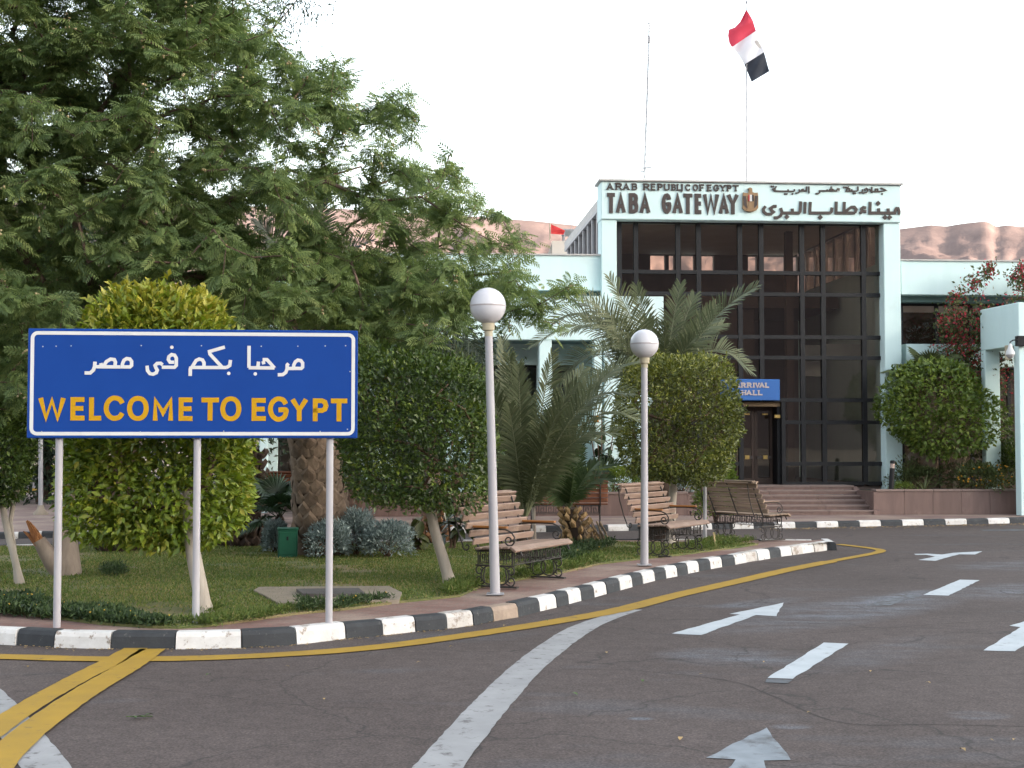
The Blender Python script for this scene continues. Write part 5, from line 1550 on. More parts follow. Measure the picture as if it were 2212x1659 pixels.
# broken-off second stem
sp1 = [rel(leu, q) for q in (P(134, 1236, td - .05), P(112, 1212, td - .12), P(96, 1186, td - .15), P(84, 1166, td - .17))]
link('broken_stem', MB().tube([tuple(q) for q in spline(sp1, .12)], list(np.linspace(.12, .075, len(spline(sp1, .12)))), 12).mesh('broken_stem', BARKG, True), leu)
spm = MB()
top = rel(leu, P(84, 1168, td - .17))
for k in range(9):
    a = k * .7
    o = Vector((math.cos(a) * .04, math.sin(a) * .04, 0))
    e = rel(leu, P(50 + R.uniform(-3, 26), 1124 + R.uniform(-2, 24), td - .2))
    spm.tube([tuple(top + o + Vector((.02, 0, -.05))), tuple((top + o).lerp(e, .55)), tuple(e + o * .25)], [.034, .026, .006], 5)
link('splintered_wood', spm.mesh('splintered_wood', RAWWOOD), leu)
POLY = [(-330, -260), (480, -260), (560, -120), (590, 40), (575, 110), (600, 150), (625, 110), (655, 150), (720, 128), (752, 140), (740, 200), (800, 190), (868, 185), (905, 230), (880, 290), (905, 330), (960, 370), (985, 330), (1000, 400),
        (1020, 395), (1080, 450), (1120, 475), (1150, 520), (1160, 570), (1130, 600), (1145, 640), (1105, 690), (1020, 690), (985, 740), (905, 770), (835, 745), (800, 830), (770, 800), (765, 700), (470, 700), (440, 660), (170, 690), (150, 760),
        (60, 800), (40, 900), (-60, 930), (-330, 900)]
def poly_samples(poly, n, d0, d1, edge=None):
    xs = [p[0] for p in poly]; ys = [p[1] for p in poly]
    X = NR.uniform(min(xs), max(xs), n * 4); Y = NR.uniform(min(ys), max(ys), n * 4)
    k = inside(poly, X, Y); X, Y = X[k][:n], Y[k][:n]
    D = NR.uniform(d0, d1, len(X))
    return X, Y, D
X, Y, D = poly_samples(POLY, 2050, -1.9, 2.1)
tg = []
for x, y, d in zip(X, Y, D):
    if x > 760 and R.random() < .30 + .25 * (x > 1000): continue
    if x > 560 and y < 420 and R.random() < .45: continue
    depth = td + d * (1.0 if x < 700 else .7) + (x - 200) / 1000 * .5
    tg.append(np.array(rel(leu, P(x, y, depth))))
for x, y in [(1225, 622), (1190, 640), (1245, 615), (1170, 655), (1130, 630), (978, 318), (865, 200), (880, 225), (740, 140), (745, 165), (610, 118), (1160, 690), (1200, 700), (1100, 700), (640, 150), (700, 235), (650, 235), (890, 250), (845, 235)]:
    tg.append(np.array(rel(leu, P(x, y, td + R.uniform(-.4, .8)))))
limbs = [[tpr[-3], tpr[-2], tpr[-1]],
         [tpr[-1], rel(leu, P(330, 520, td - .3)), rel(leu, P(480, 430, td - .5)), rel(leu, P(640, 400, td - .2)), rel(leu, P(780, 360, td))],
         [tpr[-1], rel(leu, P(350, 600, td + .3)), rel(leu, P(560, 600, td + .6)), rel(leu, P(780, 610, td + .5)), rel(leu, P(960, 600, td + .4)), rel(leu, P(1080, 590, td + .3))],
         [tpr[-1], rel(leu, P(160, 440, td)), rel(leu, P(210, 250, td - .4)), rel(leu, P(330, 120, td - .3))],
         [tpr[-2], rel(leu, P(60, 560, td - .6)), rel(leu, P(-60, 380, td - .4)), rel(leu, P(-120, 200, td))]]
segs, dirs = skeleton([[np.array(q) for q in l] for l in limbs], tg, .34, .0046, .46, .13, .062)
link('branches', branch_mesh('branches', segs, TWIG, 5), leu)
TV, TF = T_pinnate(6, 1.0, .40, .105)
pts, dr = [], []
for i, t in enumerate(tg):
    d = unit(np.array(dirs[i])[None])[0]
    n = R.randint(25, 34)
    for k in range(n):
        back = R.random() ** 1.3 * .38
        pts.append(t - d * back + NR.normal(size=3) * .055)
        a = k * 2.4 + R.random() * .6
        h = np.array([math.cos(a), math.sin(a), R.uniform(-.85, .55)]) + d * .4
        dr.append(h)
pts, dr = np.array(pts), np.array(dr)
S = NR.uniform(.115, .21, len(pts))
zh = np.tile(np.array([[0, 0, .55]]), (len(pts), 1)) + NR.normal(size=(len(pts), 3)) * .45 + unit(pts - np.array([.6, .4, 3.0])) * .7
V, F = scatter(TV, TF, frames(dr, zh), pts, S)
tint = np.repeat(np.clip(NR.normal(.5, .20, len(pts)) + np.where(NR.random(len(pts)) < .12, .28, 0), 0, 1), len(TV))
link('crown', fastmesh('crown', V, F, LEUC, tint), leu)
bm_ = bmesh.new(); bmesh.ops.create_icosphere(bm_, subdivisions=1, radius=1.0)
bm_.verts.index_update()
BV = np.array([v.co[:] for v in bm_.verts]); BF = np.array([[v.index for v in f.verts] for f in bm_.faces]); bm_.free()
bp_ = []
for i, t in enumerate(tg):
    if R.random() < .42:
        d = unit(np.array(dirs[i])[None])[0]
        for k in range(R.randint(2, 4)): bp_.append(t + d * R.uniform(.02, .07) + NR.normal(size=3) * .022)
bp_ = np.array(bp_)
V, F = scatter(BV, BF, np.tile(np.eye(3), (len(bp_), 1, 1)), bp_, NR.uniform(.010, .018, len(bp_)))
fl_ = link('flower_buds', fastmesh('flower_buds', V, F, BUDS), leu); fl_['kind'] = 'stuff'

# ---- dark drooping tree whose crown fills the top behind it, and more dark trees at the back
DARKT = leafmat('dark_leaves', [(0.0, (0.018, 0.030, 0.017)), (0.5, (0.030, 0.050, 0.026)), (1.0, (0.060, 0.088, 0.040))], trans=.2, patch=.7)
def leafy_tree(base, trunk_top, targets, label, leaf, per, lsize, droop, trunk_r, mat, bark, spread=.28, lw=.34, group=None, name='dark_tree', limbs=None):
    o = empty(name, base, 0, label, 'tree', group)
    tt = rel(o, trunk_top)
    link('trunk', MB().tube([(0, 0, -.05), tuple(tt * .3 + Vector((.04, 0, 0))), tuple(tt * .65 - Vector((.05, 0, 0))), tuple(tt)], [trunk_r * 1.35, trunk_r, trunk_r * .85, trunk_r * .6], 10).mesh('trunk', bark, True), o)
    T = [np.array(rel(o, t)) for t in targets]
    sg_, ds = skeleton([[np.array(tt * .6), np.array(tt)]] + ([[np.array(rel(o, q)) for q in l] for l in limbs] if limbs else []), T, .45, .007, .5, .12, trunk_r * .6)
    link('branches', branch_mesh('branches', sg_, bark, 4), o)
    tv, tf = T_leaf(1, lw)
    p, d_ = [], []
    for i, t in enumerate(T):
        q = t + NR.normal(size=(per, 3)) * spread
        p.append(q); d_.append(NR.normal(size=(per, 3)) * .7 + np.array([0, 0, -droop]) + unit(q - t) * .6)
    p = np.concatenate(p); d_ = np.concatenate(d_)
    V, F = scatter(tv, tf, frames(d_, NR.normal(size=(len(p), 3)) * .6 + np.array([0, 0, 1.])), p, NR.uniform(.7, 1.3, len(p)) * lsize)
    t_ = np.repeat(np.clip(NR.normal(.45, .22, len(p)), 0, 1), len(tv))
    link('crown', fastmesh('crown', V, F, mat, t_), o)
    return o
X, Y, D = poly_samples([(120, -330), (470, -330), (560, -60), (640, -40), (662, 10), (600, 20), (590, 75), (560, 130), (540, 190), (470, 220), (380, 170), (250, 190), (140, 120)], 150, 20.5, 23.0)
b0 = G(330, 1150, LAWNZ); b0.y = 21.8; b0.x = P(250, 900, 21.8).x
leafy_tree(b0, P(330, 330, 21.8), [P(x, y, d) for x, y, d in zip(X, Y, D)], 'dark drooping tree rising above and behind the feathery tree', None, 130, .085, .9, .17, DARKT, BARK, .26, .26, name='drooping_tree')
gname = 'dark trees behind the left wing'
def back_tree(px, d, w, py_t, py_b, label, n=60, per=190, seed=0, basez=0.0):
    b = P(px, 955, d); b.z = basez
    T = []
    while len(T) < n:
        a, q = R.uniform(-1, 1), R.uniform(-1, 1)
        if a * a + q * q > 1: continue
        T.append(P(px + a * w, (py_t + py_b) / 2 + q * (py_b - py_t) / 2, d + R.uniform(-1, 1) * w / FPX * d * .7))
    return leafy_tree(b, P(px + 6, (py_t * .35 + py_b * .65), d), T, label, None, per, .13 * d / 28, .35, .16, DARKT, BARK, .42 * d / 28, .42, gname)
back_tree(-40, 38, 190, 440, 1045, 'broad dark tree behind the light pole at the far left', 84)
back_tree(95, 37, 130, 450, 1055, 'dense dark tree directly behind the light pole', 60, 260)
back_tree(215, 40, 180, 420, 1040, 'dark tree in the gap between the light pole and the clipped yellow tree', 84)
back_tree(430, 33, 140, 450, 1050, 'dark tree right behind the middle post of the big sign', 76)
back_tree(760, 27.2, 120, 600, 1010, 'dark bushy tree between the thick palm and the mint wing', 52, basez=.115)
back_tree(930, 26.6, 110, 690, 985, 'dark bush tree behind the clipped tree beside the nearer lamp', 40, 150, basez=.115)

# ---- clipped standard trees
def topiary(base, trunk_px, d, c_px, r_px, ex, n, ls, mat, label, yellow=0.0, shell=.30, shoots=50, lw=.5, trunk_r=.055, bark=BARKW, name='clipped_tree', tw=1.0, group='clipped standard trees', lump=.10, n2=0.35, deep=.95, dc=0.0, taper=0.0):
    o = empty(name, base, 0, label, 'tree', group)
    tr_ = [rel(o, P(x, y, d)) for x, y in trunk_px]; tr_[0].z = -.03
    sm = spline(tr_, .12)
    link('trunk', MB().tube([tuple(q) for q in sm], list(np.interp(np.linspace(0, 1, len(sm)), [0, .12, 1], [trunk_r * 1.35, trunk_r, trunk_r * .8])), 12).mesh('trunk', bark, True), o)
    c = np.array(rel(o, P(c_px[0], c_px[1], d))) + np.array([0, dc, 0])
    rad = np.array([r_px[0] / FPX * d, r_px[0] / FPX * d * deep, r_px[1] / FPX * d])
    ph = NR.uniform(0, 6.28, (8,)); fq = NR.normal(size=(8, 3)) * 3.2
    def surface(dirs_):
        q = dirs_ / (np.sum(np.abs(dirs_) ** ex, axis=1, keepdims=True) ** (1 / ex))
        l = 1 + lump * np.sum(np.sin(dirs_ @ fq.T + ph), axis=1, keepdims=True) / 3.0
        k_ = 1 - taper * np.clip(q[:, 2:3] * .5 + .5, 0, 1)
        return q * l * np.concatenate([k_, k_, np.ones_like(k_)], axis=1)
    # inner branches
    tgs = c + surface(rnd_dirs(46)) * rad * .72
    sg_, _ = skeleton([[np.array(sm[-2]), np.array(sm[-1])]], list(tgs), .2, .006, .5, .12, trunk_r * .6)
    link('branches', branch_mesh('branches', sg_, BARK, 4), o)
    D_ = rnd_dirs(n)
    s = surface(D_)
    f = 1 - shell * NR.random(n) ** 1.5
    inner = NR.random(n) < n2 * .4
    f[inner] = NR.uniform(.45, .85, inner.sum())
    p = c + s * rad * f[:, None] + NR.normal(size=(n, 3)) * .012
    # twig clusters: leaves face outward in small rosettes
    dr_ = D_ * .9 + NR.normal(size=(n, 3)) * .75 + np.array([0, 0, .25])
    # shoots
    k = shoots
    sd = rnd_dirs(k); sd[:, 2] = np.abs(sd[:, 2]) * .8 - .25
    sd = unit(sd)
    sp_0 = c + surface(sd) * rad * .97
    L_ = NR.uniform(.05, .17, k)
    sdir = unit(sd + np.array([0, 0, .7]) + NR.normal(size=(k, 3)) * .35)
    pp, dd2 = [], []
    for j in range(9):
        pp.append(sp_0 + sdir * (L_ * (j + 1) / 9)[:, None]); dd2.append(sdir * .7 + NR.normal(size=(k, 3)) * .6)
    p = np.concatenate([p] + pp); dr_ = np.concatenate([dr_] + dd2)
    m = len(p)
    tv, tf = T_leaf(1, lw)
    V, F = scatter(tv, tf, frames(dr_, NR.normal(size=(m, 3)) * .5 + np.array([0, -.2, 1.]) + unit(p - c) * .5), p, NR.uniform(.45, 1.35, m) * ls)
    hgt = (p[:, 2] - c[2]) / rad[2]
    clump = .10 * np.sin(p @ (NR.normal(size=3) * 9) + 1) + .10 * np.sin(p @ (NR.normal(size=3) * 7))
    young = np.where(NR.random(m) < .16, .25, 0)
    tt = np.clip(NR.normal(.42, .17, m) + clump + young + yellow * np.clip((hgt - .45) * 1.6, 0, 1), 0, 1)
    link('crown', fastmesh('crown', V, F, mat, np.repeat(tt, len(tv))), o)
    return o
FICA = leafmat('yellow_green_leaves', [(0.0, (0.070, 0.112, 0.015)), (0.35, (0.135, 0.198, 0.020)), (0.6, (0.210, 0.262, 0.030)), (0.82, (0.25, 0.26, 0.035)), (1.0, (0.36, 0.33, 0.05))], trans=.25, rough=.4, spec=.4, patch=2.0)
FICB = leafmat('dark_ficus_leaves', [(0.0, (0.025, 0.044, 0.011)), (0.4, (0.048, 0.082, 0.015)), (0.7, (0.085, 0.130, 0.021)), (1.0, (0.18, 0.22, 0.030))], trans=.22, rough=.35, spec=.45, patch=2.0)
FICC = leafmat('olive_ficus_leaves', [(0.0, (0.045, 0.056, 0.011)), (0.4, (0.085, 0.104, 0.018)), (0.7, (0.140, 0.155, 0.026)), (1.0, (0.25, 0.25, 0.045))], trans=.22, rough=.4, spec=.4, patch=1.6)
FICD = leafmat('fresh_ficus_leaves', [(0.0, (0.065, 0.105, 0.020)), (0.4, (0.110, 0.165, 0.028)), (0.7, (0.165, 0.220, 0.040)), (1.0, (0.25, 0.29, 0.06))], trans=.28, rough=.4, spec=.4, patch=1.4)
tA = G(443, 1322, LAWNZ)
topiary(tA, [(442, 1324), (432, 1270), (420, 1210), (412, 1150), (408, 1060)], tA.y, (322, 905), (216, 272), 4.4, 26000, .082, FICA, 'yellow green clipped tree directly behind the welcome sign', yellow=.42, shoots=150, lw=.46, trunk_r=.075, lump=.06, deep=.72, dc=.35, taper=.24)
tBp = G(974, 1262, LAWNZ)
topiary(tBp, [(974, 1264), (958, 1210), (940, 1150), (928, 1085), (925, 1020)], tBp.y, (902, 928), (160, 160), 4.2, 20000, .058, FICB, 'dark green clipped tree between the sign and the nearer globe lamp', shoots=130, lw=.5, trunk_r=.062, lump=.11)
tCp = G(1448, 1174, LAWNZ)
topiary(tCp, [(1448, 1176), (1450, 1120), (1454, 1060), (1456, 1000)], tCp.y, (1460, 908), (122, 138), 4.6, 22000, .062, FICC, 'olive clipped tree behind the farther globe lamp covering part of the arrival sign', yellow=.18, shoots=170, lw=.5, trunk_r=.07, lump=.10)
# left edge clipped tree with two thin stems
tEp = G(18, 1262, LAWNZ)
tE = topiary(tEp, [(46, 1246), (30, 1200), (14, 1140), (6, 1090), (2, 1050)], tEp.y, (-30, 985), (95, 112), 2.6, 9000, .06, FICB, 'dark clipped tree cut by the left edge with two thin pale stems', shoots=30, lw=.5, trunk_r=.04, bark=BARKW)
stE = [rel(tE, P(x, y, tEp.y + .1)) for x, y in [(36, 1236), (30, 1180), (22, 1130), (30, 1080), (40, 1050)]]
stE[0].z = -.02
link('stem', MB().tube([tuple(q) for q in spline(stE, .15)], .028, 8).mesh('stem', BARKW, True), tE)
# loose green tree in the right planter
tDp = Bw(U(2066, -1.3), -1.3, hPR - .08)
tD = topiary(tDp, [(2066, 1050), (2068, 1020), (2070, 985), (2060, 930)], tDp.y, (2028, 890), (116, 100), 2.2, 6600, .11, FICD, 'fresh green loosely clipped tree in the stone planter by the entrance', shoots=90, lw=.6, trunk_r=.07, lump=.22, bark=surf('tan_bark', (0.42, 0.32, 0.22), (0.30, 0.22, 0.15), 6, rough=.9))
for x1, x2 in ((2062, 2095), (2072, 2110)):
    q = [rel(tD, P(x, y, tDp.y + R.uniform(-.1, .1))) for x, y in [(x1, 1046), (x1 + 8, 1000), (x2, 940)]]
    link('stem', MB().tube([tuple(v) for v in spline(q, .12)], .035, 8).mesh('stem', MATS['tan_bark'], True), tD)
# bright bush between ficus and glass
def bush(px, py_base, d, r_px, n, ls, mat, label, name='bush', z=LAWNZ, ex=2.2, lw=.5, cat='bush', shoots=40, lump=.18, c_dy=0, group=None, base=None, yellow=0.0, flat=1.0):
    b = base if base is not None else P(px, py_base, d)
    if base is None: b.z = z
    o = empty(name, b, 0, label, cat, group)
    c = np.array([0, 0, r_px[1] / FPX * d * .55])
    rad = np.array([r_px[0] / FPX * d, r_px[0] / FPX * d * flat, r_px[1] / FPX * d])
    D_ = rnd_dirs(n); D_[:, 2] = np.where(D_[:, 2] < -.45, -D_[:, 2], D_[:, 2])
    fq = NR.normal(size=(6, 3)) * 3.5; ph = NR.uniform(0, 6.28, 6)
    q = D_ / (np.sum(np.abs(D_) ** ex, axis=1, keepdims=True) ** (1 / ex)) * (1 + lump * np.sum(np.sin(D_ @ fq.T + ph), axis=1, keepdims=True) / 2.4)
    f = 1 - .55 * NR.random(n) ** 1.4
    p = c + q * rad * f[:, None]
    p[:, 2] = np.maximum(p[:, 2], .01)
    k = shoots
    tv, tf = T_leaf(1, lw)
    dr_ = D_ + NR.normal(size=(n, 3)) * .6 + np.array([0, 0, .4])
    V, F = scatter(tv, tf, frames(dr_, NR.normal(size=(n, 3)) * .5 + np.array([0, 0, 1.])), p, NR.uniform(.6, 1.3, n) * ls)
    tt = np.clip(NR.normal(.45, .2, n) + .12 * np.sin(p @ (NR.normal(size=3) * 8)) + yellow * np.clip(q[:, 2], 0, 1), 0, 1)
    st_ = []
    for j in range(18):
        a = R.uniform(0, 6.28); e = c + np.array([math.cos(a) * rad[0] * .6, math.sin(a) * rad[1] * .6, R.uniform(-.1, .7) * rad[2]])
        st_.append((np.array([R.uniform(-.03, .03), R.uniform(-.03, .03), 0.0]), e, .010, .004))
    link('stems', branch_mesh('stems', st_, BARK, 4), o)
    link('foliage', fastmesh('foliage', V, F, mat, np.repeat(tt, len(tv))), o)
    return o
bush(1545, 955, 27.6, (46, 108), 3800, .085, FICD, 'fresh green bush peeping out above the olive clipped tree', z=.115, shoots=20, lump=.12)
SILV_ = leafmat('silver_leaves', [(0.0, (0.13, 0.17, 0.16)), (0.5, (0.25, 0.31, 0.30)), (1.0, (0.42, 0.49, 0.47))], trans=.15, rough=.8, spec=.15, patch=3)
gs = 'silver leaved shrubs round the thick palm'
for px, pb, r, lab in ((594, 1192, (26, 40), 'silver grey shrub left of the green cabinet'), (712, 1203, (52, 46), 'silver grey shrub at the foot of the thick palm trunk'), (770, 1198, (40, 62), 'taller silver shrub just right of the thick palm trunk'), (835, 1203, (58, 48), 'silver grey mound farthest right of the thick palm')):
    g0 = G(px, pb, LAWNZ)
    bush(px, pb, g0.y, r, 2600, .060, SILV_, lab, 'silver_shrub', base=g0, lw=.34, cat='shrub', group=gs, lump=.16)
# ---- bougainvillea, planter plants
BOUG = leafmat('bougainvillea_bracts', [(0.0, (0.26, 0.030, 0.045)), (0.5, (0.40, 0.045, 0.065)), (1.0, (0.52, 0.09, 0.11))], trans=.35, patch=2)
BGRN = leafmat('bougainvillea_leaves', [(0.0, (0.045, 0.065, 0.024)), (0.5, (0.080, 0.105, 0.036)), (1.0, (0.14, 0.15, 0.06))], trans=.2, patch=1.5)
X, Y, D = poly_samples([(2030, 770), (2045, 690), (2075, 640), (2090, 618), (2140, 590), (2155, 620), (2210, 590), (2260, 610), (2240, 700), (2200, 790), (2190, 1000), (2120, 1000), (2060, 800)], 70, 31.95, 32.5)
bgp = Bw(U(2160, -.5), -.5, .115)
bg_ = empty('bougainvillea', bgp, 0, 'red flowering bougainvillea against the right wing behind the portal', 'bougainvillea')
T = [np.array(rel(bg_, P(x, y, d))) for x, y, d in zip(X, Y, D)] + [np.array(rel(bg_, P(x, y, 32.0))) for x, y in [(2138, 578), (2130, 592), (2190, 600), (2210, 605), (2105, 610), (2065, 640), (2035, 700), (2205, 580)]]
sg_, ds = skeleton([[np.array([0, 0, 0.]), np.array([.05, 0, 1.2]), np.array([-.05, 0, 2.4])]], T, .35, .006, .5, .14, .05)
link('stems', branch_mesh('stems', sg_, BARK, 5), bg_)
tv, tf = T_leaf(1, .6)
for nm, mat, per, sz, off in (('foliage', BGRN, 85, .085, 0), ('bracts', BOUG, 34, .075, .06)):
    p = np.concatenate([t + NR.normal(size=(per, 3)) * (.19 if nm == 'foliage' else .16) * (1 if i < len(X) else .45) + np.array([0, -off, off * .5]) for i, t in enumerate(T) if nm == 'foliage' or i >= len(X) or Y[i] < 830])
    V, F = scatter(tv, tf, frames(rnd_dirs(len(p)), rnd_dirs(len(p))), p, NR.uniform(.6, 1.3, len(p)) * sz)
    link(nm, fastmesh(nm, V, F, mat, np.repeat(NR.random(len(p)), 4)), bg_)
lt = Bw(U(2115, -1.7), -1.7, hPR - .08)
lan = bush(2115, 1055, lt.y, (62, 40), 2600, .075, BGRN, 'dark flowering shrub with small orange flowers in the right planter', 'flowering_shrub', base=lt, cat='shrub', lw=.55, lump=.3)
OR = surf('orange_petals', (0.62, 0.33, 0.03), (0.5, 0.22, 0.02), 12, rough=.7)
p = np.array([[R.uniform(-.62, .55), R.uniform(-.5, -.2), R.uniform(.15, .62)] for _ in range(46)])
V, F = scatter(BV, BF, np.tile(np.eye(3), (len(p), 1, 1)), p, NR.uniform(.014, .028, len(p)))
link('flowers', fastmesh('flowers', V, F, OR), lan)['kind'] = 'stuff'
l2 = Bw(U(2176, -1.2), -1.2, hPR - .08)
bush(2176, 1055, l2.y, (42, 66), 2600, .075, FICB, 'dark green shrub inside the foot of the portal', 'shrub', base=l2, cat='shrub', lw=.55, lump=.2)
l3 = Bw(U(1985, -.8), -.8, hPR - .08)
bush(1985, 1055, l3.y, (55, 38), 2200, .075, BGRN, 'low brown green undergrowth under the loose tree in the planter', 'shrub', base=l3, cat='shrub', lw=.55, lump=.3)
l4 = Bw(U(1945, -1.9), -1.9, hPR - .08)
bush(1945, 1055, l4.y, (26, 14), 700, .05, FICD, 'small green tuft beside the bollard lamp', 'shrub', base=l4, cat='shrub', lw=.3, lump=.2)
hg = Bw(U(1322, -1.9), -1.9, hPL - .08)
bush(1322, 1060, hg.y, (88, 38), 5200, .06, FICD, 'bright green low hedge on the left planter behind the dark bench', 'hedge', base=hg, cat='hedge', ex=4.5, lump=.10, flat=.3, yellow=.25)
h2 = Bw(U(940, -1.2), -1.2, hPL - .08)
bush(940, 1060, h2.y, (170, 42), 5200, .08, FICB, 'dark low planting along the left planter behind the clipped tree', 'hedge', base=h2, cat='hedge', ex=4.0, lump=.2, flat=.2)
h3 = Bw(U(1200, -1.0), -1.0, hPL - .08)
bush(1200, 1060, h3.y, (60, 120), 4200, .10, FICB, 'dark green shrub in the left planter behind the palm fronds', 'shrub', base=h3, cat='shrub', ex=2.4, lump=.25, flat=.6)
gy = Bw(U(1470, -1.4), -1.4, hPL - .08)
bush(1478, 1060, gy.y, (36, 42), 1500, .07, SILV_, 'pale grey leaved shrub on the planter end under the olive clipped tree', 'shrub', base=gy, cat='shrub', lump=.3)

# ---- palms
FROND = leafmat('date_frond', [(0.0, (0.058, 0.072, 0.036)), (0.5, (0.105, 0.124, 0.062)), (1.0, (0.20, 0.205, 0.115))], trans=.15, rough=.5, spec=.35, patch=2)
FRONDG = leafmat('young_frond', [(0.0, (0.030, 0.055, 0.018)), (0.5, (0.060, 0.095, 0.032)), (1.0, (0.13, 0.16, 0.07))], trans=.18, rough=.45, spec=.4, patch=2)
FRONDD = leafmat('dark_frond', [(0.0, (0.024, 0.034, 0.024)), (0.5, (0.045, 0.060, 0.040)), (1.0, (0.10, 0.12, 0.085))], trans=.12, rough=.5, spec=.3, patch=2)  # darker, greyer frond colour for the thick palm and the stubs near it
def frond(parent, pts, n=52, ll=.34, mat=FROND, up=(0, 0, 1), tint0=.5, rr=.014, vee=.55):
    """a feather frond along a rachis curve; every leaflet a folded narrow blade"""
    c = spline([Vector(p) for p in pts], .05)
    C = np.array([p[:] for p in c]); m = len(C)
    t = np.linspace(.16, 1.0, n)
    ix = t * (m - 1); i0 = np.clip(ix.astype(int), 0, m - 2); f = (ix - i0)[:, None]
    pos = C[i0] * (1 - f) + C[i0 + 1] * f
    tan = unit(C[i0 + 1] - C[i0])
    upv = np.array(up, float)[None] + NR.normal(size=(n, 3)) * .02
    side = unit(np.cross(tan, upv)); nrm = np.cross(side, tan)
    prof = np.interp(t, [.16, .3, .55, .85, 1.0], [.45, .95, 1.0, .72, .38])
    V, F, TT = [], [], []
    for s in (-1, 1):
        fw = np.interp(t, [.16, .6, 1.0], [.35, .75, 1.7])[:, None] * (1 + NR.normal(size=(n, 1)) * .12)
        d = unit(side * s + tan * fw + nrm * (vee + NR.normal(size=(n, 1)) * .14))
        L = (ll * prof * (1 + NR.normal(size=n) * .08))[:, None]
        wv = unit(np.cross(d, nrm)) * (.0085 + .0045 * NR.random((n, 1)))
        b0_ = pos; m1 = pos + d * L * .45; m2 = pos + d * L * .78 + np.array([0, 0, -1.]) * L * .04; tp_ = pos + d * L + np.array([0, 0, -1.]) * L * .13
        vs = np.stack([b0_ - wv * .5, b0_ + wv * .5, m1 - wv, m1 + wv, m2 - wv * .7, m2 + wv * .7, tp_, tp_], 1)
        b = sum(len(v) for v in V)
        V.append(vs.reshape(-1, 3))
        q = np.array([(0, 1, 3, 2), (2, 3, 5, 4), (4, 5, 7, 6)])
        F.append((q[None] + (np.arange(n) * 8)[:, None, None]).reshape(-1, 4) + b)
        TT.append(np.repeat(np.clip(NR.normal(tint0, .16, n), 0, 1), 8))
    # rachis as a slim four-sided rod
    st_ = C[::max(1, m // 14)]
    if not np.allclose(st_[-1], C[-1]): st_ = np.vstack([st_, C[-1]])
    b = sum(len(v) for v in V); k = len(st_)
    rv_ = []
    for i in range(k):
        r_ = rr * (1.25 - 1.05 * i / (k - 1))
        tn = unit((st_[min(i + 1, k - 1)] - st_[max(i - 1, 0)])[None])[0]
        sd = unit(np.cross(tn, np.array(up, float))[None])[0]; nn = np.cross(sd, tn)
        rv_ += [st_[i] + sd * r_, st_[i] + nn * r_, st_[i] - sd * r_, st_[i] - nn * r_]
    V.append(np.array(rv_)); TT.append(np.full(4 * k, .85))
    F.append(np.array([(b + 4 * i + j, b + 4 * i + (j + 1) % 4, b + 4 * i + 4 + (j + 1) % 4, b + 4 * i + 4 + j) for i in range(k - 1) for j in range(4)]))
    return link('frond', fastmesh('frond', np.concatenate(V), np.concatenate(F), mat, np.concatenate(TT)), parent)
def arch(c, az, el, L, droop):
    """rachis from c, leaving at elevation el (deg) toward azimuth az, bending over"""
    pts = [Vector(c)]
    p = Vector(c); e = math.radians(el)
    n = 7
    for k in range(n):
        p = p + Vector((math.cos(e) * math.cos(az), math.cos(e) * math.sin(az), math.sin(e))) * (L / n)
        e -= math.radians(droop) / n * (0.5 + k / n)
        pts.append(p.copy())
    return pts
def to_px(o, c, ends, d, sag=.12, **k):
    """fronds from c to the given seen ends"""
    for (x, y, dd, bow) in ends:
        e = rel(o, P(x, y, d + dd)); s = Vector(c)
        mid = (s + e) / 2; L = (e - s).length
        a = s.lerp(e, .33) + Vector((0, 0, bow * L)); b_ = s.lerp(e, .68) + Vector((0, 0, bow * L * .95))
        frond(o, [s, a, b_, e], up=(R.uniform(-.5, .5), -.75, .7), **k)
# tall-fronded palm behind the olive clipped tree
d2 = 23.2
p2 = empty('date_palm', (P(1425, 955, d2).x, d2, 0.0), 0, 'date palm with grey green fronds spreading above the farther globe lamp', 'palm', 'date palms in the garden')
c2 = rel(p2, P(1425, 880, d2))
link('trunk', MB().lathe([(.20, 0), (.22, .3), (.19, c2.z * .6), (.21, c2.z - .05), (.10, c2.z + .12)], 14, (c2.x * .5, 0, 0)).mesh('trunk', PALMC, True), p2)
to_px(p2, c2, [(1316, 600, -.3, .10), (1172, 648, -.5, .22), (1150, 745, -.2, .30), (1195, 830, .4, .34), (1470, 616, .3, .05), (1500, 640, .6, .06), (1632, 620, -.5, .12), (1560, 700, .8, .15), (1260, 690, .7, .18), (1400, 690, .5, .03), (1545, 660, .2, .08), (1250, 640, -.6, .16), (1215, 720, -.8, .26), (1375, 620, .1, .04), (1355, 760, -.9, .1), (1280, 760, -.8, .24), (1500, 730, -.5, .1), (1180, 700, .3, .28), (1230, 890, -.6, .36), (1620, 800, .7, .3), (1300, 820, 1.0, .2), (1440, 700, -.6, .05)],
      d2, ll=.42, n=60, mat=FROND)
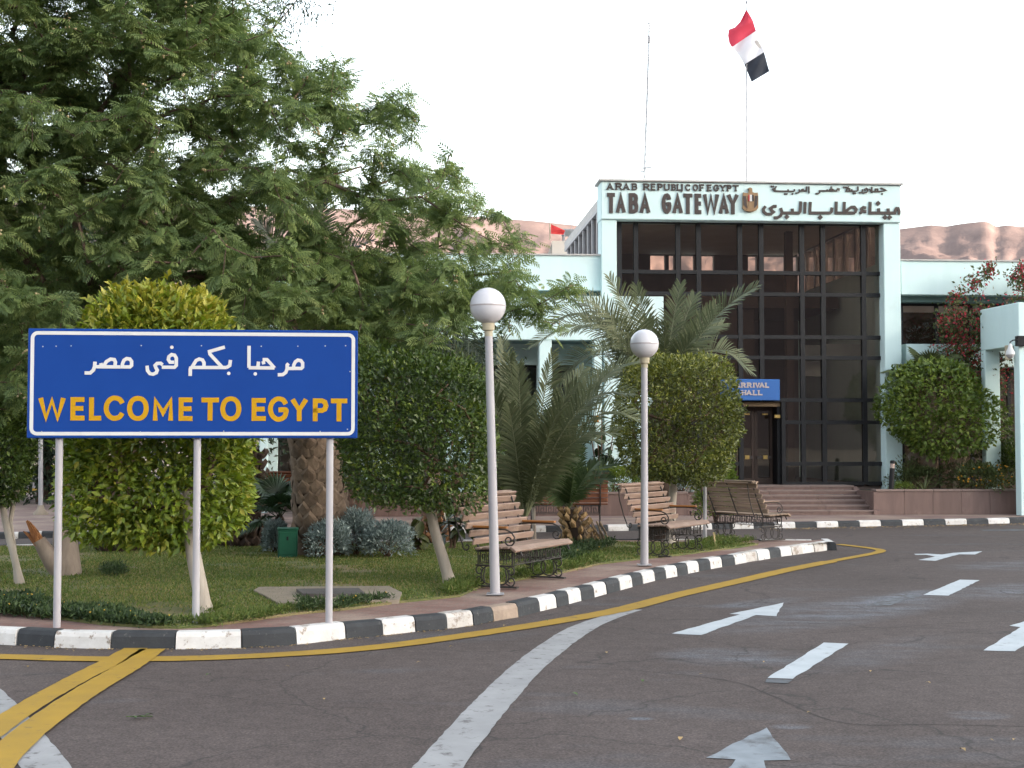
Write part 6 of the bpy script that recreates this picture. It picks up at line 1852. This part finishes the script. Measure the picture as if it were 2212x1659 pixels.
# young palm behind the near bench with long arching fronds
d3 = 18.6
p3 = empty('date_palm', (P(1132, 955, d3).x, d3, LAWNZ), 0, 'young palm with long arching fronds rising right behind the nearest bench', 'palm', 'date palms in the garden')
c3 = rel(p3, P(1132, 1125, d3))
link('trunk', MB().lathe([(.09, 0), (.11, .08), (.09, c3.z * .8), (.04, c3.z + .06)], 12).mesh('trunk', PALMC, True), p3)
to_px(p3, c3, [(1192, 765, -.4, .03), (1300, 860, .2, .14), (1395, 775, .4, .18), (1330, 935, -.3, .22), (1045, 800, .4, .06), (985, 760, .8, .12), (1085, 735, .8, .04), (1120, 790, .3, .0), (1010, 900, .6, .2), (1260, 800, .7, .10), (1060, 990, .7, .16), (1235, 990, .3, .2), (1365, 850, -.6, .24), (1150, 860, .9, .02), (1100, 880, -.2, .04), (1030, 860, .2, .12), (1100, 770, .6, .06), (1385, 905, .3, .26), (1245, 830, -.5, .12), (1200, 900, -.7, .05), (1290, 950, .5, .2), (1075, 830, .9, .06), (1330, 800, .6, .16)],
      d3, ll=.38, n=54, mat=FROND)
# stub palm: dead frond bases and short green fronds
s4 = G(1246, 1176, LAWNZ)
p4 = empty('stub_palm', s4, 0, 'stubby young palm trunk wrapped in dead frond bases between two benches', 'palm')
top4 = rel(p4, P(1228, 1100, s4.y))
link('trunk', MB().tube([(.06, .1, -.02), tuple(top4 * .5 + Vector((.04, .03, 0))), tuple(top4)], [.20, .17, .10], 12).mesh('trunk', PALMC, True), p4)
to_px(p4, top4, [(1215, 985, 0, .0), (1255, 960, .2, .0), (1290, 1000, -.1, .1), (1320, 1035, .2, .18), (1180, 1010, .2, .08), (1160, 1060, -.1, .15), (1240, 1020, -.3, .02), (1340, 1000, .5, .15), (1200, 950, .4, .02)], s4.y, ll=.26, n=40, mat=FRONDG, rr=.009)
def boot_mesh(mat, w=.085, h=.20, t=.045):
    V = [(-w * .8, 0, 0), (w * .8, 0, 0), (w, 0, h * .55), (0, 0, h), (-w, 0, h * .55), (-w * .5, -t * .7, h * .08), (w * .5, -t * .7, h * .08), (w * .62, -t, h * .5), (0, -t * 1.5, h * .82), (-w * .62, -t, h * .5), (0, -t * 1.25, h * .4)]
    F = [(0, 1, 6, 5), (1, 2, 7, 6), (2, 3, 8, 7), (3, 4, 9, 8), (4, 0, 5, 9), (5, 6, 10), (6, 7, 10), (7, 8, 10), (8, 9, 10), (9, 5, 10)]
    return MB().add(V, F).mesh('leaf_base', mat)
def boots(o, axis, radii, rows, per, me, tilt=.32, s0=1.0, jit=.06):
    """diamond leaf bases in a spiral round a trunk axis"""
    ax = spline([Vector(a) for a in axis], .05)
    for r_ in range(rows):
        t = r_ / max(1, rows - 1)
        c = ax[min(len(ax) - 1, int(t * (len(ax) - 1) * .96))]
        rad_ = float(np.interp(t, np.linspace(0, 1, len(radii)), radii))
        for k in range(per):
            a = 2 * math.pi * (k + .5 * (r_ % 2)) / per + R.uniform(-jit, jit)
            ob = link('leaf_base', me, o)
            sc = s0 * R.uniform(.85, 1.15) * (1.0 - .15 * t)
            ob.matrix_basis = Matrix.Translation(Vector(c) + Vector((math.cos(a) * rad_, math.sin(a) * rad_, R.uniform(-.02, .02)))) @ Matrix.Rotation(a + math.pi / 2, 4, 'Z') @ Matrix.Rotation(tilt + R.uniform(-.1, .1), 4, 'X') @ Matrix.Rotation(R.uniform(-.15, .15), 4, 'Y') @ Matrix.Diagonal((sc, sc, sc, 1))
bd = boot_mesh(DEADB, .05, .17, .04)
boots(p4, [(.06, .1, .0), tuple(top4 * .5 + Vector((.04, .03, 0))), tuple(top4)], [.20, .17, .10], 6, 9, bd, .55, 1.0, .2)
# dead dry skirt lying to its right
dd_ = []
for k in range(60):
    a = R.uniform(-.9, .9); L = R.uniform(.14, .34)
    b_ = np.array([R.uniform(.02, .40), R.uniform(-.12, .1), R.uniform(.06, .38)])
    dd_.append((b_, b_ + np.array([L * .4 * math.cos(a), -.07, -L * .7]), .016, .005))
link('dead_fronds', branch_mesh('dead_fronds', dd_, surf('dead_frond', (0.38, 0.29, 0.20), (0.26, 0.19, 0.13), 8, rough=.9), 4), p4)
# thick-trunked palm behind the sign
d5 = G(690, 1196, LAWNZ).y
p5b = G(692, 1196, LAWNZ)
p5 = empty('date_palm', p5b, 0, 'thick trunked date palm with diamond leaf scars behind the right post of the sign', 'palm', 'date palms in the garden')
top5 = rel(p5, P(664, 640, d5))
ax5 = [(0, 0, -.05), tuple(rel(p5, P(692, 1100, d5))), tuple(rel(p5, P(682, 1000, d5))), tuple(rel(p5, P(672, 900, d5))), tuple(top5)]
rs = [.40, .36, .345, .33, .32, .32, .34, .37, .36, .30]
c_ = spline([Vector(a) for a in ax5], .1)
link('trunk', MB().tube([tuple(q) for q in c_], list(np.interp(np.linspace(0, 1, len(c_)), np.linspace(0, 1, 10), [r - .03 for r in rs])), 18).mesh('trunk', PALMC, True), p5)
boots(p5, ax5, rs, 24, 12, boot_mesh(PALMB, .120, .255, .024), .06, 1.0)
to_px(p5, top5, [(1040, 770, .2, .26), (985, 830, -.3, .36), (930, 700, .5, .2), (870, 800, -.6, .4), (1010, 690, .9, .2), (800, 830, .6, .45), (560, 480, 0, .05), (700, 420, .4, 0), (800, 520, -.3, .1), (450, 700, .3, .3), (380, 800, -.2, .4), (500, 560, .9, .1), (840, 600, .8, .14), (900, 860, .5, .45), (760, 860, -.5, .5)],
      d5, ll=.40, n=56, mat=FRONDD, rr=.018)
# smaller brown palm base left of it
p6b = G(523, 1178, LAWNZ)
p6 = empty('stub_palm', p6b, 0, 'brown shaggy palm base left of the green cabinet under the yellow tree', 'palm')
ax6 = [(0, 0, -.03), (.03, 0, .45), (.06, 0, .9), (.08, 0, 1.4)]
link('trunk', MB().tube(ax6, [.27, .25, .23, .2], 14).mesh('trunk', PALMC, True), p6)
boots(p6, ax6, [.28, .26, .24, .21], 9, 11, boot_mesh(PALMC, .075, .2, .04), .35, 1.0, .15)
for az, el, L in ((.2, 60, 1.5), (1.4, 55, 1.6), (2.6, 62, 1.5), (3.8, 50, 1.4), (4.9, 58, 1.5), (5.8, 66, 1.4)):
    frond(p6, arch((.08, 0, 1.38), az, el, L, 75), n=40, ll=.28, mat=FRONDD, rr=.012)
p7b = G(256, 1189, LAWNZ)
p7 = empty('stub_palm', p7b, 0, 'low dark shaggy palm stump in the lawn under the left of the yellow tree', 'palm')
link('trunk', MB().lathe([(.26, -.02), (.28, .12), (.20, .3), (.08, .36)], 14).mesh('trunk', PALMC, True), p7)
boots(p7, [(0, 0, 0), (0, 0, .15), (0, 0, .3)], [.27, .26, .15], 3, 11, boot_mesh(PALMC, .06, .17, .04), .5, 1.0, .2)
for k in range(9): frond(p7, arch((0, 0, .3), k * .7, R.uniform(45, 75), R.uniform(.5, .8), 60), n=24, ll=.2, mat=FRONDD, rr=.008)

# fan palms
FAN = leafmat('fan_leaf', [(0.0, (0.020, 0.042, 0.020)), (0.5, (0.040, 0.075, 0.032)), (1.0, (0.085, 0.13, 0.055))], trans=.15, rough=.4, spec=.45, patch=2)
FANR = leafmat('fan_leaf_pale', [(0.0, (0.055, 0.075, 0.030)), (0.5, (0.10, 0.125, 0.050)), (1.0, (0.18, 0.19, 0.085))], trans=.2, rough=.5, spec=.3, patch=2)
def fan_leaf(parent, c, az, el, L, Rf, mat, n=30):
    c = Vector(c)
    e = math.radians(el)
    d = Vector((math.cos(e) * math.cos(az), math.cos(e) * math.sin(az), math.sin(e)))
    hub = c + d * L
    s = d.cross(Vector((0, 0, 1))).normalized(); nn = s.cross(d).normalized()
    dn = (d * .75 - Vector((0, 0, 1)) * .35).normalized(); s2 = s; n2 = s2.cross(dn).normalized()
    V, F, TT = [], [], []
    for k in range(n):
        a = math.radians(-140 + 280 * k / (n - 1)); da = math.radians(280 / (n - 1) * .55)
        dirv = lambda q: dn * math.cos(q) + s2 * math.sin(q)
        L_ = Rf * (0.80 + .2 * math.cos(a * .6)) * R.uniform(.93, 1.07)
        b = len(V)
        m = hub + dirv(a) * L_ * .55 + n2 * (.05 * Rf if k % 2 else 0)
        V += [tuple(hub), tuple(hub + dirv(a - da) * L_ * .55), tuple(m + n2 * .045 * Rf), tuple(hub + dirv(a + da) * L_ * .55), tuple(hub + dirv(a) * L_ - Vector((0, 0, .12 * L_)))]
        F += [(b, b + 1, b + 2, b + 2), (b, b + 2, b + 3, b + 3), (b + 1, b + 4, b + 2, b + 2), (b + 2, b + 4, b + 3, b + 3)]
        TT += [R.uniform(.25, .75)] * 5
    F = [f[:3] for f in F]
    b = len(V)
    w = .012
    V += [tuple(c + s * w), tuple(c - s * w), tuple(hub - s * w * .6), tuple(hub + s * w * .6), tuple(c - nn * w), tuple(hub - nn * w * .6)]
    F += [(b, b + 1, b + 2), (b, b + 2, b + 3), (b, b + 3, b + 5), (b, b + 5, b + 4), (b + 1, b + 4, b + 5), (b + 1, b + 5, b + 2)]
    TT += [.8] * 6
    return link('fan_leaf', fastmesh('fan_leaf', V, F, mat, TT), parent)
f1b = G(605, 1192, LAWNZ); f1b.y += .5; f1b.x = P(605, 955, f1b.y).x
fp1 = empty('fan_palm', f1b, 0, 'small dark fan palm between the yellow tree and the thick palm trunk', 'fan palm', 'fan palms')
fh = rel(fp1, P(608, 1120, f1b.y)).z
link('trunk', MB().lathe([(.08, -.02), (.09, .1), (.07, fh), (.03, fh + .06)], 10).mesh('trunk', PALMC, True), fp1)
for az, el, L, rf in ((3.3, 35, .25, .42), (3.0, 62, .45, .42), (2.2, 75, .40, .40), (.3, 72, .42, .40), (4.0, 30, .30, .40), (4.9, 55, .3, .38), (1.2, 60, .4, .4), (5.5, 40, .3, .36), (3.6, -5, .28, .36)):
    fan_leaf(fp1, (0, 0, fh), az, el, L, rf, FAN)
f2b = Bw(U(2010, -.75), -.75, .115)
fp2 = empty('fan_palm', f2b, 0, 'pale green fan palm crown rising behind the loose green tree in the planter', 'fan palm', 'fan palms')
fh2 = rel(fp2, P(2000, 845, f2b.y)).z
link('trunk', MB().lathe([(.16, -.0), (.17, .2), (.14, fh2 - .2), (.10, fh2)], 12).mesh('trunk', PALMB, True), fp2)
for az, el, L, rf in ((3.2, 50, .6, .55), (2.6, 72, .7, .55), (.2, 62, .7, .55), (4.4, 70, .65, .5), (3.4, 15, .75, .5), (5.6, 45, .7, .5), (3.1, -12, .85, .5), (1.2, 70, .7, .5), (4.9, 40, .6, .5), (.0, 35, .8, .5), (3.0, 33, .8, .5)):
    fan_leaf(fp2, (0, 0, fh2), az, el, L, rf, FANR, 34)
# spiky plant in the right planter
ag = Bw(U(1995, -1.9), -1.9, hPR - .08)
agv = empty('spiky_plant', ag, 0, 'small spiky leaved plant in front of the loose tree in the right planter', 'plant')
for k in range(16):
    a = k * 2.4; e = R.uniform(35, 80); L = R.uniform(.30, .52)
    pts_ = arch((0, 0, .0), a, e, L, 40)
    V_ = []
    for i, q in enumerate(pts_):
        w = .018 * (1 - i / (len(pts_) - .6)); s = Vector((-math.sin(a), math.cos(a), 0)) * w
        V_ += [tuple(q + s), tuple(q - s)]
    link('leaf', fastmesh('leaf', V_, [(2 * i, 2 * i + 1, 2 * i + 3, 2 * i + 2) for i in range(len(pts_) - 1)], FANR, [R.random()] * len(V_)), agv)

# broad-leaved plants
RUB = leafmat('rubber_leaf', [(0.0, (0.016, 0.028, 0.014)), (0.5, (0.032, 0.050, 0.022)), (1.0, (0.11, 0.085, 0.035))], trans=.1, rough=.25, spec=.5, patch=2)
OLB = leafmat('broad_olive_leaf', [(0.0, (0.035, 0.045, 0.014)), (0.5, (0.070, 0.080, 0.024)), (1.0, (0.13, 0.12, 0.04))], trans=.15, rough=.35, spec=.5, patch=2)
def big_leaf_me(mat, L, W):
    n = 6; V, F = [], []
    for i in range(n):
        t = i / (n - 1); w = W / 2 * math.sin(math.pi * (t * .92 + .05)) ** .8; z = -.18 * L * t * t
        V += [(t * L, w, z + w * .35), (t * L, 0, z), (t * L, -w, z + w * .35)]
    for i in range(n - 1):
        for k in range(2): F.append((3 * i + k, 3 * i + k + 1, 3 * i + 4 + k, 3 * i + 3 + k))
    return fastmesh('leaf', V, F, mat, [R.uniform(.2, .8)] * len(V), True)
def broad_plant(name, base, stems, label, mat, L, W, n, spread, cat='plant'):
    o = empty(name, base, 0, label, cat)
    mes = [big_leaf_me(mat, L, W) for _ in range(5)]
    tops = [np.array(rel(o, s)) for s in stems]
    link('stems', branch_mesh('stems', [(np.array([R.uniform(-.05, .05), 0, 0.]), t, .02, .01) for t in tops], BARK, 5), o)
    for k in range(n):
        t = tops[k % len(tops)]; f = R.uniform(.35, 1.0)
        p_ = Vector(t * f) + Vector((R.uniform(-spread, spread), R.uniform(-spread, spread), R.uniform(-spread, spread)))
        ob = link('leaf', mes[k % 5], o)
        ob.matrix_basis = Matrix.Translation(p_) @ Matrix.Rotation(R.uniform(0, 6.28), 4, 'Z') @ Matrix.Rotation(R.uniform(-.2, 1.2), 4, 'Y') @ Matrix.Rotation(R.uniform(-.5, .5), 4, 'X')
    return o
rb_ = Bw(U(1300, -1.0), -1.0, hPL - .08)
broad_plant('rubber_plant', rb_, [P(1270, 900, rb_.y), P(1300, 880, rb_.y), P(1330, 900, rb_.y), P(1290, 940, rb_.y - .2), P(1325, 960, rb_.y - .2)], 'rubber plant with large dark leaves against the mint columns', RUB, .24, .12, 70, .14)
ob_ = G(905, 1192, LAWNZ); ob_.y += .25
broad_plant('broad_leaf_plant', ob_, [P(892, 1120, ob_.y), P(915, 1110, ob_.y), P(880, 1150, ob_.y)], 'broad leaved olive plant at the foot of the dark clipped tree', OLB, .26, .13, 20, .08)
ob2 = G(975, 1185, LAWNZ)
broad_plant('broad_leaf_plant', ob2, [P(965, 1090, ob2.y), P(990, 1060, ob2.y), P(1000, 1120, ob2.y)], 'dark broad leaved plant at the back left of the nearest bench', RUB, .28, .14, 22, .10)
# brown dead palm stub behind the clipped tree trunk
s8 = G(945, 1172, LAWNZ)
p8 = empty('stub_palm', s8, 0, 'orange brown dry palm stub behind the whitewashed trunk of the dark clipped tree', 'palm')
link('trunk', MB().lathe([(.13, -.02), (.15, .1), (.13, .45), (.06, .62)], 12).mesh('trunk', PALMC, True), p8)
boots(p8, [(0, 0, .02), (0, 0, .3), (0, 0, .58)], [.14, .14, .08], 6, 7, boot_mesh(surf('rust_base', (0.36, 0.18, 0.09), (0.22, 0.11, 0.055), 8, rough=.9, jitter=.2), .05, .16, .04), .5, 1.0, .2)

# ---- ground cover and tufts along the lawn edge
def cover(name, polypx, n, size, mat, label, hmax, flowers=0, lw=.35):
    poly = [(q.x, q.y) for q in [G(x, y, LAWNZ) for x, y in polypx]]
    xs_ = [p[0] for p in poly]; ys_ = [p[1] for p in poly]
    Xc = NR.uniform(min(xs_), max(xs_), n * 4); Yc = NR.uniform(min(ys_), max(ys_), n * 4)
    k = inside(poly, Xc, Yc); Xc, Yc = Xc[k][:n], Yc[k][:n]
    m = len(Xc)
    hz = np.array([.55 + .45 * mno.noise(Vector((x * 2.1, y * 2.1, 3.3))) for x, y in zip(Xc, Yc)]) * hmax
    per = 9
    p = np.repeat(np.stack([Xc, Yc, np.full(m, LAWNZ)], 1), per, 0)
    hh_ = np.repeat(hz, per)
    p[:, :2] += NR.normal(size=(m * per, 2)) * .025
    p[:, 2] += hh_ * NR.random(m * per) ** .7
    d_ = NR.normal(size=(m * per, 3)) * .7 + np.array([0, 0, .75])
    tv, tf = T_leaf(1, lw)
    V, F = scatter(tv, tf, frames(d_, rnd_dirs(m * per)), p, NR.uniform(.6, 1.3, m * per) * size)
    tt = np.clip(NR.normal(.42, .2, m * per), 0, 1)
    o = link(name, fastmesh(name, V, F, mat, np.repeat(tt, 4)))
    tag(o, label, 'ground cover', kind='stuff')
    if flowers:
        q = p[NR.integers(0, m * per, flowers)] + np.array([0, 0, .03])
        V, F = scatter(BV, BF, np.tile(np.eye(3), (flowers, 1, 1)), q, NR.uniform(.006, .012, flowers))
        link('flowers', fastmesh('flowers', V, F, surf('yellow_petals_' + name, (0.55, 0.36, 0.05), (0.45, 0.28, 0.04), 9)), o)['kind'] = 'stuff'
    return o
COV = leafmat('cover_leaves', [(0.0, (0.022, 0.042, 0.016)), (0.5, (0.045, 0.078, 0.026)), (1.0, (0.10, 0.135, 0.05))], trans=.2, patch=3)
cover('ground_cover', [(-80, 1300), (40, 1298), (110, 1310), (116, 1336), (40, 1330), (-80, 1322)], 620, .055, COV, 'dark leafy ground cover with yellow flowers at the left of the sign posts', .15, 34)
cover('ground_cover', [(126, 1318), (230, 1326), (300, 1338), (372, 1350), (330, 1353), (220, 1346), (126, 1335)], 600, .05, COV, 'leafy edging plants between the left and middle sign posts', .11, 26)
cover('ground_cover', [(642, 1305), (700, 1312), (820, 1292), (850, 1296), (720, 1318), (650, 1322)], 120, .06, COV, 'leafy tufts round the right sign post in front of the manhole slab', .10, 8, .22)
cover('ground_cover', [(380, 1344), (440, 1342), (520, 1328), (640, 1318), (560, 1338), (450, 1352)], 240, .05, GRASSM, 'ragged weeds along the lawn edge right of the middle sign post', .07, 0, .2)
cover('ground_cover', [(1120, 1190), (1200, 1180), (1310, 1165), (1330, 1178), (1240, 1215), (1150, 1232)], 520, .06, COV, 'flowering weeds round the stub palm beside the nearest bench', .13, 16, .3)
cover('ground_cover', [(1225, 1220), (1300, 1205), (1300, 1214), (1205, 1236), (1130, 1250), (1120, 1242)], 420, .06, GRASSM, 'long grass along the paving between the two pale benches', .12, 0, .16)
cover('ground_cover', [(1480, 1175), (1560, 1165), (1632, 1170), (1590, 1178), (1500, 1190)], 260, .06, GRASSM, 'long grass at the tip of the garden island under the weathered bench', .11, 0, .16)
cover('ground_cover', [(985, 1262), (1030, 1255), (1030, 1268), (992, 1285), (960, 1288), (965, 1270)], 240, .06, GRASSM, 'long grass at the foot of the dark clipped tree', .10, 0, .16)
cover('ground_cover', [(448, 1316), (470, 1314), (474, 1322), (450, 1326)], 60, .05, GRASSM, 'small grass tuft at the foot of the yellow clipped tree', .08, 0, .16)
cover('ground_cover', [(215, 1232), (262, 1228), (268, 1244), (225, 1248)], 90, .06, COV, 'dark tuft beside the trunk of the feathery tree', .14, 0, .2)
